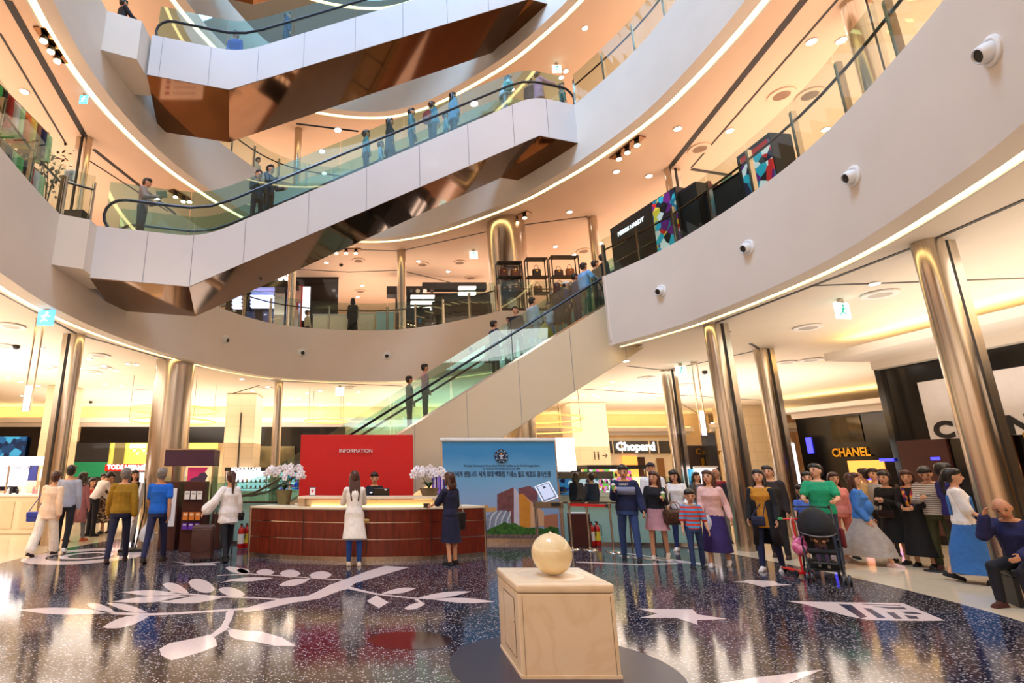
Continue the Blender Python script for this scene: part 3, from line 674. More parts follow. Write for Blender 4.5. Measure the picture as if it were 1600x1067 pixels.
s = shop('red shop sign band over a bluish white lit window', *AY(205, 730, YB-1)[:2])
panelf('sign_band', 164, 725, 232, 736, YB-1.4, M_RED, s); textf('HERMÈS', 214, 731, YB-1.47, .34, M_WGLOW, s, bold=.012); textf('TODS', 180, 730, YB-1.47, .30, M_WGLOW, s, bold=.01)
panelf('lit_window', 204, 738, 230, 762, YB-1.3, M_WGLOW2, s); panelf('counter_front', 160, 762, 236, 800, YB-1.2, M_CREAM, s)
s = shop('black shop wall behind the white orchids, with a mirrored window', -5.6, YB)
MB().box((.9, -.05, 3.2), (5.4, .3, 1.75)).build('fascia_band', M_BLACK, s); panelf('mirror_window', 398, 697, 460, 740, YB-.35, mat('dim_mirror', (110, 104, 80), .15, .6, build=noisy(.4, 2)), s)
MB().box((.9, .0, 1.2), (5.4, .2, 2.3)).build('shop_wall', M_NAVY, s)
# bluish display kiosks behind the low glass
def kiosk(label, px, py, Y, w, d, h, m, lab=None, counter=M_WH, rows=0, goods=((200, 60, 90), (240, 230, 220), (40, 40, 60), (210, 170, 60))):
    x, y, z = AY(px, py, Y); t = thing('display_kiosk', label, 'kiosk', (x, Y, 0))
    MB().rbox((0, d/2, .45), (w, d, .9), .03).build('counter', counter, t); MB().box((0, d/2, .92), (w+.06, d+.06, .04)).build('countertop', M_WH, t)
    MB().box((0, d-.1, (h+.9)/2), (w*.96, .08, h-.95)).build('back_panel', m, t)
    MB().box((0, d/2, h), (w, d, .14)).build('canopy', M_BLACKM, t)
    for sx in (-1, 1): MB().box((sx*(w/2-.04), .06, (h+.9)/2), (.05, .05, h-.9)).build('post', M_CHROME, t)
    rnd = random.Random(px)
    for r in range(rows):
        z0 = 1.02+r*.24; MB().box((0, d-.25, z0), (w*.9, .25, .025)).build('shelf', M_WH, t)
        for i in range(int(w/.18)):
            c = rnd.choice(goods); hh = rnd.uniform(.08, .15); MB().lathe([(.001, 0), (.04, 0), (.04, hh*.7), (.02, hh*.8), (.02, hh)], (-w*.42+i*.18, d-.27, z0+.013), 8).build('bottle', plain(c, .3), t)
    if lab: text('lettering', lab, .19, M_WGLOW, t, (0, -.02, h), bold=.004)
    return t
kiosk('small bluish cosmetics kiosk beside the stone pier behind the orchids', 383, 760, 21.6, 1.7, 1.2, 1.78, M_WGLOW2, 'MAQUILLAGE', rows=2)
kiosk('blue lit cosmetics kiosk with neon back behind the orchid pot', 432, 760, 23.6, 1.9, 1.2, 1.75, mat('neon_back', (60, 120, 220), .4, emis=1.2, build=f_patches([(30, 60, 200), (240, 250, 255), (40, 160, 210), (200, 60, 220), (20, 30, 90)], 6)), None, rows=2)
k1 = kiosk('white perfume kiosk with a glowing white box and neon name beside the banner', 884, 740, 19.5, 1.1, 1.0, 1.72, M_WGLOW2, None, rows=2)
x0, x1, z0, z1 = fr(868, 685, 894, 735, 19.0); MB().box(((x0+x1)/2-k1.location.x, -.45, (z0+z1)/2), (x1-x0+.15, .3, z1-z0)).build('light_box', M_WGLOW, k1); textf('Dior', 880, 734, 18.85, .34, M_WGLOW, k1, bold=.02)
k2 = kiosk('grey canopied cosmetics kiosk beside the banner with blue lit counter', 906, 760, 17.2, 2.1, 1.2, 1.58, mat('neon_back2', (60, 120, 220), .4, emis=.7, build=f_patches([(50, 60, 120), (230, 240, 255), (60, 130, 190), (30, 30, 60)], 7)), None, rows=1)
MB().box((0, -.03, 1.56), (2.12, .04, .22)).build('sign_band', plain((96, 90, 84), .5), k2); text('lettering', 'SHISEIDO', .11, M_GOLD, k2, (.2, -.06, 1.56), space=1.5)
k3 = kiosk('pink lit cosmetics kiosk behind the walking couple', 966, 750, 19.4, 2.1, 1.3, 1.84, mat('pink_back', (230, 120, 200), .4, emis=.9, build=f_patches([(240, 150, 220), (250, 250, 250), (240, 90, 190), (120, 200, 90), (250, 180, 90)], 9)), None, rows=3)
kiosk('low white cosmetics counter under the bright pier', 1040, 765, 20, 1.9, 1.2, 2.35, M_WGLOW2, None, rows=2) if False else None
# cream counters at the far left
s = thing('cosmetics_counter', 'cream cosmetics counter under a glowing white canopy with a white chair before it', 'counter', AY(22, 800, 15.5)[:2]+(0,)); l = s.location
x0, x1, z0, z1 = fr(-60, 767, 56, 805, 15.2); MB().rbox(((x0+x1)/2-l[0], .3, .5), (x1-x0, .9, 1.0), .03).build('counter_body', M_CREAM, s); MB().box(((x0+x1)/2-l[0], .3, 1.02), (x1-x0+.1, 1.0, .05)).build('countertop', M_WH, s)
for i in range(3): MB().box(((x0+x1)/2-l[0]-.9+i*.9, -.165, .5), (.7, .02, .7)).build('panel_moulding', plain((224, 204, 170), .5), s)
x0, x1, z0, z1 = fr(-60, 713, 63, 726, 15.2); MB().box(((x0+x1)/2-l[0], .3, (z0+z1)/2), (x1-x0, .9, z1-z0)).build('canopy', M_WGLOW, s)
x0, x1, z0, z1 = fr(-60, 726, 36, 760, 16.2); MB().box(((x0+x1)/2-l[0], .9, (z0+z1)/2), (x1-x0, .06, z1-z0)).build('back_panel', M_WGLOW2, s); textf('WONJUNGYO THE BAR', 8, 731, 15.9, .15, M_NAVY, s)
MB().tube([(x1-l[0]-.1, .2, 1.05), (x1-l[0]-.1, .2, z1)], .03).build('canopy_post', M_CHROME, s)
rnd = random.Random(4)
for i in range(14):
    h = rnd.uniform(.12, .26); x = -1.0+i*.13; tag(MB().lathe([(.001, 0), (.035, 0), (.035, h*.7), (.015, h*.75), (.015, h)], n=10).build('cosmetic_bottle', plain(rnd.choice([(200, 40, 60), (30, 30, 34), (240, 236, 230), (210, 150, 150)]), .25), smooth=True, loc=(l[0]+x+.25, l[1]+.1+rnd.uniform(0, .3), 1.047)), 'small cosmetic bottle standing on the cream counter', 'bottle', 'cosmetic bottles on the cream counter')
def chair(px, py, label, rz=0):
    x, y = G(px, py); t = thing('cream_chair', label, 'chair', (x, y, 0), rz)
    MB().rbox((0, 0, .45), (.44, .44, .07), .03).build('seat', M_CREAM, t); MB().rbox((0, .2, .72), (.42, .05, .45), .02).build('backrest', M_CREAM, t)
    for a in (-1, 1):
        for b in (-1, 1): MB().bar((a*.19, b*.19, 0), (a*.19, b*.19, .43), .035, .035).build('leg', M_WH, t)
    return t
chair(8, 815, 'cream chair with open legs beside the cream cosmetics counter', .2); chair(-8, 806, 'cream chair cut by the picture edge beside the cream counter', .1)
# blue display right of that counter, against pier
s = shop('deep blue display panel standing between the counter canopy and the stone pier', *AY(50, 750, 17)[:2], name='display_stand', cat='stand')
panelf('panel_face', 36, 726, 56, 768, 17, plain((16, 30, 120), .3), s); MB().box((-.1, .1, .7), (.55, .3, 1.4)).build('panel_base', M_CREAM, s)
# mannequin-like booth right of the pier base: lit poster on white stand
s = shop('white lit poster stand at the foot of the beige stone pier', *AY(72, 770, 18)[:2], name='poster_stand', cat='stand')
MB().box((-.05, .1, .95), (.5, .2, 1.9)).build('stand_frame', M_CREAM, s); panelf('poster', 61, 734, 76, 764, 17.97, mat('poster_blue', (60, 90, 200), .4, emis=.8, build=f_patches([(60, 90, 220), (240, 244, 255), (250, 180, 170)], 5)), s, .02)

# right part: cornice, white shop with script sign
cove_shelf((8.6, 31.5), (17.8, 31.5), 4.1, 'cornice with cove light above the cream jewellery shop')
MB().box((13.5, 32.2, 2.55), (12, .2, 5.1)).build('wall_back', M_WALLW, kind='structure')
YC = 31.0
s = shop('cream jewellery shop front with a dark sign band and glowing script name', *AY(1000, 720, YC)[:2])
panelf('shop_wall', 948, 684, 1062, 830, YC+.15, M_CREAM, s, .2); panelf('sign_band', 950, 689, 1058, 708, YC, plain((70, 66, 62), .3), s)
for x in (957, 971, 1014, 1028): panelf('band_mullion', x, 688, x+1.6, 709, YC-.05, M_CREAM, s)
text('lettering', 'Chopard', .62, M_WGLOW, s, (AY(992, 698, YC)[0]-s.location.x, -.1, AY(992, 698, YC)[2]), bold=.02)
panelf('doorway', 976, 712, 1000, 800, YC, M_OGLOW, s); panelf('door_leaf', 1001, 714, 1012, 800, YC-.03, plain((60, 34, 20), .4), s); panelf('doorway', 1031, 716, 1042, 800, YC, plain((140, 100, 60), .3), s); panelf('doorway', 949, 712, 955, 800, YC, plain((60, 40, 28), .4), s)
panelf('display_glow', 990, 745, 1030, 765, YC-.3, glow((255, 226, 170), 2.0), s)
s = shop('dark brown watch shop front with gold script name between the slim columns', *AY(1090, 720, 26.0)[:2])
panelf('shop_wall', 1062, 696, 1122, 830, 26.0, plain((34, 22, 18), .35), s, .15); panelf('corner_pillar', 1113, 676, 1128, 830, 25.6, M_BLACKM, s, .4); textf('Cartier', 1107, 706, 25.9, .42, M_GOLD, s, bold=.008)
panelf('gold_strip', 1097, 715, 1102, 742, 25.9, M_GOLD, s)
s = shop('white name board on a stand over the heads by the second slim column', *AY(1104, 740, 17.5)[:2], name='name_board', cat='sign')
panelf('board', 1086, 729, 1121, 758, 17.5, M_WGLOW2, s); panelf('board_frame', 1085, 728, 1122, 731, 17.45, M_WH, s); textf('VALMONT', 1104, 747, 17.44, .2, plain((190, 170, 140), .5), s); panelf('board_base', 1088, 758, 1120, 830, 17.55, M_WH, s, .3); panelf('side_screen', 1077, 733, 1086, 758, 17.6, M_SCR_B, s)
# bright boutique between stone pier and black facade
s = shop('bright white boutique window seen between the wide pier and the black facade', *AY(1215, 700, 29.5)[:2])
panelf('shop_wall', 1185, 684, 1250, 830, 29.5, M_WALLW, s, .2); panelf('lit_window', 1187, 690, 1206, 735, 29.4, M_WGLOW2, s); panelf('door_frame', 1206, 690, 1210, 800, 29.35, M_BLACKM, s); panelf('lit_window', 1226, 690, 1236, 770, 29.4, M_YGLOW, s); panelf('window_frame', 1236, 686, 1239, 790, 29.35, M_BLACKM, s); panelf('lit_window', 1239, 692, 1248, 770, 29.4, M_WGLOW2, s)
cove_shelf((17.8, 29.4), (24, 29.4), 4.15, 'cornice with cove light above the bright white boutique')

# ---- black boutique facades on the right
FA, FB = (12.95, 13.65), (13.75, 5.0)
FC, FD = (19.45, 25.27), (21.6, 18.0)
def along(P, Q): P, Q = Vector(P), Vector(Q); d = (Q-P).normalized(); return d, math.atan2(d.y, d.x)
def onplane(P, Q, px, py):
    h = HIT(px, py, P, Q); return (Vector((h[0], h[1]))-Vector(P)).dot(along(P, Q)[0]), h[2]
def facade(label, P, Q, ext): d, a = along(P, Q); return thing('boutique_facade', label, 'shop front', (P[0], P[1], 0), a)
f1 = facade('black boutique facade with white hoarding and bold black letters', FA, FB, 0)
MB().box((9, .15, 2.2), (18, .3, 4.42)).build('facade_wall', M_BLACK, f1); MB().box((.0, 1.5, 2.2), (.3, 3.0, 4.42)).build('facade_end', M_BLACK, f1)
s0, zt_ = onplane(FA, FB, 1437, 598); s1_, zb_ = onplane(FA, FB, 1457, 687)
MB().box(((s0+9)/2, -.04, (zt_+zb_)/2+.0), (9-s0, .07, zt_-zb_)).build('white_hoarding', plain((226, 218, 214), .4), f1)
sl, zl = onplane(FA, FB, 1512, 672)
text('lettering', 'CHANEL', .52, M_BLACKM, f1, (sl-.62, -.085, zl+.02), 0, 'LEFT', bold=.025, sx=1.15, space=1.15)
for i in range(14):
    MB().box((sl+.75+i*.34, -.06, 1.25), (.16, .06, 2.35)).build('gold_slat', M_GOLD if i % 2 else M_BRONZE, f1)
MB().box((sl-1.0, -.03, 1.3), (1.1, .06, 2.2)).build('brown_curtain', plain((70, 30, 20), .6), f1)
for a, w in ((sl-1.9, .35), (sl-.75, .2)): MB().box((a, -.05, 1.95), (w, .03, .07)).build('blue_light', M_BGLOW, f1)
MB().box((sl+.42, -.08, 1.5), (.1, .1, 2.9)).build('door_post', M_STEEL, f1)
c1 = cove_shelf(tuple(Vector(FA)-Vector((0, 0))), tuple(Vector(FA)+along(FA, FB)[0]*18), 4.54, 'stepped cornice with bright cove above the nearer black facade', 1.5, .2)
f2 = facade('dark glassy boutique facade with gold letters and orange lit window', FC, FD, 0)
MB().box((5, .15, 2.15), (10, .3, 4.3)).build('facade_wall', M_BLACK, f2)
s0, z0 = onplane(FC, FD, 1303, 707); s1_, z1 = onplane(FC, FD, 1368, 707)
tx = text('lettering', 'CHANEL', .50, M_GOLD, f2, (s0, -.1, (z0+z1)/2), 0, 'LEFT', ext=.03, bold=.012, sx=(s1_-s0)/2.1, space=1.0)
a0, zz0 = onplane(FC, FD, 1325, 720); a1, zz1 = onplane(FC, FD, 1387, 745)
MB().box(((a0+a1)/2, -.03, (zz0+.2)/2), (a1-a0, .05, zz0-.2)).build('lit_window', M_OGLOW, f2); MB().box(((a0+a1)/2, -.06, (zz0+zz1)/2-.35), (a1-a0, .03, .22)).build('blue_light', M_BGLOW, f2)
a0, zz0 = onplane(FC, FD, 1296, 652); a1, zz1 = onplane(FC, FD, 1352, 690)
MB().box(((a0+a1)/2, -.02, (zz0+zz1)/2), (a1-a0, .05, abs(zz0-zz1))).build('glass_pane', mat('dark_glass', (60, 54, 44), .05, .9, build=noisy(.3, 1.5)), f2)
a0, zz0 = onplane(FC, FD, 1266, 696); MB().box((a0, -.04, zz0), (.25, .03, .7)).build('blue_light', M_BGLOW, f2)
cove_shelf(tuple(Vector(FC)-along(FC, FD)[0]*.0), tuple(Vector(FC)+along(FC, FD)[0]*10), 4.42, 'cornice with bright cove above the farther dark facade', 1.2, .2)

# ================================================================ low frosted glass round the stair well
def lowglass(P, Q, label, h=.92):
    P, Q = Vector(P), Vector(Q); d = Q-P; t = thing('frosted_balustrade', label, 'balustrade', (P.x, P.y, 0), math.atan2(d.y, d.x)); n = max(1, round(d.length/1.5)); w = d.length/n
    for i in range(n): MB().box(((i+.5)*w, 0, h/2+.02), (w-.03, .03, h-.06)).build('frosted_panel', M_GLASSG, t); MB().box(((i+.5)*w, 0, h+.32), (w-.03, .015, .60)).build('clear_panel', M_GLASS, t)
    MB().tube([(0, -.06, h+.02), (d.length, -.06, h+.02)], .022).build('rail', M_RAIL, t); MB().box((d.length/2, 0, .03), (d.length, .09, .06)).build('kerb', M_STEEL, t)
    for i in range(n+1): MB().box((i*w, 0, (h+.5)/2), (.035, .05, h+.5)).build('post', M_STEEL, t)
    return t
lowglass((4.2, 13.25), (7.3, 12.95), 'pale green frosted glass balustrade behind the walking couple'); lowglass((-4.9, 13.4), (-2.3, 13.4), 'pale green frosted glass balustrade behind the brochure stands')

# ================================================================ information desk
D = thing('information_desk', 'curved mahogany information desk with a lit worktop', 'desk', (-.35, 12.6, 0))
def deskarc(r, a0, a1, n, cx=0, cy=0): return [(cx+r*math.sin(R(a0+(a1-a0)*i/n)), cy-r*math.cos(R(a0+(a1-a0)*i/n))) for i in range(n+1)]
# front curve: from (-2.75,11.45) through (0, 10.75) to (2.05,11.3)
RD = 4.6; cy0 = 10.72+RD-12.6
A_ = deskarc(RD, -31, 31.5, 20, 0, cy0)
def dstrip(name, z0, z1, t, m, inset=0.0, arcs=None, parent=None): p = [(Vector(q)-Vector((0, cy0))).normalized()*(RD-inset)+Vector((0, cy0)) for q in (arcs or A_)]; return MB().wallstrip([tuple(q) for q in p[::-1]], z0, z1, t).build(name, m, parent or D)
dstrip('kick_plate', 0, .08, .05, M_STEEL, .03)
for a, b in ((.08, .38), (.395, .685), (.70, .93)): dstrip('wood_panel', a, b, .05, M_WOOD)
for a in (.38, .685): dstrip('metal_strip', a, a+.02, .045, M_CHROME, .01)
dstrip('counter_ledge', .93, .965, .62, M_CREAM, -.02)
dstrip('light_strip', .968, .98, .04, glow((255, 214, 130), 5.0), .36, A_[5:17])
dstrip('raised_front', .975, 1.10, .03, M_CREAM, .40, A_[4:18])
dstrip('raised_worktop', 1.12, 1.165, .5, plain((240, 226, 200), .3), .22, A_[4:18])
for q in (A_[4], A_[17]): 
    v = (Vector(q)-Vector((0, cy0))).normalized(); p = v*(RD-.42)+Vector((0, cy0)); MB().box((p.x, p.y, 1.04), (.14, .22, .16)).build('worktop_bracket', M_STEEL, D)
for i_, q in enumerate((A_[0], A_[-1])):
    v = (Vector(q)-Vector((0, cy0))).normalized(); a, b = v*(RD)+Vector((0, cy0)), v*(RD-.66)+Vector((0, cy0)); MB().bar((a.x, a.y, .53), (b.x, b.y, .53), .05, .80).build('end_panel', M_WOOD, D)
    MB().tube([(a.x, a.y, 0), (a.x, a.y, .93)], .03).build('corner_post', M_STEEL, D)
for k in (5, 10, 15): 
    v = (Vector(A_[k])-Vector((0, cy0))).normalized(); a = v*(RD+.003)+Vector((0, cy0)); MB().box((a.x, a.y, .53), (.012, .012, .8)).build('panel_joint', M_DARK, D)
# red panel
P = thing('information_backdrop', 'tall red backdrop panel reading INFORMATION behind the desk', 'backdrop', (-.85, 13.2, 0))
x0, x1, z0, z1 = fr(468, 679, 646, 800, 13.2)
MB().box(((x0+x1)/2+.85, .16, z1/2), (x1-x0, .3, z1)).build('panel_body', M_RED, P, bevel=.008)
textf('INFORMATION', 556, 704.5, 13.19, .125, M_WH, P, ext=.01, fit=.80)
# banner
B = thing('event_banner', 'large blue event banner with a record emblem on a roller frame', 'banner', (2.9, 13.6, 0))
x0, x1, z0, z1 = fr(693, 690, 872, 856, 13.6); z0 = .10; bx = 2.9; bw = x1-x0; bh = z1-z0; bc = (x0+x1)/2-bx
def f_sky(nt, b):
    N = nt.nodes.new; L = nt.links.new; tc = N('ShaderNodeTexCoord'); sp = N('ShaderNodeSeparateXYZ'); L(tc.outputs['Generated'], sp.inputs[0]); n = N('ShaderNodeTexNoise'); n.inputs['Scale'].default_value = 2.2; L(tc.outputs['Generated'], n.inputs[0])
    ad = N('ShaderNodeMath'); ad.operation = 'MULTIPLY_ADD'; ad.inputs[1].default_value = .25; L(n.outputs[0], ad.inputs[0]); L(sp.outputs[2], ad.inputs[2]); r = N('ShaderNodeValToRGB'); e = r.color_ramp.elements
    e[0].position = .3; e[0].color = (*lin((160, 176, 214)), 1); e[1].position = 1.05; e[1].color = (*lin((50, 140, 200)), 1); x = e.new(.75); x.color = (*lin((110, 172, 216)), 1); L(ad.outputs[0], r.inputs[0]); L(r.outputs[0], b.inputs['Base Color'])
MB().box((bc, .0, z0+bh/2), (bw, .02, bh)).build('banner_sheet', mat('banner_sky', (110, 170, 214), .5, build=f_sky), B)
MB().tube([(bc-bw/2-.05, 0, z1+.04), (bc+bw/2+.03, 0, z1+.04)], .045, 12).build('top_roller', M_WH, B); MB().box((bc, .03, .05), (bw+.1, .2, .1)).build('foot_bar', M_STEEL, B)
for sx in (-1, 1): MB().box((bc+sx*(bw/2+.02), .02, z1/2), (.035, .035, z1)).build('side_pole', M_STEEL, B)
def bp(px, py): x, y, z = AY(px, py, 13.58); return (x-bx, z)
def bpoly(pts, m, name='banner_print', dy=-.013):
    q = [bp(*p) for p in pts]; n = len(q); vs = [(x, dy, max(.11, z)) for x, z in q]+[(x, 0, max(.11, z)) for x, z in q]; fs = [[i, (i+1) % n, (i+1) % n+n, i+n] for i in range(n)]
    for t in tessellate_polygon([[Vector((x, z, 0)) for x, z in q]]): fs.append(list(t))
    return MB().add(vs, fs).build(name, m, B)
bpoly([(777, 772), (803, 761), (803, 822), (777, 822)], mat('print_brown', (112, 64, 66), .6, build=noisy(.3, 9))); bpoly([(803, 761), (811, 772), (811, 822), (803, 822)], plain((196, 190, 204), .6)); bpoly([(810, 763), (828, 759), (840, 768), (841, 822), (829, 822), (822, 780), (811, 773)], mat('print_maroon', (120, 70, 80), .6, build=noisy(.3, 9)), dy=-.012)
bpoly([(811, 773), (817, 771), (829, 785), (829, 824), (812, 824)], mat('print_amber', (206, 134, 40), .6, build=noisy(.1, 6)), dy=-.016); bpoly([(817, 771), (826, 780), (838, 790), (850, 800), (850, 822), (829, 824), (829, 785)], plain((216, 170, 130), .6), dy=-.015)
bpoly([(745, 790), (762, 789), (763, 793), (776, 793), (776, 800), (745, 800)], plain((196, 150, 90), .6)); bpoly([(850, 806), (862, 803), (872, 803), (872, 824), (850, 824)], plain((190, 120, 90), .6))
bpoly([(761, 824), (761, 806), (768, 800), (780, 797), (792, 797), (797, 804), (800, 824)], mat('print_dome', (130, 140, 158), .6, build=noisy(.25, 14)), dy=-.018)
for k in range(4): bpoly([(764+k*9, 824), (765+k*9, 812), (769+k*9, 803), (776+k*7, 798), (777.5+k*7, 798.5), (771+k*9, 805), (767+k*9, 813), (766+k*9, 824)], plain((200, 204, 214), .6), dy=-.02)
def f_bush(nt, b): noisy(.7, 22)(nt, b)
bpoly([(761, 836), (761, 828), (770, 824), (780, 820), (788, 815), (795, 818), (805, 817), (812, 822), (825, 825), (838, 824), (850, 826), (860, 822), (873, 825), (874, 836)], mat('print_bush', (50, 96, 26), .7, build=f_bush), dy=-.022)
bpoly([(761, 840), (761, 835), (874, 835), (875, 840)], mat('print_kerb', (110, 86, 80), .7, build=f_bush), dy=-.023); bpoly([(761, 849), (761, 840), (875, 840), (876, 849)], mat('print_water', (40, 150, 130), .6, build=f_bush), dy=-.022)
x, z = bp(783, 712.5); em = MB(); em.lathe([(.165, 0), (.165, .012)], n=40, m=Matrix.Translation((x, -.025, z)) @ Matrix.Rotation(PI/2, 4, 'X')); em.build('emblem_disc', plain((18, 26, 60), .5), B)
MB().lathe([(.115, 0), (.115, .016)], n=40, m=Matrix.Translation((x, -.025, z)) @ Matrix.Rotation(PI/2, 4, 'X')).build('emblem_field', plain((90, 160, 206), .5), B)
MB().lathe([(.103, 0), (.103, .019)], n=40, m=Matrix.Translation((x, -.025, z)) @ Matrix.Rotation(PI/2, 4, 'X')).build('emblem_centre', plain((20, 22, 50), .5), B)
sb = MB(); 
for q in range(9): a = 2*PI*q/9; sb.ell((x+.14*math.cos(a+PI/2)*.98, -.046, z+.14*math.sin(a+PI/2)), (.014, .003, .010), 8)
sb.build('emblem_ring_marks', plain((220, 224, 235), .5), B)
s_ = MB(); s_.ell((x, -.048, z+.045), (.02, .003, .02), 10); s_.build('emblem_star', M_GOLD, B); c_ = MB(); c_.box((x, -.048, z+.015), (.11, .006, .022)); c_.box((x, -.048, z-.03), (.05, .006, .06)); c_.box((x, -.048, z-.065), (.08, .006, .015)); c_.build('emblem_cup', plain((190, 200, 220), .5), B)
M_TXT = plain((26, 34, 66), .6)
for s_, px, py, sz in (("Shinsegae Centumcity in Busan, South Korea is certified as the World's Largest Store", 784, 727.5, .0755), ('by Guinness World Record, 26 Jun 2009', 784, 732.5, .0755)): x, z = bp(px, py); text('lettering', s_, sz, M_TXT, B, (x, -.014, z), ext=.002, fit=(1.88 if 'Shin' in s_ else .92))
x, z = bp(784, 741.5); text('lettering', '신세계 센텀시티 세계 최대 백화점 기네스 월드 레코드 공식인증', .155, M_TXT, B, (x, -.014, z), ext=.002, bold=.003, fit=2.44)
# ================================================================ ceiling fittings
def downlights(pts, z, label, group, r=.085, m=None):
    src = None
    for p in pts:
        x, y = G(p[0], p[1], z)
        if src is None:
            src = MB().lathe([(r*1.35, -.012), (r*1.35, 0)], n=16).build('downlight', M_WH, loc=(x, y, z), label=label, cat='downlight', group=group); MB().lathe([(r, -.02), (r, -.01)], n=16).build('lamp', m or M_DL, src)
        else: dup(src, (x, y, z))
L1P = [(165, 516+6), (1133+0, 513), (587+0, 606+9)]
rnd = random.Random(11)
pts = [(1132, 512), (1366, 443), (978, 564), (957, 596), (1021, 606), (984, 625), (912, 617), (928, 616), (933, 619), (897, 621), (948, 585+20), (1098, 607), (1090, 620), (1178, 606), (1162, 545+56),
       (65, 544), (78, 571), (84, 578), (13, 591), (213, 569), (265, 572), (250, 577), (200, 568), (140, 561), (181, 578), (123, 575), (165, 600), (60, 602), (33, 596), (35, 618), (190, 603), (163, 571), (378, 592), (395, 610), (418, 604), (407, 628), (455, 622), (467, 622), (480, 614), (477, 630), (464, 632), (520, 640), (452, 640), (432, 585+32), (501, 634), (490, 668), (545, 630), (560, 612), (500, 610), (580, 636)]
downlights([p for p in pts if p[1] < 636], 5.05, 'small round downlight glowing in the pale ground floor ceiling', 'downlights of the ground floor ceiling', .075)
downlights([(1059, 201), (1140, 204), (963, 268), (1014, 275), (890, 331), (1268, 65), (1315, 63), (654, 408), (700, 424), (566, 446), (559, 464), (512, 398), (868, 385), (897, 398), (938, 380), (1290, 202), (38, 143), (118, 258), (245, 310), (296, 315), (503, 236), (528, 203), (741, 162), (510, 410)], 10.95, 'round downlight glowing in the peach ceiling of the second level', 'downlights of the second level ceiling')
downlights([(914, 44), (884, 111), (877, 121), (525, 203), (502, 237), (740, 163), (1122, 10), (800, 140)], 16.85, 'round downlight glowing in the peach ceiling of the third level', 'downlights of the third level ceiling')
downlights([(968, 675), (998, 673), (1030, 670), (1010, 682), (980, 684), (1085, 690), (1075, 672)], 4.75, 'tiny downlight in the lowered ceiling before the jewellery shop', 'downlights before the jewellery shop', .06) if False else None
src = None
for p in [(1262, 511), (1267, 562), (155, 553+2), (18, 509), (5, 540), (160, 574), (145, 581), (75, 574), (430, 590+3), (415, 606), (1010, 590), (1070, 601), (1228, 566), (1375, 459), (545, 605), (1030, 622)]:
    x, y = G(p[0], p[1], 5.05)
    if src is None:
        src = MB().lathe([(.30, -.03), (.30, 0), (.22, 0), (.20, -.02)], n=24).build('ceiling_vent', M_WH, loc=(x, y, 5.05), smooth=True, label='round ring air vent in the pale ground floor ceiling', cat='vent', group='round vents of the ground floor ceiling'); MB().lathe([(.19, -.03), (.19, -.005)], n=24).build('vent_core', plain((170, 158, 144), .6), src)
    else: dup(src, (x, y, 5.05))
src = None
for p in [(1265, 148), (1221, 143+5), (1093, 232), (718, 409+1), (735, 434), (560, 404+3), (912, 392), (563, 455), (660, 407+6)]:
    x, y = G(p[0], p[1], 10.95)
    if src is None:
        src = MB().lathe([(.30, -.03), (.30, 0), (.22, 0), (.20, -.02)], n=24).build('ceiling_vent', M_C2, loc=(x, y, 10.95), smooth=True, label='round ring air vent in the peach second level ceiling', cat='vent', group='round vents of the second level ceiling'); MB().lathe([(.19, -.03), (.19, -.005)], n=24).build('vent_core', plain((190, 150, 120), .6), src)
    else: dup(src, (x, y, 10.95))
def spots(pts, z, label, m=None, r=.085):
    g = [Vector(G(*p, z)) for p in pts]; c = sum(g, Vector((0, 0)))/len(g); d = (g[-1]-g[0]); a = math.atan2(d.y, d.x); L_ = d.length+.45
    t = thing('spotlight_track', label, 'spotlight', (c.x, c.y, z), a); MB().box((0, 0, -.015), (L_, .26, .03)).build('housing', M_BRONZE, t)
    for q in g: s = (q-c).dot(d.normalized()); lh = MB().lathe([(r*.7, 0), (r, -.10), (r, -.13)], (s, 0, -.03), 14).build('lamp_head', M_DARK, t, smooth=True); MB().lathe([(r*.85, -.165), (r*.85, -.14)], (s, 0, -.02), 14).build('bulb', glow((255, 214, 160), 40.0), lh)
    return t
spots([(70, 54), (81, 71), (91, 86)], 10.95, 'three lamp spotlight track in the ceiling above the clothes racks')
spots([(966, 241), (980, 231), (994, 219)], 10.95, 'three lamp spotlight track near the head of the middle escalator')
spots([(794, 346), (806, 341), (819, 334)], 10.95, 'three lamp spotlight track just before the thick upstairs column')
spots([(526, 390), (541, 390), (556, 390)], 10.95, 'blazing three lamp spotlight track below the middle escalator underside')
spots([(275, 301), (287, 308)], 10.95, 'two lamp spotlight track above the foot of the middle escalator')
def exit_sign(px, py, z, label, blue=False, rz=0.0):
    x, y = G(px, py, z-.25); t = thing('exit_sign', label, 'exit sign', (x, y, z), rz); MB().box((0, 0, -.04), (.10, .06, .08)).build('bracket', M_STEEL, t)
    MB().box((0, 0, -.24), (.34, .04, .34)).build('lit_face', glow((90, 190, 240) if blue else (210, 250, 244), 1.6), t)
    g = mat('sign_green', (20, 150, 120), .5, emis=.8, build=noisy(.05, 5)); m = MB(); m.ell((.02, -.024, -.14), (.03, .006, .03), 8); m.bar((.0, -.024, -.18), (-.03, -.024, -.27), .05, .01); m.bar((-.03, -.024, -.27), (-.09, -.024, -.34), .03, .01); m.bar((-.03, -.024, -.27), (.05, -.024, -.32), .03, .01); m.bar((.0, -.024, -.19), (.09, -.024, -.22), .022, .01); m.bar((0, -.024, -.19), (-.09, -.024, -.22), .022, .01); m.build('running_figure', g if not blue else M_WGLOW, t); return t
exit_sign(72, 497, 5.05, 'blue lit hanging pictogram sign by the leftmost ground floor track', True); exit_sign(1316, 486, 5.05, 'green exit sign hanging near the bright cornice over the dark facade', rz=.2)
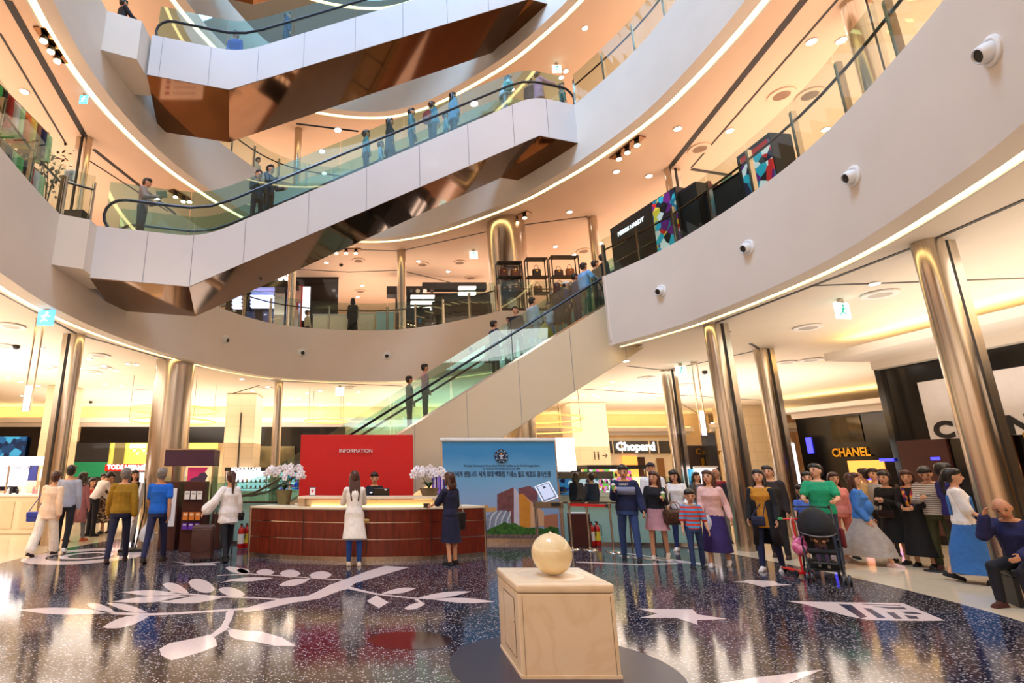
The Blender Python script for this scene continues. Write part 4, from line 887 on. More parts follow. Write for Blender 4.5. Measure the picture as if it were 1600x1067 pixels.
exit_sign(1064, 580, 5.05, 'green exit sign hanging beside the slim column right of the stone pier'); exit_sign(531, 612, 5.05, 'green exit sign hanging behind the lowest escalator'); exit_sign(740, 399, 10.95, 'green exit sign hanging in the second level ceiling by the thick column')
exit_sign(870, 108, 16.85, 'lit exit sign hanging above the head of the middle escalator'); exit_sign(130, 160, 10.95, 'blue glowing sign hanging in the ceiling above the foot of the middle escalator', True).scale = (.6, .6, .7)
src = None
for p, z in (((26, 540), 5.05), ((1101, 580), 5.05), ((533, 398+15), 10.95), ((142, 628-1), 5.05)):
    x, y = G(p[0], p[1], z); o = MB().ell((0, 0, -.03), (.09, .09, .08), 14).build('camera_dome', M_DARK, smooth='full', loc=(x, y, z), label='dark dome camera on a ceiling', cat='camera', group='dark dome cameras on the ceilings')
def pendant(px0, py0, px1, py1, ylit, label):
    x, y = G(px0, py0, 5.05); zb = AY(px1, py1, y)[2]; zl = AY(px1, ylit, y)[2]; t = thing('pendant_lamp', label, 'lamp', (x, y, 5.05)); h = 5.05-zb
    for sx in (-1, 1): MB().box((sx*.085, 0, -h/2), (.02, .05, h)).build('frame_bar', M_STEEL, t)
    MB().box((0, 0, -.02), (.2, .06, .04)).build('ceiling_mount', M_STEEL, t); MB().box((0, 0, -h+(zl-zb)/2), (.14, .04, zl-zb)).build('lit_tube', glow((236, 236, 255), 3.0), t); return t
pendant(64, 497, 40, 642, 603, 'tall narrow pendant lamp with a lit lower end at the far left'); pendant(1084, 566, 1100, 680, 642, 'tall narrow pendant lamp with a lit lower end between two slim columns')
def ring_lamp(px, py, Y, r, label, n2=True):
    x, y, z = AY(px, py, Y); t = thing('ring_chandelier', label, 'chandelier', (x, y, 5.05)); m = glow((255, 210, 120), .9)
    for k, (rr, dz) in enumerate(((r, 0), (r*.93, -.42))[:2 if n2 else 1]):
        MB().tube([(rr*math.cos(2*PI*i/40), rr*math.sin(2*PI*i/40), z-5.05+dz) for i in range(40)], .03, 6, True).build('brass_ring', m, t, smooth=True)
    for i in range(4): a = PI/4+PI*i/2; MB().tube([(r*math.cos(a), r*math.sin(a), z-5.05-(.42 if n2 else 0)), (r*math.cos(a), r*math.sin(a), 0)], .008, 5).build('suspension_wire', M_RAIL, t)
    return t
ring_lamp(273, 641, 20, 1.6, 'double ring brass chandelier behind the thick left column'); ring_lamp(842, 655, 20, 1.6, 'double ring brass chandelier peeping out beyond the lowest escalator'); ring_lamp(510, 658, 22, .9, 'small ring chandelier behind the foot of the lowest escalator', False)
# round nozzles on the parapet
def ring_hit(px, py, zlo, zhi):
    for i in range(len(RING)):
        P, Q = RING[i], RING[(i+1) % len(RING)]; h = HIT(px, py, P, Q); d = Q-P; s = (Vector((h[0], h[1]))-P).dot(d)/d.length_squared
        if -.01 <= s <= 1.01 and h[1] > 0 and zlo < h[2] < zhi: return h, d.normalized()
def nozzle(px, py, zlo, label):
    r_ = ring_hit(px, py, zlo, zlo+2.1)
    if not r_: print('nozzle miss', px, py); return
    h, d = r_; a = math.atan2(d.y, d.x); t = thing('air_nozzle', label, 'air nozzle', h, a); m = Matrix.Rotation(-PI/2, 4, 'X')   # local +y points into the atrium
    MB().lathe([(.001, 0), (.16, 0), (.16, .02), (.13, .035), (.115, .02)], n=28, m=m).build('flange', M_WH, t, smooth=True)
    m2 = Matrix.Rotation(-R(50), 4, 'X') @ Matrix.Translation((0, 0, 0)); eb = MB().lathe([(.105, 0), (.11, .05), (.09, .12), (.075, .13), (.07, .10)], n=24, m=Matrix.Rotation(-R(105), 4, 'X')).build('eyeball', M_WH, t, smooth=True)
    MB().lathe([(.068, .1), (.068, .112)], n=20, m=Matrix.Rotation(-R(105), 4, 'X')).build('nozzle_mouth', M_DARK, eb)
for i, (px, py, w) in enumerate([(1550, 79, 'largest, nearest the upper right'), (1334, 275, 'under the framed columns at upper right'), (1169, 387, 'under the second art kiosk'), (1033, 455, 'beside the head of the lowest escalator'), (605, 556, 'above the pink shirt rider'), (472, 551, 'below the white counters upstairs'), (352, 531, 'below the blue LED shelves upstairs'), (738, 545, 'just above the coat wearing rider')]):
    nozzle(px, py, 5.0, 'round air nozzle on the white parapet, '+w)

# ================================================================ second level shops
ZF = 6.94
def thing2(name, label, cat, px, Y, z=ZF): x, _, _ = AY(px, 500, Y); return thing(name, label, cat, (x, Y, z))
s = thing2('dark_boutique', 'dark cosmetics boutique with glowing white shelves and a white name upstairs', 'shop', 440, 24.5)
panelf('dark_wall', 452, 426, 528, 532, 24.5, M_BLACK, s, .2); panelf('dark_wall', 352, 436, 452, 532, 24.0, M_BLACK, s, .2); textf('NARS', 434, 432, 23.8, .55, M_WGLOW, s, bold=.03)
MB().box((-1.1, -1.5, 2.6), (4.6, 2.8, .3)).build('canopy', M_BLACK, s)
for i in range(6): panelf('glowing_shelf', 391, 448+i*5.6, 427, 450.5+i*5.6, 22.6, glow((205, 205, 255), 2.2), s, .3)
for i in range(5): panelf('glowing_shelf', 362, 455+i*5.6, 376, 457.5+i*5.6, 22.6, glow((205, 205, 255), 1.6), s, .3)
panelf('lit_partition', 428, 446, 444, 520, 22.4, M_WH, s); panelf('lit_partition', 470, 448, 484, 500, 22.4, M_WGLOW2, s); panelf('pink_banner', 456, 446, 470, 512, 22.0, mat('banner_pink', (236, 160, 150), .5, build=f_patches([(240, 200, 190), (220, 90, 110), (250, 236, 226)], 3)), s); panelf('red_edge', 470, 446, 472, 512, 21.95, M_RED, s)
def counter2(label, x0, x1, yt, Y, m, d=.7, base=ZF, name='service_counter', cat='counter'):
    a, b, _, zt = fr(x0, yt, x1, yt+1, Y); t = thing(name, label, cat, ((a+b)/2, Y, base)); h = zt-base; cbd = MB().rbox((0, d/2, h/2), (b-a, d, h), .02).build('counter_body', m, t); MB().box((0, d/2, h+.015), (b-a+.04, d+.04, .03)).build('countertop', M_WH if m != M_BLACKM else M_BLACK, t)
    for i in range(int((b-a)/.7)): MB().box((-(b-a)/2+.35+i*.7, -.006, h/2), (.62, .012, h*.7)).build('drawer_front', m, cbd)
    return t
counter2('white service counter beside the woman standing in black upstairs', 489, 545, 492, 21.4, M_CREAM); counter2('white service counter before the seated dark haired clerk upstairs', 556, 586, 490, 21.6, M_CREAM); counter2('pale blue service counter right of the seated clerk upstairs', 588, 616, 488, 21.2, plain((170, 206, 214), .4))
s = thing2('cap_display', 'black display shelter with brightly lit cap shelves and mannequin heads', 'display', 650, 24.0)
panelf('black_roof', 604, 447, 660, 460, 23.8, M_BLACKM, s, .6); panelf('black_roof', 660, 441, 760, 452, 24.2, M_BLACKM, s, .4); panelf('back_wall', 618, 458, 770, 525, 24.6, M_BLACKM, s, .15); MB().box((-1.1, -.2, .6), (.1, .1, 1.2)).box((2.6, .4, 1.0), (.1, .1, 2.0)).build('roof_post', M_STEEL, s)
for i in range(3):
    panelf('lit_shelf', 642, 461+i*9, 679, 464+i*9, 23.6, glow((255, 240, 225), 2.6), s, .25)
    if i < 2: panelf('lit_shelf', 717, 447+i*9, 744, 450+i*9, 23.6, glow((255, 240, 225), 2.6), s, .25)
rnd = random.Random(8)
for i in range(4): x, _, z = AY(642+i*11, 457, 23.7); m = MB(); m.ell((x-s.location.x, -.25, z-ZF+.1), (.11, .13, .10), 10); m.ell((x-s.location.x, -.42, z-ZF+.06), (.10, .12, .02), 8); m.build('display_cap', plain([(30, 28, 30), (150, 140, 120), (210, 200, 190), (60, 40, 30)][i], .7), s, smooth=True)
for i in range(9):
    px, py = (644+i % 3*12, 470+i//3*9); x, _, z = AY(px, py, 23.6); MB().ell((x-s.location.x, -.05, z-ZF), (.10, .08, .07), 8).build('display_cap', plain(rnd.choice([(220, 210, 200), (40, 36, 36), (130, 90, 60), (170, 60, 40)]), .7), s, smooth=True)
counter2('long black counter behind glass between the caps and the thick column', 676, 762, 472, 21.8, M_BLACKM); counter2('black counter below the lit cap shelves', 620, 672, 482, 22.0, M_BLACKM)
# handbag rack
hb = thing('handbag_rack', 'three bay black open shelf rack holding leather handbags upstairs', 'shelf', (5.45, 17.62, ZF), 0)
bays = [(-.98, .04, .85, 2.0), (.0, .04, .72, 2.14), (.98, .0, .95, 2.2)]
for bx_, by_, w, h in bays:
    for sx in (-1, 1):
        for sy in (0, .32): MB().box((bx_+sx*w/2, by_+sy, h/2), (.035, .035, h)).build('rack_post', M_BLACKM, hb)
    for z in (.25, .85, 1.45, h): MB().box((bx_, by_+.16, z), (w+.03, .34, .03)).build('rack_shelf', M_BLACKM, hb)
cb = [(96, 40, 26), (120, 62, 30), (40, 26, 22), (70, 34, 40), (150, 90, 50), (30, 30, 34)]
def handbag(name, label, loc, col, w=.32, h=.24, d=.14, rz=0, parent=None, strap=None, group=None, hardware=M_GOLD):
    t = thing(name, label, 'bag', loc, rz, group); bb_ = MB().rbox((0, 0, h/2), (w, d, h), .045).build('bag_body', mat('leather_%d_%d_%d' % col, col, .4, build=noisy(.15, 8)), t, smooth=True)
    L_ = [(w*.28*math.cos(a), 0, h-.01+.6*h*math.sin(a)) for a in [PI*i/8 for i in range(9)]]; MB().tube(L_, .009, 6).build('bag_handle', mat('leather_%d_%d_%d' % col, col, .4), t, smooth=True)
    MB().box((0, -d/2-.004, h*.72), (w*.2, .01, .035)).build('bag_clasp', hardware, bb_); return t
hm = Matrix.Translation(hb.location) @ Matrix.Identity(4); k = 0
places = ['at the near end of the top shelf', 'second along the top shelf', 'in the middle bay top shelf', 'first in the right bay top shelf', 'last in the right bay top shelf', 'on the lower shelf of the near bay', 'second on the lower shelf of the near bay', 'on the lower shelf of the middle bay', 'first on the lower shelf of the right bay', 'last on the lower shelf of the right bay']
for z in (1.465, .865):
    for bx_, by_, w, h in bays:
        for q in ((-.2, .2) if w > .8 else (0,)):
            p = hm @ Vector((bx_+q, by_+.16, z)); c = cb[k % 6]; handbag('leather_handbag', 'leather handbag on the black rack, '+places[k], tuple(p), c, .3, .26 if k % 2 else .3, 0.15, 0, group='handbags on the black rack'); k += 1
# right side kiosks
KP, KQ = (6.85, 13.75), (7.75, 10.4); dk, ak = along(KP, KQ)
kk = thing('brand_kiosk', 'black brand kiosk with white name and vivid art panel behind the right balustrade', 'kiosk', (*KP, ZF), ak)
def krect(px0, py0, px1, py1, P=KP, Q=KQ): a, z0 = onplane(P, Q, px0, py0); b, z1 = onplane(P, Q, px1, py1); return a, b, z0-ZF, z1-ZF
a, _, _, za_ = krect(952, 352, 952, 352); b, _, zb_2, _ = krect(1056, 298, 1056, 298); H_ = (za_+zb_2)/2
c, _, _, _ = krect(1019, 330, 1019, 330)
MB().box(((a+b)/2, .3, H_/2), (b-a, .6, H_)).build('kiosk_body', M_BLACKM, kk, bevel=.01); MB().box((b+.25, .5, H_*.46), (.5, .8, H_*.92)).build('kiosk_side', M_BLACKM, kk)
ART = mat('art_print', (60, 60, 90), .4, emis=.25, build=f_patches([(24, 30, 60), (220, 40, 40), (240, 236, 232), (30, 120, 150), (40, 170, 190), (230, 200, 60), (110, 30, 120), (20, 20, 30)], 5))
MB().box(((c+b)/2, -.02, H_*.5), ((b-c)*.9, .03, H_*.94)).build('art_panel', ART, kk); text('lettering', 'PIERRE HARDY', .17, M_WGLOW2, kk, ((a+c)/2, -.012, H_*.80), fit=(c-a)*.62, bold=.004)
for q in (.35, .62): MB().box(((a+c)/2, -.01, H_*q), ((c-a)*.96, .015, .012)).build('shelf_line', M_STEEL, kk)
K2P, K2Q = (7.9, 10.0), (8.1, 8.1); d2, a2 = along(K2P, K2Q)
k2_ = thing('art_kiosk', 'black framed kiosk with a bright red and blue abstract art print', 'kiosk', (*K2P, ZF), a2)
a, _, _, za_ = krect(1144, 232, 1144, 232, K2P, K2Q); b, _, zb_2, _ = krect(1205, 224, 1205, 224, K2P, K2Q)
a = max(a, -.5); b = max(b, a+.9); H2 = (za_+zb_2)/2
MB().box(((a+b)/2, .25, H2/2), (b-a, .5, H2)).build('kiosk_body', M_BLACKM, k2_, bevel=.01); MB().box(((a+b)/2+.05, -.02, H2*.48), ((b-a)*.84, .03, H2*.86)).build('art_panel', ART, k2_); MB().box(((a+b)/2+.05, -.03, H2*.86), ((b-a)*.8, .03, H2*.1)).build('red_header', M_RED, k2_)
k3_ = thing('dark_counter', 'low black display counter with folded goods between the two art kiosks', 'counter', (7.85, 11.2, ZF), math.atan2(-1, .2))
MB().rbox((0, .3, .6), (1.1, .6, 1.2), .02).build('counter_body', M_BLACKM, k3_); MB().box((0, .3, 1.215), (1.14, .64, .03)).build('countertop', M_BLACK, k3_)
o = MB().rbox((0, 0, .06), (.34, .3, .12), .05).build('folded_scarf', cloth((150, 170, 120)), loc=(8.1, 11.1, ZF+1.232), label='folded green scarf on the low black counter upstairs', cat='scarf')
# clothes racks upstairs at the left
rk = thing('clothes_rack', 'two tier clothes rack filled with green and red garments behind the left balustrade', 'rack', (-7.55, 9.1, ZF), R(90))
for sx in (-1.35, 0, 1.35): MB().tube([(sx, 0, 0), (sx, 0, 2.12)], .02, 6).build('rack_leg', M_STEEL, rk); MB().box((sx, 0, .02), (.04, .4, .04)).build('rack_foot', M_STEEL, rk)
for z_ in (1.08, 2.08): MB().tube([(-1.4, 0, z_), (1.4, 0, z_)], .018, 6).build('rack_bar', M_STEEL, rk)
gc = [('green', (90, 190, 90)), ('white', (236, 232, 224)), ('yellow', (220, 196, 90)), ('pale green', (170, 210, 150)), ('red', (200, 50, 40)), ('orange', (224, 120, 60)), ('navy', (36, 40, 76)), ('dark', (50, 40, 40)), ('striped green', (120, 200, 110)), ('brown', (140, 90, 60))]
cp = mat('check_cloth', (110, 200, 110), .8, build=f_stripes(14, (240, 240, 210), 'Z'))
for i in range(30):
    nm, c = gc[(i*7) % 10]; m = MB(); rx = .05; y = 7.85+(i % 15)*.175; zr = ZF+(1.27 if i > 14 else .27)
    m.add([(q[0]*1, q[1], q[2]) for q in [(-.05, -.21, 0), (.05, -.21, 0), (.05, .21, 0), (-.05, .21, 0), (-.03, -.20, .62), (.03, -.20, .62), (.03, .20, .62), (-.03, .20, .62), (-.015, -.05, .74), (.015, -.05, .74), (.015, .05, .74), (-.015, .05, .74)]], [[3, 2, 1, 0], [0, 1, 5, 4], [1, 2, 6, 5], [2, 3, 7, 6], [3, 0, 4, 7], [4, 5, 9, 8], [5, 6, 10, 9], [6, 7, 11, 10], [7, 4, 8, 11], [8, 9, 10, 11]])
    o = m.build('hanging_garment', cp if 'striped' in nm else cloth(c), loc=(-7.55, y, zr), label='%s garment on the %s bar of the two tier clothes rack' % (nm, 'upper' if i > 14 else 'lower'), cat='garment', group='garments on the left rack'); o.rotation_euler = (0, 0, R(90+(i % 3-1)*6)); MB().tube([(0, 0, .74), (0, 0, .80)], .005, 5).build('hanger_hook', M_CHROME, o)
def plant(name, label, loc, h, pot, n=36, sp=.4, col=(50, 80, 30), seed=1):
    t = thing(name, label, 'plant', loc); r = random.Random(seed); MB().lathe([(.01, 0), (.13, 0), (.17, .28), (.15, .28), (.14, .24)], n=18).build('pot', pot, t, smooth=True)
    st = MB()
    for i in range(4): a = i*1.6; st.tube([(0, 0, .2), (.06*math.cos(a), .06*math.sin(a), h*.5), (.2*math.cos(a), .2*math.sin(a), h*.8)], .012, 5)
    st.build('stem', plain((80, 60, 36), .7), t); lf = MB()
    for i in range(n):
        c = Vector((r.gauss(0, sp*.5), r.gauss(0, sp*.5), h*.45+r.random()*h*.55)); d = Vector((c.x+r.uniform(-.2, .2), c.y+r.uniform(-.2, .2), r.uniform(-.1, .3))).normalized()*.13; w = d.cross(Vector((0, 0, 1))).normalized()*.03; lf.add([c, c+d*.5+w, c+d, c+d*.5-w, c+d*.5+Vector((0, 0, .012))], [[0, 1, 4], [1, 2, 4], [2, 3, 4], [3, 0, 4]])
    lf.build('foliage', cloth(col), t)['kind'] = 'stuff'; return t
plant('potted_plant', 'bushy dark potted plant at the end of the clothes rack upstairs', (-7.45, 10.62, ZF), 1.75, M_BLACKM, 90, .32, (70, 60, 34)); plant('potted_plant', 'tall leafy plant beside the first level clothes racks', (-8.0, 9.9, ZF), 1.3, M_BLACKM, 60, .3, (40, 64, 30), 3) if False else None
ss = thing('sign_stand', 'slim white notice stand behind the left upstairs balustrade', 'sign', (-7.35, 11.1, ZF)); MB().tube([(0, 0, 0), (0, 0, 1.2)], .012, 6).build('stand_pole', M_STEEL, ss); MB().box((0, 0, 1.4), (.26, .015, .36)).build('notice', M_WH, ss); MB().lathe([(.14, 0), (.14, .02)], n=16).build('stand_foot', M_STEEL, ss); MB().box((0, -.01, 1.42), (.18, .006, .22)).build('printed_lines', plain((150, 160, 170), .5), ss)
b_ = thing('dark_cabinet', 'black cabinet behind the balustrade beside the man in pink shirt', 'cabinet', (-7.75, 11.95, ZF)); MB().rbox((0, 0, .45), (.9, .4, .9), .02).build('cabinet_body', M_BLACKM, b_); MB().box((-.22, -.205, .45), (.42, .012, .8)).build('door', plain((40, 36, 36), .3), b_); MB().box((.22, -.205, .45), (.42, .012, .8)).build('door', plain((40, 36, 36), .3), b_)
dr = thing('directory_board', 'white floor directory board with red marks behind the middle escalator foot', 'sign', (-5.9, 14.9, ZF)); dr.location = (-7.2, 16.2, ZF)
MB().box((0, 0, 1.25), (1.5, .06, 1.2)).build('board', M_WGLOW2, dr)
for sx in (-.7, .7): MB().tube([(sx, 0, 0), (sx, 0, .7)], .02, 6).build('board_leg', M_STEEL, dr)
for i in range(4): MB().box((-.5, -.035, 1.65-i*.24), (.16, .01, .1)).build('red_mark', M_RED, dr); MB().box((.1, -.035, 1.65-i*.24), (.8, .008, .03)).build('printed_line', plain((150, 140, 150), .5), dr)
# ================================================================ people
def seg_caps(mb, a, b, r0, r1, n=10, flat=None):
    """tapered capsule"""
    a, b = Vector(a), Vector(b); d = b-a; L_ = d.length
    if L_ < 1e-5: return
    u = d/L_; pts = []; rs = []
    for t in (-.98, -.7, -.3): pts.append(a+u*r0*t); rs.append(r0*math.sqrt(max(.02, 1-t*t)))
    for t in (0, .33, .66, 1): pts.append(a+d*t); rs.append(r0+(r1-r0)*t)
    for t in (.3, .7, .98): pts.append(b+u*r1*t); rs.append(r1*math.sqrt(max(.02, 1-t*t)))
    mb.tube(pts, rs, n)
def loft(mb, rings, M, n=14):
    """closed stack of ellipses (x, y, z, rx, ry) carried by matrix M"""
    vs = []; fs = []
    z0, z1 = rings[0], rings[-1]; rings = [(z0[0], z0[1], z0[2]-.012, z0[3]*.7, z0[4]*.7)]+list(rings)+[(z1[0], z1[1], z1[2]+.012, z1[3]*.7, z1[4]*.7)]
    for cx, cy, z, rx, ry in rings:
        for j in range(n): a = 2*PI*j/n; vs.append(M @ Vector((cx+rx*math.cos(a), cy+ry*math.sin(a), z)))
    k = len(rings)
    for i in range(k-1):
        for j in range(n): fs.append([i*n+j, i*n+(j+1) % n, (i+1)*n+(j+1) % n, (i+1)*n+j])
    fs += [list(range(n))[::-1], [(k-1)*n+j for j in range(n)]]; mb.add(vs, fs)
def fuse(mb, name, m, parent, vox, sm=3, label=None):
    o = mb.build(name, m, parent, smooth='full')
    r = o.modifiers.new('fuse', 'REMESH'); r.mode = 'VOXEL'; r.voxel_size = vox; r.use_smooth_shade = True
    s = o.modifiers.new('smooth', 'SMOOTH'); s.factor = .5; s.iterations = sm
    if label: o['label'] = label
    bake(o)
    for p in o.data.polygons: p.use_smooth = True
    return o
HAIRC = {'black': (26, 18, 16), 'brown': (70, 34, 22), 'dark': (42, 26, 20), 'grey': (120, 112, 106)}
PEOPLE = []
def person(label, pos, head=0, H=1.66, top=(200, 200, 200), sleeve='long', bot=(30, 30, 40), bottom='pants', shoes=(30, 26, 26), hair=('short', 'black'), legs=((0, 0), (0, 0)),
           arms=((4, 8, 12, 0), (4, 8, 12, 0)), lean=0, side=0, nod=0, turn=0, fem=False, q=1, hem=0.0, skirt=None, loose=.0, group=None, tmat=None, bmat=None, coat=None, skin=None, bald=False, sit=None, out=3, face=None, view=True):
    """head = compass heading in degrees (0 away from the camera, 180 towards it, 90 to the right)
    legs: per leg (thigh swing, knee bend); arms: per arm (swing, outward, elbow bend, inward); right side first"""
    if view: head = head+math.degrees(math.atan2(pos[0], pos[1]))
    k = H/1.70; vox = {2: .0085, 1: .013, 0: .022}[q]; skin = skin or M_SKIN; sw = .92 if fem else 1.0
    root_mb = MB(); PZ = .92
    UB = Matrix.Translation((0, 0, PZ)) @ Matrix.Rotation(R(-lean), 4, 'X') @ Matrix.Rotation(R(side), 4, 'Y')
    # legs
    J = []
    for i, sx in enumerate((1, -1)):
        th, kn = legs[i]; hip = Vector((sx*.088, 0, PZ-.03)); o_ = R(out)
        d1 = Vector((sx*math.sin(o_), math.sin(R(th))*math.cos(o_), -math.cos(R(th))*math.cos(o_))); kne = hip+d1*.42
        sa = th-kn; d2 = Vector((sx*math.sin(o_)*.3, math.sin(R(sa)), -math.cos(R(sa)))); ank = kne+d2*.415; J.append((hip, kne, ank, sa))
    zmin = min(j[2].z for j in J); lift = .075-zmin
    if sit is not None: lift = sit-PZ+.06
    UP = Matrix.Translation((0, 0, lift)); UB = UP @ UB; V = lambda v: UP @ v
    body = MB()
    # torso
    def T(g=0.0, z0=-.10, z1=.50, flare=0.0, shoulder=True, mb=None):
        mb = mb if mb is not None else body
        sec = [(-.10, .150, .105, 0), (0, .158, .108, -.005), (.12, .132*(.95 if fem else 1.06), .092, 0), (.24, .142*sw, .098, .005), (.34, .160*sw, .105 if not fem else .115, .012 if fem else .005), (.43, .165*sw, .092, -.005), (.485, .11*sw, .070, -.008)]
        def at(z):
            if z < sec[0][0]: return (0, sec[0][3], z, sec[0][1]+flare*(sec[0][0]-z)*1.0, sec[0][2]+flare*(sec[0][0]-z)*.9)
            for a, b in zip(sec, sec[1:]):
                if a[0] <= z <= b[0]: u = (z-a[0])/(b[0]-a[0]); return (0, a[3]+(b[3]-a[3])*u, z, a[1]+(b[1]-a[1])*u, a[2]+(b[2]-a[2])*u)
            return (0, sec[-1][3], z, sec[-1][1], sec[-1][2])
        zs = [z0]+[s[0] for s in sec if z0+.01 < s[0] < z1-.01]+[z1]
        loft(mb, [(a, b, c, d+g+(loose if mb is not body and c < .4 else 0), e+g+(loose if mb is not body and c < .4 else 0)) for a, b, c, d, e in map(at, zs)], UB)
        if shoulder: seg_caps(mb, UB @ Vector((-.142*sw*(.94 if fem else 1), -.005, .442)), UB @ Vector((.142*sw*(.94 if fem else 1), -.005, .442)), .046+g*.8, .046+g*.8)
    T()
    # neck and head
    HB = UB @ Matrix.Translation((0, .0, .50)) @ Matrix.Rotation(R(-nod), 4, 'X') @ Matrix.Rotation(R(-turn), 4, 'Z'); hs = 1.07/max(.78, min(1.0, k))
    HB = HB @ Matrix.Scale(hs, 4)
    seg_caps(body, UB @ Vector((0, -.01, .46)), HB @ Vector((0, .005, .09)), .052, .050)
    HR = HB.to_3x3()
    body.ell(HB @ Vector((0, .005, .165)), (.076, .094, .108), 16, HR.to_4x4()); body.ell(HB @ Vector((0, .035, .105)), (.054, .056, .055), 12, HR.to_4x4())
    if q: body.ell(HB @ Vector((0, .100, .135)), (.013, .018, .024), 8, HR.to_4x4()); 
    for sx in (-1, 1): body.ell(HB @ Vector((sx*.078, .005, .150)), (.012, .020, .032), 8, HR.to_4x4())
    # arms
    AJ = []
    for i, sx in enumerate((1, -1)):
        f, o_, e, y = arms[i]; sh = UB @ Vector((sx*(.150 if fem else .166), -.005, .435)); rb = Matrix.Rotation(R(-lean*.4), 3, 'X')
        d1 = rb @ Vector((sx*math.sin(R(o_)), math.sin(R(f))*math.cos(R(o_)), -math.cos(R(f))*math.cos(R(o_)))); el = sh+d1*.275
        d2 = rb @ Vector((-sx*math.sin(R(y))+sx*math.sin(R(o_))*.35, math.sin(R(f+e))*math.cos(R(y)), -math.cos(R(f+e))*math.cos(R(y)))).normalized(); wr = el+d2*.245; AJ.append((sh, el, wr, d2))
        seg_caps(body, sh, el, .047 if not fem else .041, .038 if not fem else .034); seg_caps(body, el, wr, .037 if not fem else .032, .026 if not fem else .023)
        # hand: palm, four curled fingers, thumb
        x_, y_ = frame(d2); inn = Vector((-sx, 0, 0)); inn = (inn-d2*inn.dot(d2)).normalized(); fw = d2.cross(inn).normalized()
        if fw.y < 0 and abs(fw.y) > .1: fw = -fw
        pc = wr+d2*.045; M3 = Matrix((inn, fw, d2)).transposed().to_4x4(); body.ell(pc, (.018, .038, .050), 10, M3)
        if q:
            for j, (off, ln) in enumerate(((-.027, .058), (-.009, .070), (.009, .075), (.027, .066))):
                a = wr+d2*.080+fw*off; b = a+d2*ln*.5+inn*ln*.12; c = b+d2*ln*.38+inn*ln*.45
                seg_caps(body, a, b, .0095, .009, 7); seg_caps(body, b, c, .009, .0075, 7)
            a = wr+d2*.025+fw*.03; b = a+fw*.026+d2*.032+inn*.008; seg_caps(body, a, b, .012, .010, 7); seg_caps(body, b, b+d2*.028+inn*.008, .010, .008, 7)
    # leg flesh and feet
    for i, (hip, kne, ank, sa) in enumerate(J):
        hip, kne, ank = V(hip), V(kne), V(ank); tk = .8 if bottom in ('pants', 'wide') else 1.0; seg_caps(body, hip+Vector((0, 0, -.02)), kne, .080*tk, .052*tk); seg_caps(body, kne, ank, .052*tk, .036*tk)
        cf = kne.lerp(ank, .33)+Vector((0, -.010, 0)); body.ell(cf, (.046*tk, .046*tk, .07), 8)
        pit = -R(sa)*.55 if sa < -8 else (R(sa)*.35 if sa > 12 else 0); J[i] = (hip, kne, ank, pit)
        fm = Matrix.Translation(ank) @ Matrix.Rotation(-pit, 4, 'X'); seg_caps(body, fm @ Vector((0, -.03, -.035)), fm @ Vector((0, .13, -.05)), .034, .026)
    root = fuse(body, 'person', skin, None, vox*k if q else vox, 2 if q > 1 else 2)
    tag(root, label, 'person', group)
    # ---- clothes
    tm = tmat or cloth(top); bm_ = bmat or cloth(bot); cv = vox*1.15
    g = .016+(.006 if q == 0 else 0)
    def arm_cloth(mb, g, which):
        for sh, el, wr, d2 in AJ:
            ra, re, rw = .052+g+loose*.4, .043+g+loose*.5, .030+g+loose*.6
            if fem: ra -= .005; re -= .004
            if which == 'long': seg_caps(mb, sh, el, ra, re); seg_caps(mb, el, wr-d2*.01, re, rw)
            elif which == 'short': seg_caps(mb, sh, sh.lerp(el, .66), ra-.004, ra-.006)
            elif which == 'wide': seg_caps(mb, sh, el, ra, re+.02); seg_caps(mb, el, el.lerp(wr, .8), re+.02, rw+.05)
            elif which == 'half': seg_caps(mb, sh, el, ra+.006, re+.012)
    tp = MB(); T(g, hem-.05 if bottom != 'dress' else -.06, .475, .16 if loose or hem < -.1 else .1, True, tp)
    if sleeve: arm_cloth(tp, g, sleeve)
    if hem < -.12 and not coat:
        for hip, kne, ank, _ in J: seg_caps(tp, hip, hip.lerp(kne, min(.9, (-hem-.0)/.5)), .105, .11)
    fuse(tp, 'dress_top' if bottom == 'dress' else 'top', tm, root, cv, 2)
    if coat:   # open coat over the top: back, sides and sleeves
        cc, chem = coat; cm = MB(); M2 = UB
        n = 18; rows = [(.46, .13, .10), (.40, .185*sw, .125), (.24, .18*sw, .13), (.05, .185, .14), (chem*.5, .205, .16), (chem, .23, .175)]; vs = []; fs = []
        for z, rx, ry in rows:
            for th_ in (0, 1):
                for j in range(n+1): a = R(118)+R(304)*j/n; rr = 1.0-.10*th_; vs.append(M2 @ Vector((rx*rr*math.cos(a), ry*rr*math.sin(a)-.01, z)))
        W = 2*(n+1)
        for i in range(len(rows)-1):
            for j in range(n):
                a, b = i*W+j, (i+1)*W+j; fs.append([a, a+1, b+1, b]); a += n+1; b += n+1; fs.append([a, b, b+1, a+1])
            for j in (0, n): a, b = i*W+j, (i+1)*W+j; fs.append([a, b, b+n+1, a+n+1])
        for i in (0, len(rows)-1):
            for j in range(n): a = i*W+j; fs.append([a, a+1, a+n+2, a+n+1])
        cm.add(vs, fs)
        for sh, el, wr, d2 in AJ: seg_caps(cm, sh+Vector((0, 0, -.01)), el, .070, .060); seg_caps(cm, el, wr, .060, .048)
        cm.build('coat', cloth(cc), root, smooth='full')
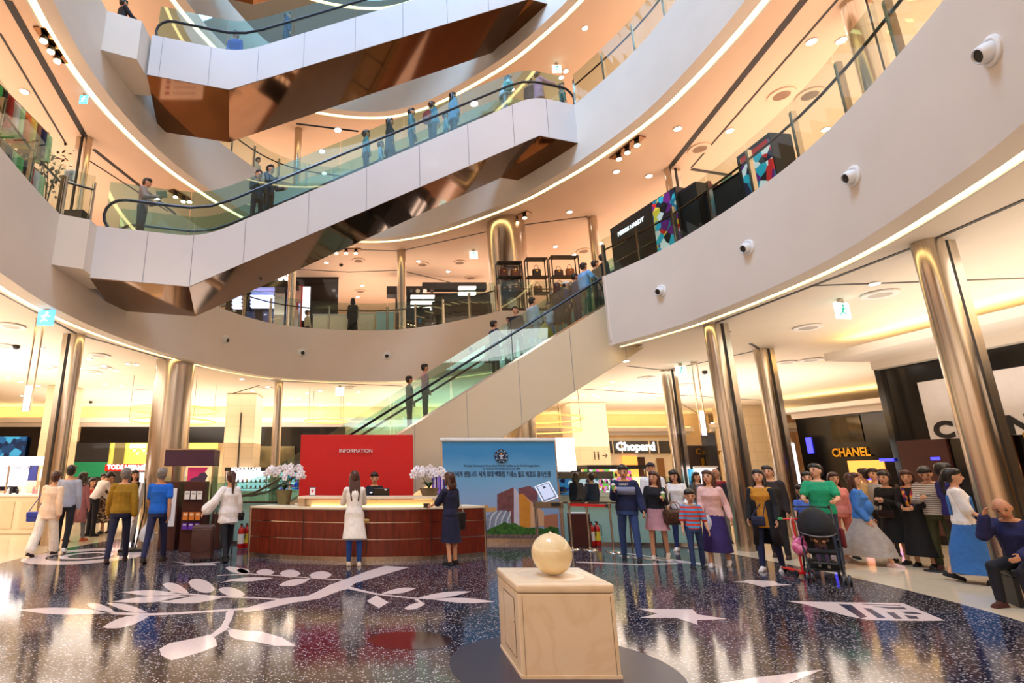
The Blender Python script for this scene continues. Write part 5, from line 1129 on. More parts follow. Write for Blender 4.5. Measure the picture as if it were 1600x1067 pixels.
    if bottom in ('pants', 'shorts', 'wide'):
        pm = MB(); T(.012, -.12, .06, 0, False, pm)
        for hip, kne, ank, _ in J:
            if bottom == 'pants': seg_caps(pm, hip, kne, .094 if not fem else .090, .064); seg_caps(pm, kne, ank+Vector((0, 0, .02)), .064, .052 if not fem else .045)
            elif bottom == 'wide': seg_caps(pm, hip, kne, .105, .095); seg_caps(pm, kne, ank+Vector((0, 0, .05)), .095, .10)
            else: seg_caps(pm, hip, hip.lerp(kne, .85), .10, .085)
        fuse(pm, 'trousers', bm_, root, cv, 2)
    if bottom in ('skirt', 'dress'):
        L_, fl, pl_ = skirt or (.45, .5, 0)   # length below the waist, flare, pleat depth
        kc = (J[0][1]+J[1][1])/2; hc = UB @ Vector((0, 0, 0)); n = 40; vs = []; fs = []; prof = [(.10, .135, .095), (.02, .172, .122), (-.10, .185, .135)]
        zz = -.10
        while zz > -L_: zz -= .08; u = (-zz-.10)/max(.01, L_); prof.append((max(zz, -L_), .185+fl*.14*u, .135+fl*.16*u))
        sp_ = abs(J[0][1].y-J[1][1].y)/2
        for z, rx, ry in prof:
            w = min(1, max(0, (-z-.05)/.4)); cx = hc.x; cy = hc.y+(kc.y-hc.y)*w; ry += sp_*w*.9
            for j in range(n): a = 2*PI*j/n; r_ = 1+(pl_*w*math.sin(a*10) if pl_ else .02*w*math.sin(a*5)); vs.append((cx+rx*r_*math.cos(a), cy+ry*r_*math.sin(a), hc.z+z))
        m_ = len(prof)
        for i in range(m_-1):
            for j in range(n): fs.append([i*n+j, i*n+(j+1) % n, (i+1)*n+(j+1) % n, (i+1)*n+j])
        fs += [list(range(n)), [(m_-1)*n+j for j in range(n)][::-1]]; MB().add(vs, fs).build('skirt', bm_, root, smooth=True)
    sm = cloth(shoes) if not isinstance(shoes, bpy.types.Material) else shoes
    if shoes:
        for i, (hip, kne, ank, pit) in enumerate(J):
            fm = Matrix.Translation(ank) @ Matrix.Rotation(-pit, 4, 'X'); s_ = MB(); seg_caps(s_, fm @ Vector((0, -.045, -.034)), fm @ Vector((0, .05, -.032)), .040, .040); seg_caps(s_, fm @ Vector((0, .05, -.042)), fm @ Vector((0, .15, -.047)), .038, .030)
            s_.box((0, .045, -.066), (.078, .26, .018), m=fm); fuse(s_, 'shoe', sm, root, .011 if q else .02, 1)
    # ---- hair
    st, hc_ = hair; hm_ = mat('hair_'+hc_, HAIRC.get(hc_, (30, 20, 16)), .38, build=noisy(.3, 30))
    if st != 'none':
        hb_ = MB(); E = HR.to_4x4()
        if st == 'balding': hb_.ell(HB @ Vector((0, -.025, .150)), (.082, .080, .070), 14, E)
        elif st in ('cap', 'hat'):
            cc = (34, 36, 50) if st == 'cap' else (236, 234, 230); cp_ = MB(); cp_.ell(HB @ Vector((0, -.004, .205)), (.086, .102, .075), 16, E); seg_caps(cp_, HB @ Vector((-.035, .10, .205)), HB @ Vector((.035, .10, .205)), .02, .02); cp_.ell(HB @ Vector((0, .12, .200)), (.062, .055, .010), 12, E)
            fuse(cp_, 'cap', cloth(cc), root, .012 if q else .02, 2); hb_.ell(HB @ Vector((0, -.022, .160)), (.084, .086, .085), 14, E)
        else:
            hb_.ell(HB @ Vector((0, -.020, .190)), (.088, .098, .094), 16, E); hb_.ell(HB @ Vector((0, -.035, .150)), (.083, .075, .085), 14, E); hb_.ell(HB @ Vector((.006, .034, .226)), (.082, .064, .056), 14, E)
            if st in ('long', 'midlong', 'bob'):
                ln = {'bob': .10, 'midlong': .22, 'long': .34}[st]
                for dx in (-.062, -.02, .02, .062): seg_caps(hb_, HB @ Vector((dx, -.045, .16)), HB @ Vector((dx*1.1, -.075, .10-ln*.5)), .038, .034); seg_caps(hb_, HB @ Vector((dx*1.1, -.075, .10-ln*.5)), HB @ Vector((dx*.9, -.085, .10-ln)), .034, .022)
                for sx in (-1, 1):
                    seg_caps(hb_, HB @ Vector((sx*.072, .01, .20)), HB @ Vector((sx*.080, .005, .06)), .022, .026)
                    if st != 'bob': seg_caps(hb_, HB @ Vector((sx*.080, .005, .06)), HB @ Vector((sx*.085, .01, .08-ln*.75)), .026, .018)
            if st == 'bun': hb_.ell(HB @ Vector((0, -.10, .17)), (.035, .035, .035), 10, E)
            if st == 'tail': seg_caps(hb_, HB @ Vector((0, -.10, .17)), HB @ Vector((0, -.13, .08)), .034, .036); seg_caps(hb_, HB @ Vector((0, -.13, .08)), HB @ Vector((0, -.12, -.12)), .036, .016)
        fuse(hb_, 'hair', hm_, root, .010 if q else .02, 2)
    vis = face if face is not None else (60 < (head+turn-math.degrees(math.atan2(pos[0], pos[1]))) % 360 < 300)
    if vis and q:
        E = HR.to_4x4(); me_ = plain((24, 16, 14), .25)
        ey = MB().ell(HB @ Vector((-.031, .086, .165)), (.015, .009, .009), 8, E).build('eye', me_, root, smooth='full'); ey2 = MB().ell(HB @ Vector((.031, .086, .165)), (.015, .009, .009), 8, E).build('eye', me_, root, smooth='full')
        for sx in (-1, 1): MB().ell(HB @ Vector((sx*.032, .087, .187)), (.020, .007, .005), 8, E).build('eyebrow', hm_, root, smooth='full')
        MB().ell(HB @ Vector((0, .086, .098)), (.024, .009, .009), 8, E).build('mouth', plain((170, 70, 66), .4), root, smooth='full')
    root.location = pos; root.rotation_euler = (0, 0, -R(head)); root.scale = (k, k, k)
    root['wr'] = [list(j[2]) for j in AJ]; root['sh'] = [list(j[0]) for j in AJ]
    PEOPLE.append(root); return root
def wpt(p, key, i, off=(0, 0, 0)):
    """world point of a wrist / shoulder"""
    v = Vector(p[key][i])+Vector(off); k = p.scale[0]; a = p.rotation_euler.z; v = v*k; return Vector((v.x*math.cos(a)-v.y*math.sin(a), v.x*math.sin(a)+v.y*math.cos(a), v.z))+Vector(p.location)
def loc_pt(p, off): v = Vector(off)*p.scale[0]; a = p.rotation_euler.z; return Vector((v.x*math.cos(a)-v.y*math.sin(a), v.x*math.sin(a)+v.y*math.cos(a), v.z))+Vector(p.location)
def clean():
    for p in PEOPLE:
        for k in ('wr', 'sh'):
            if k in p: del p[k]
def shoulder_bag(name, label, p, side, loc, col, w, h, d, sh=(.0, 0, .0), cross=False, rz=0, strapc=None):
    """a bag hanging at local point loc of a person, with a strap over a shoulder"""
    a = p.rotation_euler.z+R(rz); c = loc_pt(p, loc); t = thing(name, label, 'bag', tuple(c), a); lm = mat('leather_%d_%d_%d' % col, col, .4, build=noisy(.15, 8)); sm_ = mat('leather_%d_%d_%d' % (strapc or col), strapc or col, .4, build=noisy(.15, 8))
    bb_ = MB().rbox((0, 0, -h/2), (w, d, h), .03).build('bag_body', lm, t, smooth=True); MB().rbox((0, -d/2-.005, -h*.28), (w*.96, .015, h*.45), .006).build('bag_flap', lm, bb_)
    S = wpt(p, 'sh', side if not cross else 1-side, (0, 0, .062)); 
    def lo(v): v = v-c; ca, sa = math.cos(-a), math.sin(-a); return Vector((v.x*ca-v.y*sa, v.x*sa+v.y*ca, v.z))
    top = lo(S); body_y = lo(loc_pt(p, (0, .15, 1.25))); back_y = lo(loc_pt(p, (0, -.15, 1.25)))
    if cross: pts1 = [Vector((-w*.4, 0, 0)), (Vector((-w*.3, 0, 0))+top)/2*.5+body_y*.5, top]; pts2 = [Vector((w*.4, 0, 0)), (Vector((w*.3, 0, 0))+top)/2*.5+back_y*.5, top]
    else: pts1 = [Vector((-w*.4, 0, 0)), Vector((-w*.25, .0, 0)).lerp(top, .55), top]; pts2 = [Vector((w*.4, 0, 0)), Vector((w*.25, 0, 0)).lerp(top, .55), top]
    MB().tube(pts1, .008, 6).tube(pts2, .008, 6).build('bag_strap', sm_, t, smooth=True); return t
def GP(px, py): x, y = G(px, py); return (x, y, 0)

# ---------------------------------------------------------------- the people on the floor
p = person('woman in cream blouse and cream trousers walking off with a small blue bag', GP(66, 868), 25, 1.64, (238, 206, 176), 'long', (232, 220, 206), 'wide', (40, 22, 24), ('bun', 'brown'), ((15, 2), (-14, 12)), ((-6, 6, 14, 0), (10, 8, 60, 10)), q=2, hem=-.12, fem=True, loose=.02, side=4)
shoulder_bag('blue_handbag', 'small cobalt blue bag hanging at the hip of the cream dressed woman', p, 1, (-.30, .02, .88), (26, 50, 150), .26, .20, .07)
person('man in light grey blue sweater and black trousers beside the cream dressed woman', GP(94, 862), 12, 1.78, (168, 176, 196), 'long', (20, 20, 26), 'pants', (222, 218, 214), ('short', 'black'), ((-12, 10), (14, 2)), ((0, 8, 10, 0), (4, 8, 20, 0)), q=2)
person('woman in dark top partly hidden by the cream dressed woman', GP(66, 846), 60, 1.6, (36, 30, 36), 'long', (30, 28, 34), 'pants', hair=('midlong', 'dark'), q=1, fem=True)
person('man in white shirt bending forward towards the patterned dress woman', GP(140, 838), 60, 1.74, (238, 226, 222), 'long', (26, 24, 34), 'pants', hair=('short', 'black'), lean=28, nod=18, arms=((40, 6, 20, 0), (35, 6, 25, 0)), q=1)
person('woman in long mauve cardigan and grey trousers walking behind the sweater man', GP(117, 846), 40, 1.6, (70, 66, 78), 'long', (120, 120, 136), 'pants', (190, 90, 50), ('bob', 'dark'), ((10, 4), (-10, 10)), q=1, fem=True, coat=((170, 110, 118), -.45))
person('child in red top among the group by the red shop sign', GP(134, 836), 150, 1.42, (200, 60, 60), 'long', (40, 40, 60), 'pants', hair=('bob', 'black'), q=1, fem=True)
pat = mat('cloth_pattern', (150, 120, 90), .8, build=f_patches([(60, 44, 36), (200, 176, 150), (120, 90, 60), (30, 26, 30)], 26))
person('woman in a patterned brown dress facing the bending man', GP(152, 834), 200, 1.56, (60, 50, 50), 'long', (150, 120, 90), 'dress', hair=('bob', 'black'), skirt=(.62, .6, 0), tmat=pat, bmat=pat, q=1, fem=True)
person('woman in black with a dark bag behind the yellow jacket man', GP(200, 845), 175, 1.66, (24, 22, 26), 'long', (24, 22, 28), 'pants', hair=('midlong', 'black'), q=1, fem=True)
person('dark haired child in white top beside the patterned dress woman', GP(164, 832), 210, 1.5, (230, 226, 222), 'long', (60, 60, 70), 'pants', hair=('short', 'black'), q=1)
person('man in mustard yellow bomber jacket and dark jeans walking away', GP(181, 878), 8, 1.70, (150, 112, 12), 'long', (28, 30, 60), 'pants', (52, 26, 22), ('short', 'grey'), ((12, 2), (-12, 6)), ((-12, 12, 10, 0), (8, 12, 12, 0)), q=2, loose=.03, out=4)
p = person('man in bright blue t-shirt and flat cap walking with a white plastic bag', GP(240, 878), 14, 1.70, (16, 96, 200), 'short', (28, 32, 70), 'pants', (44, 32, 26), ('short', 'grey'), ((14, 4), (-16, 8)), ((-16, 8, 8, 0), (12, 6, 10, 0)), q=2, loose=.015, skin=M_SKIN2)
w = wpt(p, 'wr', 1, (0, 0, -.09)); t = thing('plastic_bag', 'white plastic carrier bag swinging from the blue t-shirt man', 'bag', tuple(w)); pb = mat('plastic_white', (214, 218, 230), .35, build=noisy(.1, 8, .6, 14)); MB().lathe([(.012, 0), (.05, -.10), (.12, -.20), (.15, -.32), (.12, -.42), (.02, -.44)], n=20, sc=(1, .5), mod=lambda a, u: .08*math.sin(a*5+u*4)).build('bag_body', pb, t, smooth=True); MB().tube([(-.03, 0, -.08), (-.02, 0, 0), (0, 0, .02), (.02, 0, 0), (.03, 0, -.08)], .008, 6).build('bag_handle', pb, t)
p = person('woman in loose white blouse and black leggings pulling a brown suitcase', GP(352, 876), 335, 1.64, (238, 232, 230), 'wide', (20, 20, 30), 'pants', (24, 20, 22), ('tail', 'brown'), ((16, 2), (-14, 8)), ((6, 12, 14, 0), (4, 34, 30, -20)), q=2, hem=-.14, loose=.03, fem=True)
shoulder_bag('crossbody_bag', 'small black crossbody bag on the hip of the white blouse woman', p, 0, (.24, .02, .90), (22, 20, 24), .20, .16, .07, cross=True)
lug = thing('suitcase', 'brown wheeled suitcase pulled by the white blouse woman', 'suitcase', (GP(315, 878)[0], GP(315, 878)[1], 0), R(8)); lc = mat('suitcase_brown', (66, 34, 26), .5, build=noisy(.15, 8, .3, 30))
MB().rbox((0, 0, .36), (.40, .26, .60), .05).build('case_body', lc, lug, smooth=True); MB().rbox((0, -.14, .40), (.32, .03, .40), .012).build('front_pocket', lc, lug, smooth=True); MB().tube([(.10, .1, .64), (.14, .14, 1.02), (.20, .14, 1.02), (.17, .1, .64)], .010, 6).build('pull_handle', M_RUBBER, lug)
for sx in (-1, 1):
    for sy in (-1, 1): MB().lathe([(.028, -.012), (.028, .012)], n=14, m=Matrix.Translation((sx*.16, sy*.09, .03)) @ Matrix.Rotation(PI/2, 4, 'Y')).build('wheel', M_RUBBER, lug)
p = person('woman in long white cardigan and blue jeans leaning on the desk', GP(553, 884), 356, 1.62, (236, 226, 214), 'long', (34, 74, 150), 'pants', (236, 230, 226), ('long', 'brown'), ((2, 0), (3, 0)), ((34, 10, 60, 10), (30, 14, 60, 10)), q=2, hem=-.42, fem=True, lean=10, loose=.012, out=1)
shoulder_bag('thin_strap_bag', 'tiny gold bag on a thin dark strap of the white cardigan woman', p, 0, (.22, -.02, .84), (170, 140, 80), .12, .08, .04, cross=True, strapc=(50, 34, 28))
x_, y_, _ = AY(585, 800, 12.25); p = person('receptionist in a black suit seated behind the desk looking down', (x_, y_, 0), 180, 1.60, (20, 22, 34), 'long', (20, 20, 30), 'pants', (20, 20, 24), ('bun', 'black'), arms=((30, 4, 55, 12), (30, 4, 55, 12)), nod=14, q=2, fem=True)
MB().box((.07, .125, 1.28), (.07, .01, .022)).build('name_tag', M_WGLOW2, p)
p = person('woman in navy dress at the right end of the desk holding a wallet', GP(706, 882), 318, 1.58, (22, 24, 56), 'half', (20, 22, 54), 'dress', (30, 22, 22), ('bob', 'brown'), ((2, 0), (-4, 2)), ((6, 8, 20, 0), (34, 12, 40, 4)), q=2, fem=True, skirt=(.52, .25, .02), loose=.01)
shoulder_bag('black_tote', 'black tote with a cream strap on the navy dress woman', p, 0, (.22, -.03, .98), (24, 18, 18), .24, .32, .08, strapc=(236, 222, 200))
w = wpt(p, 'wr', 1); MB().rbox((0, 0, 0), (.13, .03, .08), .01).build('wallet', mat('leather_dark', (50, 30, 24), .4), loc=(w.x-.06, w.y+.04, w.z+.01), label='dark brown wallet in the hand of the navy dress woman', cat='wallet')
blk = mat('sweat_block', (30, 38, 86), .85, build=f_stripes(1.0, (30, 38, 86)))
p = person('young man in navy sweatshirt with grey chest block, holding a green drink', GP(988, 876), 184, 1.76, (20, 28, 66), 'long', (44, 66, 116), 'pants', (26, 26, 34), ('short', 'black'), ((-8, 2), (12, 4)), ((24, 8, 96, 12), (4, 16, 30, -4)), q=2, nod=12, loose=.03, out=5)
g_ = MB(); n = 12
for z, rr in ((1.16, 1), (1.30, 1)): pass
vs = []; fs = []
for z in (1.17, 1.31):
    for j in range(n+1): a = R(28)+R(124)*j/n; vs.append((.212*math.cos(a), .158*math.sin(a)+.002, z))
for j in range(n): fs.append([j, j+1, n+2+j, n+1+j])
o = MB().add(vs, fs).build('chest_block', cloth((128, 132, 158)), p, smooth='full'); so = o.modifiers.new('thick', 'SOLIDIFY'); so.thickness = .006; bake(o)
text('lettering', 'NERDY', .05, M_WH, p, (0, .158, 1.355), PI, ext=.002)
def cup(p, i, label, col, off=(0, .02, .03)):
    w = wpt(p, 'wr', i, off); t = thing('drink_cup', label, 'cup', tuple(w)); MB().lathe([(.026, 0), (.036, .09)], n=16).build('cup_body', mat('drink_%d_%d_%d' % col, col, .25, build=noisy(.2, 30)), t, smooth=True); MB().lathe([(.038, .09), (.036, .105), (.02, .125)], n=16).build('cup_lid', M_WH, t, smooth=True); MB().tube([(0, 0, .1), (.01, 0, .19)], .004, 6).build('straw', M_GREEN, t); return t
cup(p, 0, 'green iced drink held by the navy sweatshirt man', (120, 190, 90), (0, .06, .02))
p = person('woman with long auburn hair, black top and dusty pink skirt, laughing', GP(1033, 873), 186, 1.62, (22, 20, 28), 'long', (196, 138, 140), 'skirt', (236, 230, 228), ('long', 'brown'), ((10, 2), (-12, 10)), ((4, 14, 30, 0), (22, 10, 88, 8)), q=2, fem=True, skirt=(.36, .5, 0), turn=20, side=-4)
cup(p, 1, 'pale green iced drink held by the auburn haired woman', (160, 210, 120), (0, .06, .02))
ck = mat('check_canvas', (84, 50, 32), .5, build=f_patches([(70, 40, 26), (100, 64, 40), (58, 34, 24)], 40)); c = loc_pt(p, (-.34, .0, .98)); t = thing('check_handbag', 'large brown checked handbag carried by the pink skirt woman', 'bag', (c.x, c.y, c.z-.30), R(10)); MB().rbox((0, 0, .15), (.44, .18, .28), .06).build('bag_body', ck, t, smooth=True)
for sy in (-.05, .05): MB().tube([(.13*math.cos(PI*i/8), sy, .27+.17*math.sin(PI*i/8)) for i in range(9)], .009, 6).build('bag_handle', mat('leather_tan', (150, 96, 50), .4), t, smooth=True)
person('man in white sweater and dark cap gazing up behind the pink skirt woman', GP(1032, 860), 178, 1.82, (232, 230, 232), 'long', (24, 24, 30), 'pants', (30, 28, 30), ('cap', 'black'), ((4, 0), (-8, 4)), ((6, 8, 14, 0), (6, 8, 14, 0)), q=2, nod=-10)
p = person('woman in white top and navy trousers looking at her phone', GP(1069, 861), 196, 1.66, (236, 230, 228), 'long', (32, 46, 96), 'pants', (228, 214, 204), ('midlong', 'black'), ((4, 0), (-6, 4)), ((40, 8, 92, 20), (14, 16, 50, 4)), q=2, fem=True, nod=16)
shoulder_bag('light_blue_bag', 'pale blue shoulder bag of the white top woman', p, 1, (-.24, .02, 1.02), (150, 176, 206), .24, .20, .08)
bs = mat('boy_stripes', (214, 60, 50), .85, build=f_stripes(3.2, (90, 150, 196)))
person('small boy in red and blue striped t-shirt holding the pink blouse woman by the hand', GP(1092, 888), 172, 1.26, (214, 60, 50), 'half', (40, 56, 96), 'pants', (34, 34, 44), ('short', 'black'), ((8, 2), (-8, 4)), ((4, 12, 14, 0), (4, 18, 10, -4)), q=2, nod=10, tmat=bs)
p = person('woman in pale pink blouse and long purple skirt walking with the striped boy', GP(1126, 885), 188, 1.64, (224, 178, 170), 'long', (50, 34, 96), 'skirt', (238, 232, 234), ('long', 'brown'), ((12, 2), (-12, 10)), ((8, 8, 50, 10), (-4, 16, 20, -6)), q=2, fem=True, skirt=(.66, .45, .03), nod=-6, turn=14, loose=.012)
c = wpt(p, 'wr', 1, (0, 0, -.1)); 
w = wpt(p, 'wr', 0, (0, 0, 0)); t = thing('white_pouch', 'white drawstring pouch swinging from the wrist of the pink blouse woman', 'bag', (w.x+.1, w.y, w.z-.05)); MB().lathe([(.02, 0), (.06, -.06), (.075, -.16), (.05, -.24), (.02, -.25)], n=16, sc=(1, .5)).build('pouch_body', pb, t, smooth=True); MB().tube([(-.02, 0, 0), (-.06, 0, .08), (-.02, 0, 0)], .005, 5).build('drawstring', pb, t)
person('balding older man in dark jacket and red shirt behind the slim steel column', (8.15, 13.45, 0), 215, 1.70, (150, 30, 34), 'long', (100, 96, 90), 'pants', (30, 26, 24), ('balding', 'grey'), q=2, coat=((26, 28, 36), -.12), skin=M_SKIN2, bald=True)
person('man in dark olive shirt behind the phone woman', (7.55, 14.3, 0), 190, 1.66, (60, 58, 50), 'short', (30, 30, 36), 'pants', hair=('short', 'black'), q=1)
person('woman in grey cardigan seen between the phone woman and the pink blouse', (8.2, 14.4, 0), 150, 1.60, (110, 104, 110), 'long', (30, 30, 36), 'pants', hair=('midlong', 'black'), q=1, fem=True)
p = person('woman in mustard top and long black coat looking up, with a small bag', GP(1208, 892), 194, 1.64, (192, 130, 36), 'long', (24, 32, 66), 'pants', (222, 214, 210), ('midlong', 'black'), ((8, 2), (-8, 6)), ((6, 10, 20, 0), (4, 10, 20, 0)), q=2, fem=True, nod=-12, coat=((20, 18, 24), -.5), hem=-.15)
shoulder_bag('dark_blue_bag', 'dark blue crossbody bag before the mustard top woman', p, 1, (.05, .19, .93), (24, 34, 70), .20, .16, .05, rz=180)
person('man in dark brown jacket right behind the mustard top woman', (GP(1222, 872)[0], GP(1222, 872)[1], 0), 188, 1.74, (40, 28, 24), 'long', (34, 26, 24), 'pants', (60, 40, 30), ('short', 'black'), ((-10, 4), (6, 2)), q=2, loose=.03)
person('man in white shirt with a dark backpack behind the slim column', (9.15, 13.0, 0), 200, 1.70, (228, 222, 216), 'short', (40, 40, 50), 'pants', hair=('short', 'black'), q=1)
person('little boy in blue polo shirt looking at the stroller', (8.15, 10.75, 0), 190, 1.32, (84, 112, 196), 'short', (70, 70, 70), 'shorts', (60, 50, 50), ('short', 'black'), arms=((20, 8, 40, 6), (20, 8, 40, 6)), q=2, nod=10)
gm_ = person('man in green t-shirt with rolled sleeves pushing a black stroller, looking aside', (7.96, 10.08, 0), 184, 1.76, (24, 150, 102), 'short', (40, 44, 60), 'pants', (40, 40, 44), ('short', 'black'), ((-8, 2), (10, 2)), ((30, 16, 52, 14), (30, 16, 52, 14)), q=2, turn=34, nod=-8, loose=.02)
person('woman in dark clothes half hidden behind the green t-shirt man', (8.4, 10.9, 0), 175, 1.60, (50, 40, 44), 'long', (30, 36, 60), 'pants', hair=('midlong', 'dark'), q=1, fem=True)
person('woman in pink cardigan behind the pregnant woman', GP(1327, 872), 160, 1.58, (232, 140, 130), 'long', (220, 120, 100), 'pants', hair=('long', 'brown'), q=1, fem=True)
p = person('pregnant woman in blue top and long pleated grey skirt walking', GP(1362, 882), 96, 1.64, (64, 120, 196), 'long', (170, 158, 150), 'skirt', (206, 170, 164), ('long', 'brown'), ((24, 4), (-22, 8)), ((-4, 6, 30, 4), (-2, 6, 30, 0)), q=2, fem=True, skirt=(.72, .9, .04), loose=.015, nod=-6)
MB().ell((0, .075, 1.05), (.125, .13, .16), 16).build('rounded_belly', cloth((64, 120, 196)), p, smooth='full')
person('man in beige shirt in the queue, turned away', GP(1376, 866), 300, 1.68, (206, 170, 120), 'short', (60, 50, 44), 'pants', hair=('short', 'dark'), q=1)
person('man in light grey shirt in the queue beside the beige shirt man', GP(1392, 868), 200, 1.68, (170, 166, 166), 'long', (22, 20, 26), 'pants', (30, 26, 26), ('short', 'dark'), q=1)
p = person('woman with short bob in a black dress, arms folded over a small bag', GP(1411, 880), 205, 1.60, (22, 22, 20), 'long', (18, 16, 20), 'dress', (40, 22, 24), ('bob', 'black'), ((0, 0), (6, 2)), ((18, 6, 92, 34), (18, 6, 92, 34)), q=2, fem=True, skirt=(.55, .5, 0))
shoulder_bag('brown_clutch', 'dark brown bag held by the folded arms woman in black dress', p, 0, (.02, .17, 1.0), (50, 30, 24), .26, .14, .05, rz=180)
person('woman with wavy brown hair behind the folded arms woman', GP(1408, 866), 196, 1.66, (70, 44, 34), 'long', (30, 24, 26), 'pants', hair=('long', 'brown'), arms=((40, 6, 110, 20), (8, 6, 20, 0)), q=1, fem=True)
p = person('woman in long black dress with a red patterned scarf, hands clasped', GP(1449, 886), 196, 1.62, (18, 16, 20), 'long', (14, 13, 16), 'dress', (26, 20, 22), ('bob', 'brown'), ((0, 0), (4, 2)), ((16, 6, 62, 24), (16, 6, 62, 24)), q=2, fem=True, skirt=(.74, .6, .01), turn=-10)
scm = mat('scarf_print', (200, 60, 50), .8, build=f_patches([(200, 50, 50), (230, 160, 60), (60, 40, 110), (160, 40, 60)], 22)); sc_ = MB()
for sx in (-1, 1): sc_.tube([(sx*.04, -.06, 1.46), (sx*.085, .05, 1.42), (sx*.05, .135, 1.28), (sx*.03, .15, 1.08)], [.03, .034, .034, .026], 8)
sc_.build('scarf', scm, p, smooth='full')
sm2 = mat('grey_stripes', (226, 218, 212), .85, build=f_stripes(9, (120, 112, 116)))
p = person('young man in grey striped sweatshirt and olive trousers leaning, looking at his phone', GP(1487, 890), 186, 1.72, (226, 218, 212), 'long', (56, 58, 30), 'pants', (70, 30, 24), ('short', 'black'), ((6, 4), (20, 2)), ((22, 10, 84, 26), (8, 12, 20, 0)), q=2, nod=26, tmat=sm2, side=3, loose=.02)
w = wpt(p, 'wr', 0); MB().rbox((0, 0, 0), (.08, .14, .012), .004).build('smartphone', M_BLACK, loc=(w.x+.03, w.y-.06, w.z+.05), label='dark phone in the hand of the striped sweatshirt man', cat='phone')
p = person('woman in blue denim pinafore over white t-shirt walking past the column', GP(1530, 912), 88, 1.66, (240, 232, 226), 'half', (52, 108, 176), 'dress', (24, 22, 26), ('tail', 'black'), ((12, 2), (-14, 12)), ((14, 6, 40, 0), (-8, 8, 20, 0)), q=2, fem=True, skirt=(.78, .30, .01), loose=.015)
pd = MB(); pd.rbox((0, -.118, 1.16), (.23, .03, .30), .012); pd.rbox((0, .135, 1.14), (.23, .03, .30), .012); pd.build('pinafore_bib', cloth((52, 108, 176)), p, smooth=True)
person('man in violet blue shirt and brown trousers behind the denim pinafore woman', GP(1514, 896), 60, 1.76, (44, 40, 120), 'short', (70, 46, 34), 'pants', (60, 46, 40), ('short', 'black'), ((-6, 4), (8, 2)), q=2, skin=M_SKIN2)
bx_, by_ = 7.95, 7.35
bn = thing('bench', 'dark stool under the seated man at the right edge', 'bench', (8.10, 7.18, 0), R(-30)); MB().rbox((0, 0, .40), (.46, .42, .10), .03).build('seat', M_BLACKM, bn, smooth=True)
for sx in (-1, 1): MB().box((sx*.19, 0, .17), (.05, .36, .35)).build('leg', M_BLACKM, bn)
p = person('balding man in navy shirt sitting with a hand raised to his forehead', (8.06, 7.14, 0), 205, 1.68, (22, 24, 70), 'long', (18, 18, 30), 'pants', (74, 34, 24), ('balding', 'dark'), ((84, 88), (78, 84)), ((62, 6, 118, 18), (30, 10, 40, 14)), q=2, nod=18, turn=-22, lean=12, sit=.50, skin=M_SKIN2, loose=.025, out=6)
person('shopper in a dark coat at the blue lit counter, seen from behind', AY(904, 800, 16.3)[:2]+(0,), 10, 1.60, (24, 30, 50), 'long', (20, 20, 30), 'pants', hair=('bob', 'dark'), q=1, fem=True)
person('shopper in dark jacket bending to the blue lit counter', AY(928, 800, 16.3)[:2]+(0,), 330, 1.58, (40, 44, 70), 'long', (30, 30, 40), 'pants', hair=('short', 'dark'), q=1)
person('shop clerk behind the magazine kiosk, only dark hair showing', (AY(272, 800, 13.1)[0], 13.1, 0), 180, 1.62, (30, 30, 36), 'long', (24, 24, 30), 'pants', hair=('midlong', 'black'), q=1, fem=True) if False else None

# ---------------------------------------------------------------- riders: placed by distance s along each run
E1P, E2P, E3P = (-5.3, 15.86), (-6.43, 10.93), (-6.15, 11.70)
def rider(esc, s, w, label, **kw):
    P0, a, base, zt = {1: (E1P, ANG1, 0, zt1), 2: (E2P, ANG2, 6.98, zt2), 3: (E3P, ANG2, 12.88, zt3)}[esc]
    x, y, z = on_esc(P0, a, base, zt, s, w)
    return person(label, (x, y, z-.03), view=False, **kw)
def s_at(px, esc, w):
    """run distance at which a rider's chest shows at image column px"""
    P0, a, base, zt = {1: (E1P, ANG1, 0, zt1), 2: (E2P, ANG2, 6.98, zt2), 3: (E3P, ANG2, 12.88, zt3)}[esc]; best = None
    for i in range(281):
        s = i*.05; x, y, z = on_esc(P0, a, base, zt, s, w); z += 1.2; dep = y*_c+(z-EYE)*_s; q = PX0+FPX*x/dep
        if best is None or abs(q-px) < best[0]: best = (abs(q-px), s)
    return best[1]
def R1(px, w, label, **kw): return rider(1, s_at(px, 1, w), w, label, **kw)
def R2(px, w, label, **kw): return rider(2, s_at(px, 2, w), w, label, **kw)
chk = mat('check_shirt', (200, 200, 196), .85, build=f_stripes(10, (120, 130, 120), 'X'))
R1(640, 1.15, 'man in pale checked shirt riding the lowest escalator beside the pink shirt rider', head=80, H=1.68, top=(200, 200, 196), sleeve='short', bot=(90, 84, 60), q=1, tmat=chk)
R1(663, .80, 'rider in pink shirt and olive trousers near the foot of the lowest escalator', head=80, H=1.68, top=(232, 176, 196), sleeve='half', bot=(90, 90, 66), q=1, fem=True)
p = R1(773, .80, 'rider in long dark coat on the lowest escalator, arm on the rail', head=70, H=1.70, top=(40, 48, 80), bot=(30, 40, 60), q=1, hem=-.4, arms=((40, 10, 30, 0), (10, 10, 10, 0)), loose=.02)
c = loc_pt(p, (-.2, -.12, .62)); handbag('travel_bag', 'dark bag hanging behind the long coat rider', (c.x, c.y, c.z-.2), (50, 50, 60), .28, .2, .14)
R1(796, 1.25, 'woman in white blouse turning back on the lowest escalator', head=240, H=1.58, top=(200, 206, 220), bot=(40, 60, 90), q=1, fem=True, hair=('midlong', 'brown'))
R1(807, .9, 'man in black vest over white shirt standing beside the white blouse woman', head=215, H=1.74, top=(30, 32, 44), bot=(30, 40, 60), q=1)
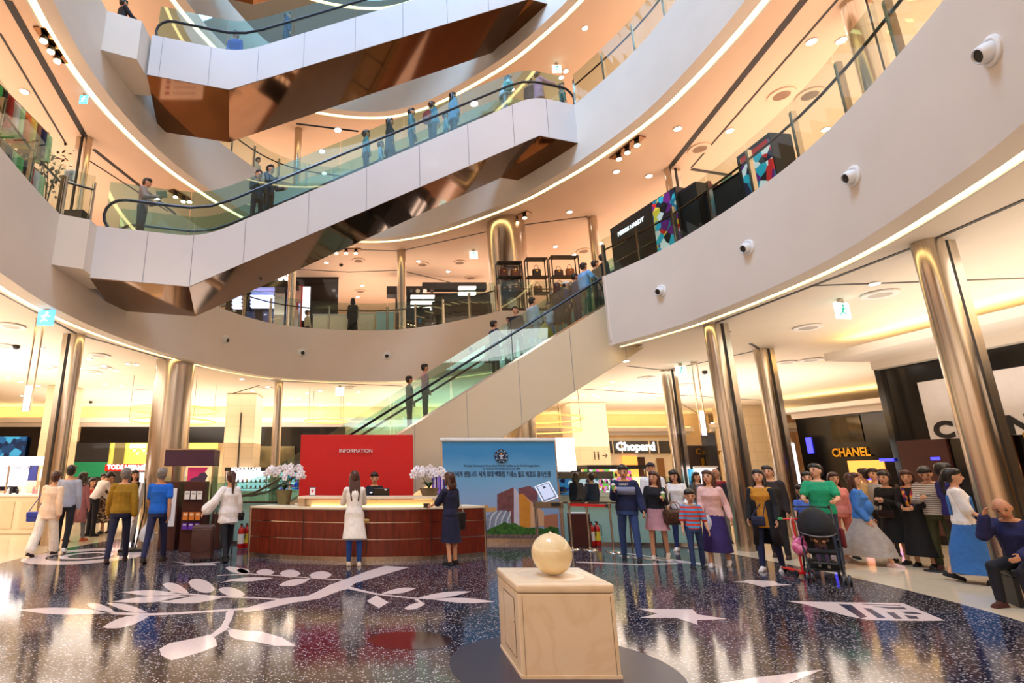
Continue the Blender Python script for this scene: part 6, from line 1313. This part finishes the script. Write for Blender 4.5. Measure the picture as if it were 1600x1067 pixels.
p = R1(833, .80, 'man in grey white shirt carrying a big yellow bag on the lowest escalator', head=60, H=1.68, top=(196, 196, 206), bot=(150, 160, 170), q=1, loose=.02)
w = wpt(p, 'wr', 0); t = thing('yellow_bag', 'big yellow shopping bag held by the grey white shirt rider', 'bag', (w.x+.1, w.y-.1, w.z-.02)); MB().lathe([(.03, -.02), (.12, -.12), (.24, -.36), (.22, -.50), (.05, -.52)], n=20, sc=(1, .45), mod=lambda a, u: .06*math.sin(a*4+u*3)).build('bag_body', mat('bag_yellow', (206, 160, 20), .5, build=noisy(.15, 8, .5, 12)), t, smooth=True); MB().tube([(-.05, 0, -.06), (0, 0, .03), (.05, 0, -.06)], .01, 6).build('bag_handle', mat('bag_yellow'), t)
R1(858, 1.3, 'toddler in white shirt held up over the far rail of the lowest escalator', head=180, H=1.25, top=(226, 226, 236), bot=(120, 130, 170), sleeve='short', q=1)
R1(872, .80, 'woman in dark dress with long hair near the top of the lowest escalator', head=60, H=1.64, top=(30, 30, 40), bot=(26, 28, 40), bottom='dress', skirt=(.55, .4, 0), q=1, fem=True, hair=('long', 'brown'))
R1(886, 1.3, 'rider in white cap and navy top near the top of the lowest escalator', head=120, H=1.62, top=(34, 44, 90), bot=(30, 34, 60), q=1, hair=('hat', 'black'))
R1(899, 1.35, 'rider in dark blue shirt behind the light blue shirt man', head=80, H=1.72, top=(40, 60, 110), bot=(30, 36, 60), q=1)
R1(914, .80, 'man in light blue shirt with a hand on his hip near the escalator head', head=70, H=1.76, top=(130, 176, 226), bot=(60, 96, 70), q=1, arms=((0, 40, 80, 30), (4, 10, 20, 0)), loose=.03)
R1(930, 1.3, 'rider in black jacket just beyond the light blue shirt man', head=80, H=1.72, top=(24, 24, 30), bot=(30, 34, 40), q=1)
R1(942, .8, 'rider in dark top last before the parapet edge of the lowest escalator', head=80, H=1.66, top=(40, 26, 26), bot=(40, 50, 44), q=1)
R1(482, .9, 'child face peeping over the red backdrop on the lowest escalator', head=180, H=1.30, top=(60, 60, 70), q=1)
R1(490, 1.35, 'man with glasses face peeping over the red backdrop', head=180, H=1.70, top=(80, 80, 90), q=1)
# middle escalator
R2(403, .85, 'rider in dark teal jacket with folded arms low on the middle escalator', head=150, H=1.64, top=(20, 60, 84), bot=(40, 50, 66), q=1, arms=((18, 6, 90, 34), (18, 6, 90, 34)))
R2(421, 1.0, 'man in dark blue jacket beside the folded arms rider on the middle escalator', head=110, H=1.76, top=(20, 48, 76), bot=(36, 50, 66), q=1, arms=((30, 10, 60, 0), (20, 10, 60, 10)))
R2(573, .9, 'woman in pale teal jacket riding alone on the middle escalator', head=80, H=1.58, top=(90, 150, 160), bot=(20, 60, 76), q=1, fem=True, hair=('bun', 'dark'))
R2(596, 1.3, 'child in white shirt behind the dark coat woman on the middle escalator', head=100, H=1.2, top=(190, 220, 230), bot=(90, 140, 150), q=1)
R2(610, .85, 'woman in dark coat and bob hair on the middle escalator', head=90, H=1.64, top=(16, 30, 46), bot=(16, 34, 50), q=1, fem=True, hem=-.35, hair=('bob', 'black'), loose=.02)
R2(643, .9, 'rider in light grey teal shirt and cap on the middle escalator', head=100, H=1.72, top=(120, 160, 176), bot=(40, 80, 96), q=1)
p = R2(676, .85, 'rider wearing a red backpack on the middle escalator', head=60, H=1.64, top=(80, 150, 176), bot=(30, 80, 100), q=1, hair=('short', 'brown'))
c = loc_pt(p, (0, -.20, 1.12)); t = thing('red_backpack', 'red backpack worn on the middle escalator', 'backpack', tuple(c), p.rotation_euler.z); MB().rbox((0, 0, 0), (.28, .16, .38), .05).build('pack_body', cloth((196, 50, 56)), t, smooth=True); MB().rbox((0, -.09, -.06), (.2, .05, .18), .02).build('front_pocket', cloth((170, 40, 50)), t, smooth=True)
R2(695, 1.1, 'small child beside the long haired woman on the middle escalator', head=90, H=1.15, top=(120, 180, 190), bot=(70, 120, 130), q=1)
R2(708, .85, 'woman with very long dark hair and teal jacket on the middle escalator', head=75, H=1.68, top=(80, 150, 190), bot=(20, 90, 110), q=1, fem=True, hair=('long', 'dark'), hem=-.2, loose=.03)
p = R2(786, .85, 'rider in white hoodie leaning forward near the middle escalator head', head=80, H=1.62, top=(226, 236, 244), bot=(170, 180, 190), q=1, lean=16, loose=.03)
c = loc_pt(p, (.30, .0, 1.0)); handbag('turquoise_bag', 'turquoise bag of the white hoodie rider', (c.x, c.y-.1, c.z-.2), (90, 200, 210), .3, .3, .14)
R2(829, 1.1, 'person in dark grey top at the middle escalator head beside the pink coat', head=40, H=1.60, top=(60, 56, 66), bot=(50, 50, 60), q=1)
R2(841, .85, 'person in pink coat at the middle escalator head', head=70, H=1.70, top=(226, 150, 176), bot=(80, 70, 80), q=1, fem=True, hem=-.25, loose=.03, hair=('short', 'brown'), arms=((60, 10, 30, 0), (10, 10, 20, 0)))
x_, y_, _ = AY(884, 150, 15.2); person('person in deep teal clothes beyond the middle escalator head', (x_, y_+.3, 12.86), 90, 1.66, (20, 110, 110), 'long', (16, 70, 80), 'pants', q=1)
rider(3, s_at(448, 3, .9), .9, 'person in dark blue on the upper escalator', head=80, H=1.68, top=(20, 70, 110), bot=(20, 60, 90), q=1)
rider(3, s_at(368, 3, 1.2), 1.2, 'person in violet blue on the upper escalator by its foot', head=180, H=1.66, top=(60, 80, 170), bot=(50, 70, 150), q=1)
# upstairs visitors
p = person('man in pink shirt and dark trousers reading a leaflet at the middle escalator foot', (-5.95, 11.9, ZF+.10), 110, 1.70, (206, 140, 130), 'long', (30, 26, 30), 'pants', hair=('short', 'dark'), arms=((24, 8, 70, 10), (24, 8, 70, 10)), q=1, nod=14)
w = wpt(p, 'wr', 0); MB().box((0, 0, 0), (.26, .02, .16)).build('leaflet', M_WH, loc=(w.x+.12, w.y+.02, w.z+.08), label='white leaflet in the hands of the pink shirt man', cat='leaflet').rotation_euler = (R(40), 0, 0)
def L2p(px, Y, label, **kw): x, _, _ = AY(px, 500, Y); return person(label, (x, Y, ZF+.02), **kw)
L2p(551, 20.9, 'woman in long black dress standing before the white counters upstairs', head=0, H=1.66, top=(20, 18, 20), bot=(20, 18, 20), bottom='dress', skirt=(.6, .3, 0), hair=('bob', 'black'), fem=True, q=1)
L2p(578, 22.9, 'dark haired clerk behind the white counter upstairs', head=180, H=1.36, top=(24, 22, 26), hair=('bob', 'black'), fem=True, q=1)
L2p(480, 22.0, 'customer in striped cream top by the pink banner upstairs', head=60, H=1.45, top=(220, 200, 160), bot=(60, 50, 40), hair=('short', 'brown'), q=1)
L2p(522, 22.9, 'clerk in black behind the long white counter upstairs', head=190, H=1.40, top=(24, 22, 26), hair=('bun', 'black'), q=1)
L2p(755, 22.6, 'person with dark hair behind the black counter by the thick column', head=180, H=1.60, top=(30, 28, 30), hair=('bob', 'black'), q=1)
x_, y_, _ = AY(386, 236, 18.2); person('shop visitor in white top seen over the third level parapet', (x_, 19.9, 12.86), 120, 1.66, (236, 226, 210), 'long', (60, 50, 40), 'pants', q=1)
x_, _, _ = AY(228, 30, 12.4); person('person in black reaching out behind the third level balustrade', (-7.35, 12.25, 12.86), 70, 1.72, (26, 26, 34), 'long', (26, 28, 50), 'pants', arms=((40, 10, 30, 0), (10, 10, 10, 0)), q=1)

# ================================================================ marble fountain block with its sphere
fx0, fy0 = G(817, 1061); fx1, _ = G(970, 1060); bw_ = fx1-fx0+.01; _, by1 = G(773, 1023); BD = .80
bl = thing('marble_plinth', 'cream marble block with a slab top and a small service door', 'plinth', ((fx0+fx1)/2, fy0+BD/2, 0))
MB().box((0, 0, .32), (bw_, BD, .62)).build('plinth_body', M_BLOCK, bl, bevel=.008); MB().box((0, 0, .012), (bw_+.012, BD+.012, .024)).build('shadow_plinth', M_BLOCK, bl)
MB().rbox((0, 0, .672), (bw_+.015, BD+.015, .075), .02).build('top_slab', M_BLOCK, bl, smooth=True); MB().lathe([(.001, 0), (.29, 0), (.30, .004), (.305, .001)], (0, 0, .7098), 48).build('basin_ring', M_BLOCK, bl, smooth=True)
jm = plain((120, 92, 66), .6); j_ = MB()
for y in (-.26, .14): j_.box((-bw_/2-.001, y, .34), (.006, .006, .46))
for z in (.11, .57): j_.box((-bw_/2-.001, -.06, z), (.006, .406, .006))
dor = MB().box((-bw_/2-.001, -.06, .34), (.006, .39, .45)).build('service_door', M_BLOCK, bl); j_.build('door_joint', jm, bl)
MB().ell((-bw_/2-.004, -.24, .38), (.006, .006, .006), 8).build('door_lock', M_DARK, bl)
for x in (-bw_/2+.035, bw_/2-.035): MB().box((x, -BD/2-.001, .31), (.003, .004, .60)).build('slab_joint', jm, bl)
sp = MB(); sp.lathe([(.180*math.sin(PI*i/28), .180-.180*math.cos(PI*i/28)) for i in range(2, 28)]+[(.017, .360), (.010, .368), (.004, .376)], n=56)
sp.build('marble_sphere', mat('marble_sphere', (236, 214, 170), .12, build=f_marble), smooth='full', loc=(bl.location.x+.02, bl.location.y-.02, .712), label='polished cream marble sphere with a tiny tip on the marble plinth', cat='sphere')

# ================================================================ on the desk
def orchid(name, label, loc, pr, ph, h, W, seed, potm):
    t = thing(name, label, 'flowers', loc); r = random.Random(seed)
    MB().lathe([(.001, 0), (pr*.72, 0), (pr*.9, ph*.6), (pr, ph), (pr*.9, ph), (pr*.85, ph-.03)], n=28).build('pot', potm, t, smooth=True)
    lf = plain((34, 66, 26), .4)
    for i in range(9):
        a = i*.75+r.random(); L_ = r.uniform(.16, .26); d = Vector((math.cos(a), math.sin(a), 0)); w = Vector((-d.y, d.x, 0))*.035; b = Vector((0, 0, ph))
        MB().add([b-w*.4, b+w*.4, b+d*L_*.5+w+Vector((0, 0, .12)), b+d*L_*.5-w+Vector((0, 0, .12)), b+d*L_+Vector((0, 0, .09)), b+d*L_*.5+Vector((0, 0, .105))], [[0, 1, 2, 5], [0, 5, 3], [5, 2, 4], [5, 4, 3]]).build('leaf', lf, t)
    pet = plain((246, 240, 244), .5); heart = plain((200, 70, 120), .5)
    ns = 7
    for k in range(ns):
        a = PI*(k+.5)/ns; dx = math.cos(a)*W*r.uniform(.8, 1.0); dy = r.uniform(-.12, .02); top = Vector((dx*.75, dy, ph+h*r.uniform(.82, 1.0))); tip = Vector((dx, dy-.05, ph+h*r.uniform(.50, .75)))
        pts = [Vector((0, 0, ph))]
        for i in range(1, 9): u = i/8; pts.append(Vector((0, 0, ph)).lerp(top, u*1.15 if u < .75 else .86) if u < .75 else top.lerp(tip, (u-.75)/.25))
        MB().tube(pts, .005, 5).build('flower_stem', plain((80, 110, 50), .5), t)
        for q in range(6):
            u = q/5; c = top.lerp(tip, u)+Vector((r.uniform(-.035, .035), r.uniform(-.05, .01), r.uniform(-.02, .02))); m = MB(); s_ = r.uniform(.044, .056); tl = Matrix.Rotation(r.uniform(-.5, .5), 4, 'Z') @ Matrix.Rotation(r.uniform(-.2, .4), 4, 'X')
            for z in range(5): b = 2*PI*z/5+PI/2; o = tl @ Vector((math.cos(b)*s_*.8, 0, math.sin(b)*s_*.8)); m.ell(c+o, (s_*.62, .007, s_*.50), 7, tl @ Matrix.Rotation(-b, 4, 'Y'))
            f = m.build('blossom', pet, t, smooth='full'); MB().ell(c+Vector((0, -.012, -.004)), (.007, .008, .008), 6).build('blossom_heart', heart, f, smooth='full')
    return t
def on_plane(px, py, z): x, y = G(px, py, z); return (x, y, z)
ol = AY(449, 790, 12.3)
orchid('orchid_pot', 'white orchids in an olive brown pot at the left end of the desk', (ol[0], 11.85, .967), .17, .30, .52, .44, 3, mat('pot_olive', (112, 100, 62), .5, build=noisy(.15, 9)))
orr = AY(667, 783, 11.6)
orchid('orchid_bowl', 'white orchids in a low brown bowl at the right side of the desk', (.93, 11.39, 1.167), .20, .15, .42, .40, 9, mat('pot_bowl', (110, 86, 54), .4, build=noisy(.15, 9)))
cm_ = MB()
x_, y_, _ = AY(488, 778, 11.35); nc = thing('notice_card', 'small framed notice card with a pink mark on the desk top', 'card', (x_, 11.36, 1.167)); MB().box((0, 0, .085), (.13, .012, .17)).build('card_frame', plain((70, 74, 100), .4), nc); MB().box((0, -.008, .085), (.105, .006, .145)).build('card_face', M_WH, nc); MB().ell((0, -.013, .095), (.022, .003, .03), 8).build('pink_mark', plain((220, 60, 120), .5), nc)
x_, y_, _ = AY(596, 782, 11.7); mo = thing('monitor', 'low black monitor before the receptionist', 'monitor', (x_, 11.78, .965)); MB().rbox((0, 0, .26), (.34, .03, .16), .01).build('screen', M_BLACK, mo); MB().box((0, .03, .1), (.05, .03, .2)).build('monitor_neck', M_BLACKM, mo); MB().box((0, .03, .01), (.2, .14, .02)).build('monitor_foot', M_BLACKM, mo); MB().box((.09, -.018, .31), (.05, .004, .03)).build('sticker', M_WH, mo)
x_, y_, _ = AY(456, 793, 11.4); MB().rbox((0, 0, .02), (.09, .05, .04), .005).build('card_holder', M_CREAM, loc=(x_+.08, 11.55, .967), label='tiny cream card holder beside the olive brown pot', cat='card holder')
# violet ribbon stack beside bowl
x_, y_, _ = AY(690, 760, 11.9); rb = thing('ribbon_stand', 'stand of violet and silver ribbon strips behind the low orchid bowl', 'ribbon', (x_, 12.55, 0)); MB().box((0, 0, .45), (.3, .2, .9)).build('stand_base', M_WH, rb)
for i in range(7): MB().box((-.13+i*.043, -.02*(i % 2), 1.28), (.038, .01, .76)).build('ribbon', plain([(70, 40, 190), (190, 180, 230), (40, 30, 120), (120, 90, 220)][i % 4], .25), rb)

# ================================================================ stands round the desk
def px_at(px, Y): return AY(px, 800, Y)[0]
mk = thing('magazine_kiosk', 'kiosk with a dark purple header above glass beside the thick column', 'kiosk', (px_at(297, 12.9), 12.9, 0))
x0, x1, z0, z1 = fr(258, 703, 335, 728, 12.9); l = mk.location; w_ = x1-x0
MB().box(((x0+x1)/2-l.x, .2, (z0+z1)/2), (w_, .45, z1-z0)).build('purple_header', M_PURP, mk); MB().box(((x0+x1)/2-l.x, .2, z1+.015), (w_+.04, .5, .03)).build('header_cap', M_STEEL, mk)
for sx in (-1, 1): MB().box(((x0+x1)/2-l.x+sx*(w_/2-.02), .2, z0/2), (.035, .4, z0)).build('kiosk_post', M_STEEL, mk)
MB().box(((x0+x1)/2-l.x, .2, .42), (w_-.1, .4, .84)).build('kiosk_base', mat('base_brown', (74, 26, 24), .4, build=noisy(.1, 6)), mk)
x0, x1, z0, z1 = fr(291, 730, 324, 752, 13.1); MB().box(((x0+x1)/2-l.x, .3, (z0+z1)/2), (x1-x0, .03, z1-z0)).build('lit_magazine_panel', mat('mag_panel', (240, 210, 120), .4, emis=.7, build=f_patches([(240, 220, 120), (250, 236, 180), (190, 40, 90), (60, 40, 60)], 5)), mk)
def stand(name, label, x0p, x1p, ytop, Y, m, build):
    x0, x1, _, zt__ = fr(x0p, ytop, x1p, ytop+1, Y); t = thing(name, label, 'stand', ((x0+x1)/2, Y, 0)); w = x1-x0; MB().rbox((0, .15, zt__/2), (w, .3, zt__), .01).build('stand_body', m, t); build(t, w, zt__); return t
MBR = mat('stand_brown', (70, 30, 24), .35, build=noisy(.1, 6))
def b1(t, w, h): MB().box((0, -.006, h*.62), (w*.78, .012, h*.56)).build('poster', plain((232, 232, 240), .4), t); MB().ell((-.02, -.014, h*.80), (.06, .004, .07), 12).build('poster_mark', plain((90, 190, 170), .5), t); MB().box((.04, -.014, h*.55), (.012, .004, h*.26)).box((-.06, -.014, h*.55), (.008, .004, h*.22)).build('printed_line', plain((90, 100, 110), .5), t)
stand('poster_stand', 'brown stand holding a white floor map poster beside the blue t-shirt man', 262, 281, 752, 12.2, MBR, b1) if False else stand('poster_stand', 'brown stand holding a white floor map poster beside the blue t-shirt man', 256, 281, 752, 12.2, MBR, b1)
def b2(t, w, h):
    for r_, (z, tl) in enumerate(((h*.80, .17), (h*.50, .16), (h*.36, .13))):
        MB().box((0, -.03, z-tl/2-.01), (w*.9, .06, .015)).build('ledge', MBR, t)
        for i in range(3):
            c = [(238, 236, 232), (226, 130, 50), (110, 60, 190)][r_]; MB().box((-w*.29+i*w*.29, -.025, z), (w*.24, .012, tl)).build('brochure', plain(c, .4), t); MB().box((-w*.29+i*w*.29, -.033, z+tl*.2), (w*.15, .004, tl*.2)).build('brochure_title', plain([(180, 170, 160), (250, 230, 200), (230, 220, 250)][r_], .4), t)
stand('brochure_stand', 'tall brown brochure stand with three rows of leaflets behind the suitcase', 288, 321, 752, 12.0, MBR, b2)
stand('low_brown_box', 'low brown lectern box behind the legs of the white blouse woman', 331, 345, 803, 12.3, MBR, lambda t, w, h: MB().box((0, .15, h+.01), (w+.02, .32, .02)).build('box_top', M_STEEL, t))
bo = thing('slanted_board', 'tilted white notice board on a dark stand behind the yellow jacket man', 'board', (px_at(213, 12.1), 12.1, 0), R(14)); m_ = Matrix.Translation((0, 0, .80)) @ Matrix.Rotation(R(8), 4, 'Y'); MB().box((0, 0, 0), (.05, .5, 1.25), m=m_).build('board', M_WH, bo); MB().box((0, 0, .03), (.5, .36, .05)).build('board_foot', M_BLACKM, bo); MB().tube([(0.05, 0, 0.05), (.16, 0, .8), (.12, 0, 1.5)], .015, 6).build('board_strut', M_BLACKM, bo)
def extinguisher(x, y, label, lab=(238, 232, 226)):
    t = thing('fire_extinguisher', label, 'fire extinguisher', (x, y, 0)); MB().lathe([(.001, .01), (.065, .01), (.068, .05), (.068, .38), (.05, .44), (.022, .46), (.022, .50)], n=24).build('cylinder', mat('ext_red', (186, 22, 20), .25, build=noisy(.05, 5)), t, smooth=True); MB().lathe([(.070, .12), (.070, .32)], n=24).build('paper_label', plain(lab, .5), t); MB().box((0, -.01, .52), (.03, .12, .03)).build('valve_handle', M_BLACKM, t); MB().tube([(.02, 0, .49), (.10, -.02, .44), (.09, -.02, .22)], .010, 6).build('hose', M_RUBBER, t); return t
extinguisher(px_at(379, 12.4), 12.4, 'red extinguisher left of the desk end'); extinguisher(px_at(387, 12.5), 12.5, 'red extinguisher with yellow label tucked at the desk end', (226, 200, 60))
extinguisher(px_at(921, 12.9), 12.9, 'red extinguisher with white label beside the brown bin box'); extinguisher(px_at(930, 12.95), 12.95, 'red extinguisher with yellow label beside the frosted glass', (226, 200, 60))
bxn = thing('bin_box', 'dark brown open topped box behind the rope barrier', 'bin', (px_at(903, 12.9), 12.9, 0)); MB().box((0, 0, .36), (.42, .3, .72)).build('box_body', MBR, bxn, bevel=.005); MB().box((0, 0, .725), (.40, .28, .02)).build('paper_sheet', M_WH, bxn)
def post(px, Y, label):
    t = thing('barrier_post', label, 'barrier', (px_at(px, Y), Y, 0)); MB().lathe([(.001, 0), (.17, 0), (.16, .02), (.03, .035), (.028, .05)], n=28).build('post_base', M_CHROME, t, smooth=True); MB().lathe([(.022, .04), (.022, .86), (.034, .87), (.034, .98), (.02, .99)], n=18).build('post_tube', M_STEEL, t, smooth=True); return t
pa = post(953, 12.0, 'steel barrier post at the near end of the red belt'); pb_ = post(890, 12.45, 'steel barrier post at the far end of the red belt by the certificate'); pc_ = post(917, 12.35, 'steel barrier post in front of the brown bin box')
a, b = pa.location, pb_.location; d = Vector((b.x-a.x, b.y-a.y, 0)); bt = thing('barrier_belt', 'red retractable belt between the steel barrier posts', 'belt', (a.x, a.y, .93), math.atan2(d.y, d.x)); MB().box((d.length/2, 0, 0), (d.length-.07, .006, .06)).build('belt_strap', M_RED, bt); MB().box((d.length*.06, 0, 0), (.05, .02, .065)).build('belt_clip', M_BLACKM, bt)
pl = thing('certificate_stand', 'metal table stand showing a framed certificate before the blue banner', 'stand', (px_at(857, 12.3), 12.3, 0), R(-8)); MB().box((0, 0, .94), (.60, .34, .13)).build('table_box', mat('stand_bronze', (120, 104, 84), .35, .6, build=noisy(.08, 5)), pl, bevel=.004); MB().box((.14, -.175, .95), (.2, .01, .07)).build('dark_plate', M_BLACKM, pl)
for sx in (-1, 1):
    for sy in (-1, 1): MB().tube([(sx*.27, sy*.14, 0), (sx*.27, sy*.14, .88)], .018, 8).build('leg', M_STEEL, pl)
cf = thing('framed_certificate', 'white framed certificate with a small round emblem leaning on the metal stand', 'certificate', (pl.location.x+.05, 12.22, 1.03), R(-8)); m_ = Matrix.Rotation(R(-40), 4, 'X') @ Matrix.Translation((0, 0, .24))
m_ = Matrix.Rotation(R(-20), 4, 'Y') @ m_
MB().box((0, 0, 0), (.36, .03, .48), m=m_).build('frame', M_WH, cf); MB().box((0, -.017, 0), (.30, .008, .42), m=m_).build('inner_mount', plain((60, 66, 96), .4), cf); MB().box((0, -.023, 0), (.25, .006, .37), m=m_).build('paper', plain((206, 212, 232), .5), cf); MB().ell(m_ @ Vector((0, -.028, .10)), (.035, .006, .045), 12).build('emblem', plain((90, 96, 120), .5), cf)

# ================================================================ stroller, scooter and pink backpack
sx_, sy_ = G(1292, 906)
S = thing('stroller', 'black folding stroller with grey lined hood pushed by the green t-shirt man', 'stroller', (sx_, sy_, 0), R(-34)); BF = cloth((20, 20, 24)); MF = M_BLACKM
for s in (-1, 1):
    MB().tube([(s*.20, -.38, .12), (s*.23, .05, .52), (s*.25, .42, 1.02), (s*.24, .50, 1.06)], .013, 8).build('frame_tube', MF, S, smooth=True); MB().tube([(s*.24, .36, .10), (s*.23, .0, .50), (s*.22, -.12, .62)], .013, 8).build('frame_tube', MF, S, smooth=True)
    MB().lathe([(.018, -.06), (.018, .06)], n=10, m=Matrix.Translation((s*.24, .52, 1.07)) @ Matrix.Rotation(R(70), 4, 'X')).build('grip', M_RUBBER, S, smooth=True)
    for y, z in ((-.38, .075), (.36, .075)):
        for dx in (-.03, .03):
            wm = Matrix.Translation((s*.22+dx, y, z)) @ Matrix.Rotation(PI/2, 4, 'Y'); w_ = MB().lathe([(.045, -.014), (.072, -.014), (.076, 0), (.072, .014), (.045, .014)], n=20, m=wm).build('wheel', M_RUBBER, S, smooth=True); MB().lathe([(.04, -.016), (.04, .016)], n=14, m=wm).build('wheel_hub', plain((190, 190, 200), .4), w_)
MB().tube([(-.24, .50, 1.06), (0, .52, 1.07), (.24, .50, 1.06)], .012, 8).build('push_bar', MF, S); MB().tube([(-.22, -.30, .18), (.22, -.30, .18)], .011, 6).tube([(-.22, .30, .16), (.22, .30, .16)], .011, 6).build('cross_bar', MF, S)
fuse_ = MB(); fuse_.rbox((0, .02, .42), (.36, .34, .07), .03); fuse_.build('seat', BF, S, smooth=True); m_ = Matrix.Translation((0, .20, .66)) @ Matrix.Rotation(R(-28), 4, 'X'); MB().box((0, 0, 0), (.36, .05, .50), m=m_).build('backrest', BF, S, bevel=.02); MB().rbox((0, -.30, .28), (.30, .16, .03), .012).build('footrest', MF, S); MB().rbox((0, .12, .20), (.38, .36, .14), .04).build('basket', BF, S, smooth=True)
hd = MB(); vs = []; fs = []; n = 14; kk = 8
for i in range(kk+1):
    a = R(-12)+R(112)*i/kk; 
    for j in range(n+1): b = PI*j/n; r_ = .24; y = -math.cos(a)*0+.0; c = Vector((math.cos(b)*r_, -math.sin(b)*math.cos(a)*.40+.22, math.sin(b)*math.sin(a)*.34+.72)); vs.append(c)
for i in range(kk):
    for j in range(n): q = i*(n+1)+j; fs.append([q, q+1, q+n+2, q+n+1])
ho = MB().add(vs, fs).build('hood', BF, S, smooth='full'); so = ho.modifiers.new('thick', 'SOLIDIFY'); so.thickness = .012; bake(ho)
MB().tube([vs[j]+Vector((0, -.01, 0)) for j in range(n+1)], .012, 6).build('hood_trim', plain((120, 120, 124), .5), S, smooth=True)
MB().rbox((.31, .20, .62), (.06, .2, .3), .03).build('side_pocket', cloth((110, 24, 26)), S, smooth=True)
person('baby asleep in the black stroller, legs forward', (sx_+.05, sy_+.06, .0), 180, .78, (110, 84, 70), 'long', (60, 40, 70), 'pants', (150, 140, 120), ('short', 'black'), ((80, 70), (76, 66)), ((40, 10, 40, 20), (40, 10, 40, 20)), sit=.98, q=1, lean=-18)
qx, qy = G(1256, 902); sc = thing('kick_scooter', 'red kick scooter standing beside the stroller', 'scooter', (qx, qy, 0), R(-6)); RM = mat('scooter_red', (220, 30, 30), .3, build=noisy(.05, 5))
MB().tube([(0, 0, .08), (.02, .06, .62), (.03, .08, .88)], .016, 8).build('steering_post', RM, sc, smooth=True); MB().tube([(-.17, .08, .88), (.23, .08, .88)], .013, 8).build('handlebar', RM, sc); MB().rbox((.02, .26, .07), (.13, .50, .02), .008).build('deck', RM, sc)
for s in (-1, 1): MB().lathe([(.02, -.03), (.022, .03)], n=10, m=Matrix.Translation((.03+s*.19, .08, .88)) @ Matrix.Rotation(PI/2, 4, 'Y')).build('grip', plain((60, 170, 110), .5), sc)
for x, y in ((-.1, 0), (.12, 0), (.02, .5)): MB().lathe([(.02, -.012), (.052, -.012), (.055, 0), (.052, .012), (.02, .012)], n=18, m=Matrix.Translation((x, y, .055)) @ Matrix.Rotation(PI/2, 4, 'Y')).build('wheel', M_RUBBER, sc, smooth=True)
MB().tube([(-.1, 0, .055), (.12, 0, .055)], .012, 6).build('axle', RM, sc)
hx, hy = sc.location.x, sc.location.y; pk = thing('pink_backpack', 'small pink kids backpack hanging from the red scooter handlebar', 'backpack', (hx+.02, hy+.02, .44)); pm_ = mat('kids_pink', (224, 110, 150), .6, build=f_patches([(224, 110, 150), (240, 150, 180), (200, 80, 130)], 18)); MB().ell((0, -.03, .02), (.125, .07, .14), 16).build('pack_body', pm_, pk, smooth='full'); MB().ell((0, -.085, -.02), (.08, .035, .075), 12).build('front_pocket', pm_, pk, smooth='full'); MB().tube([(-.04, 0, .14), (-.05, .03, .38), (.0, .05, .47), (.05, .03, .38), (.04, 0, .14)], .010, 6).build('carry_strap', plain((226, 180, 170), .5), pk)
for s in (-1, 1): MB().ell((s*.07, -.03, .16), (.03, .02, .03), 8).build('pack_ear', pm_, pk, smooth='full')
# round floor plate before the striped sweatshirt man
x_, y_ = G(1463, 893); MB().lathe([(.001, 0), (.16, 0), (.15, .02), (.03, .03), (.025, .06)], n=28).build('stand_base', M_BLACKM, smooth=True, loc=(x_, y_, 0), label='round black stand base on the marble floor by crossed feet', cat='stand base')
clean()
bpy.data.scenes.remove(TMP)
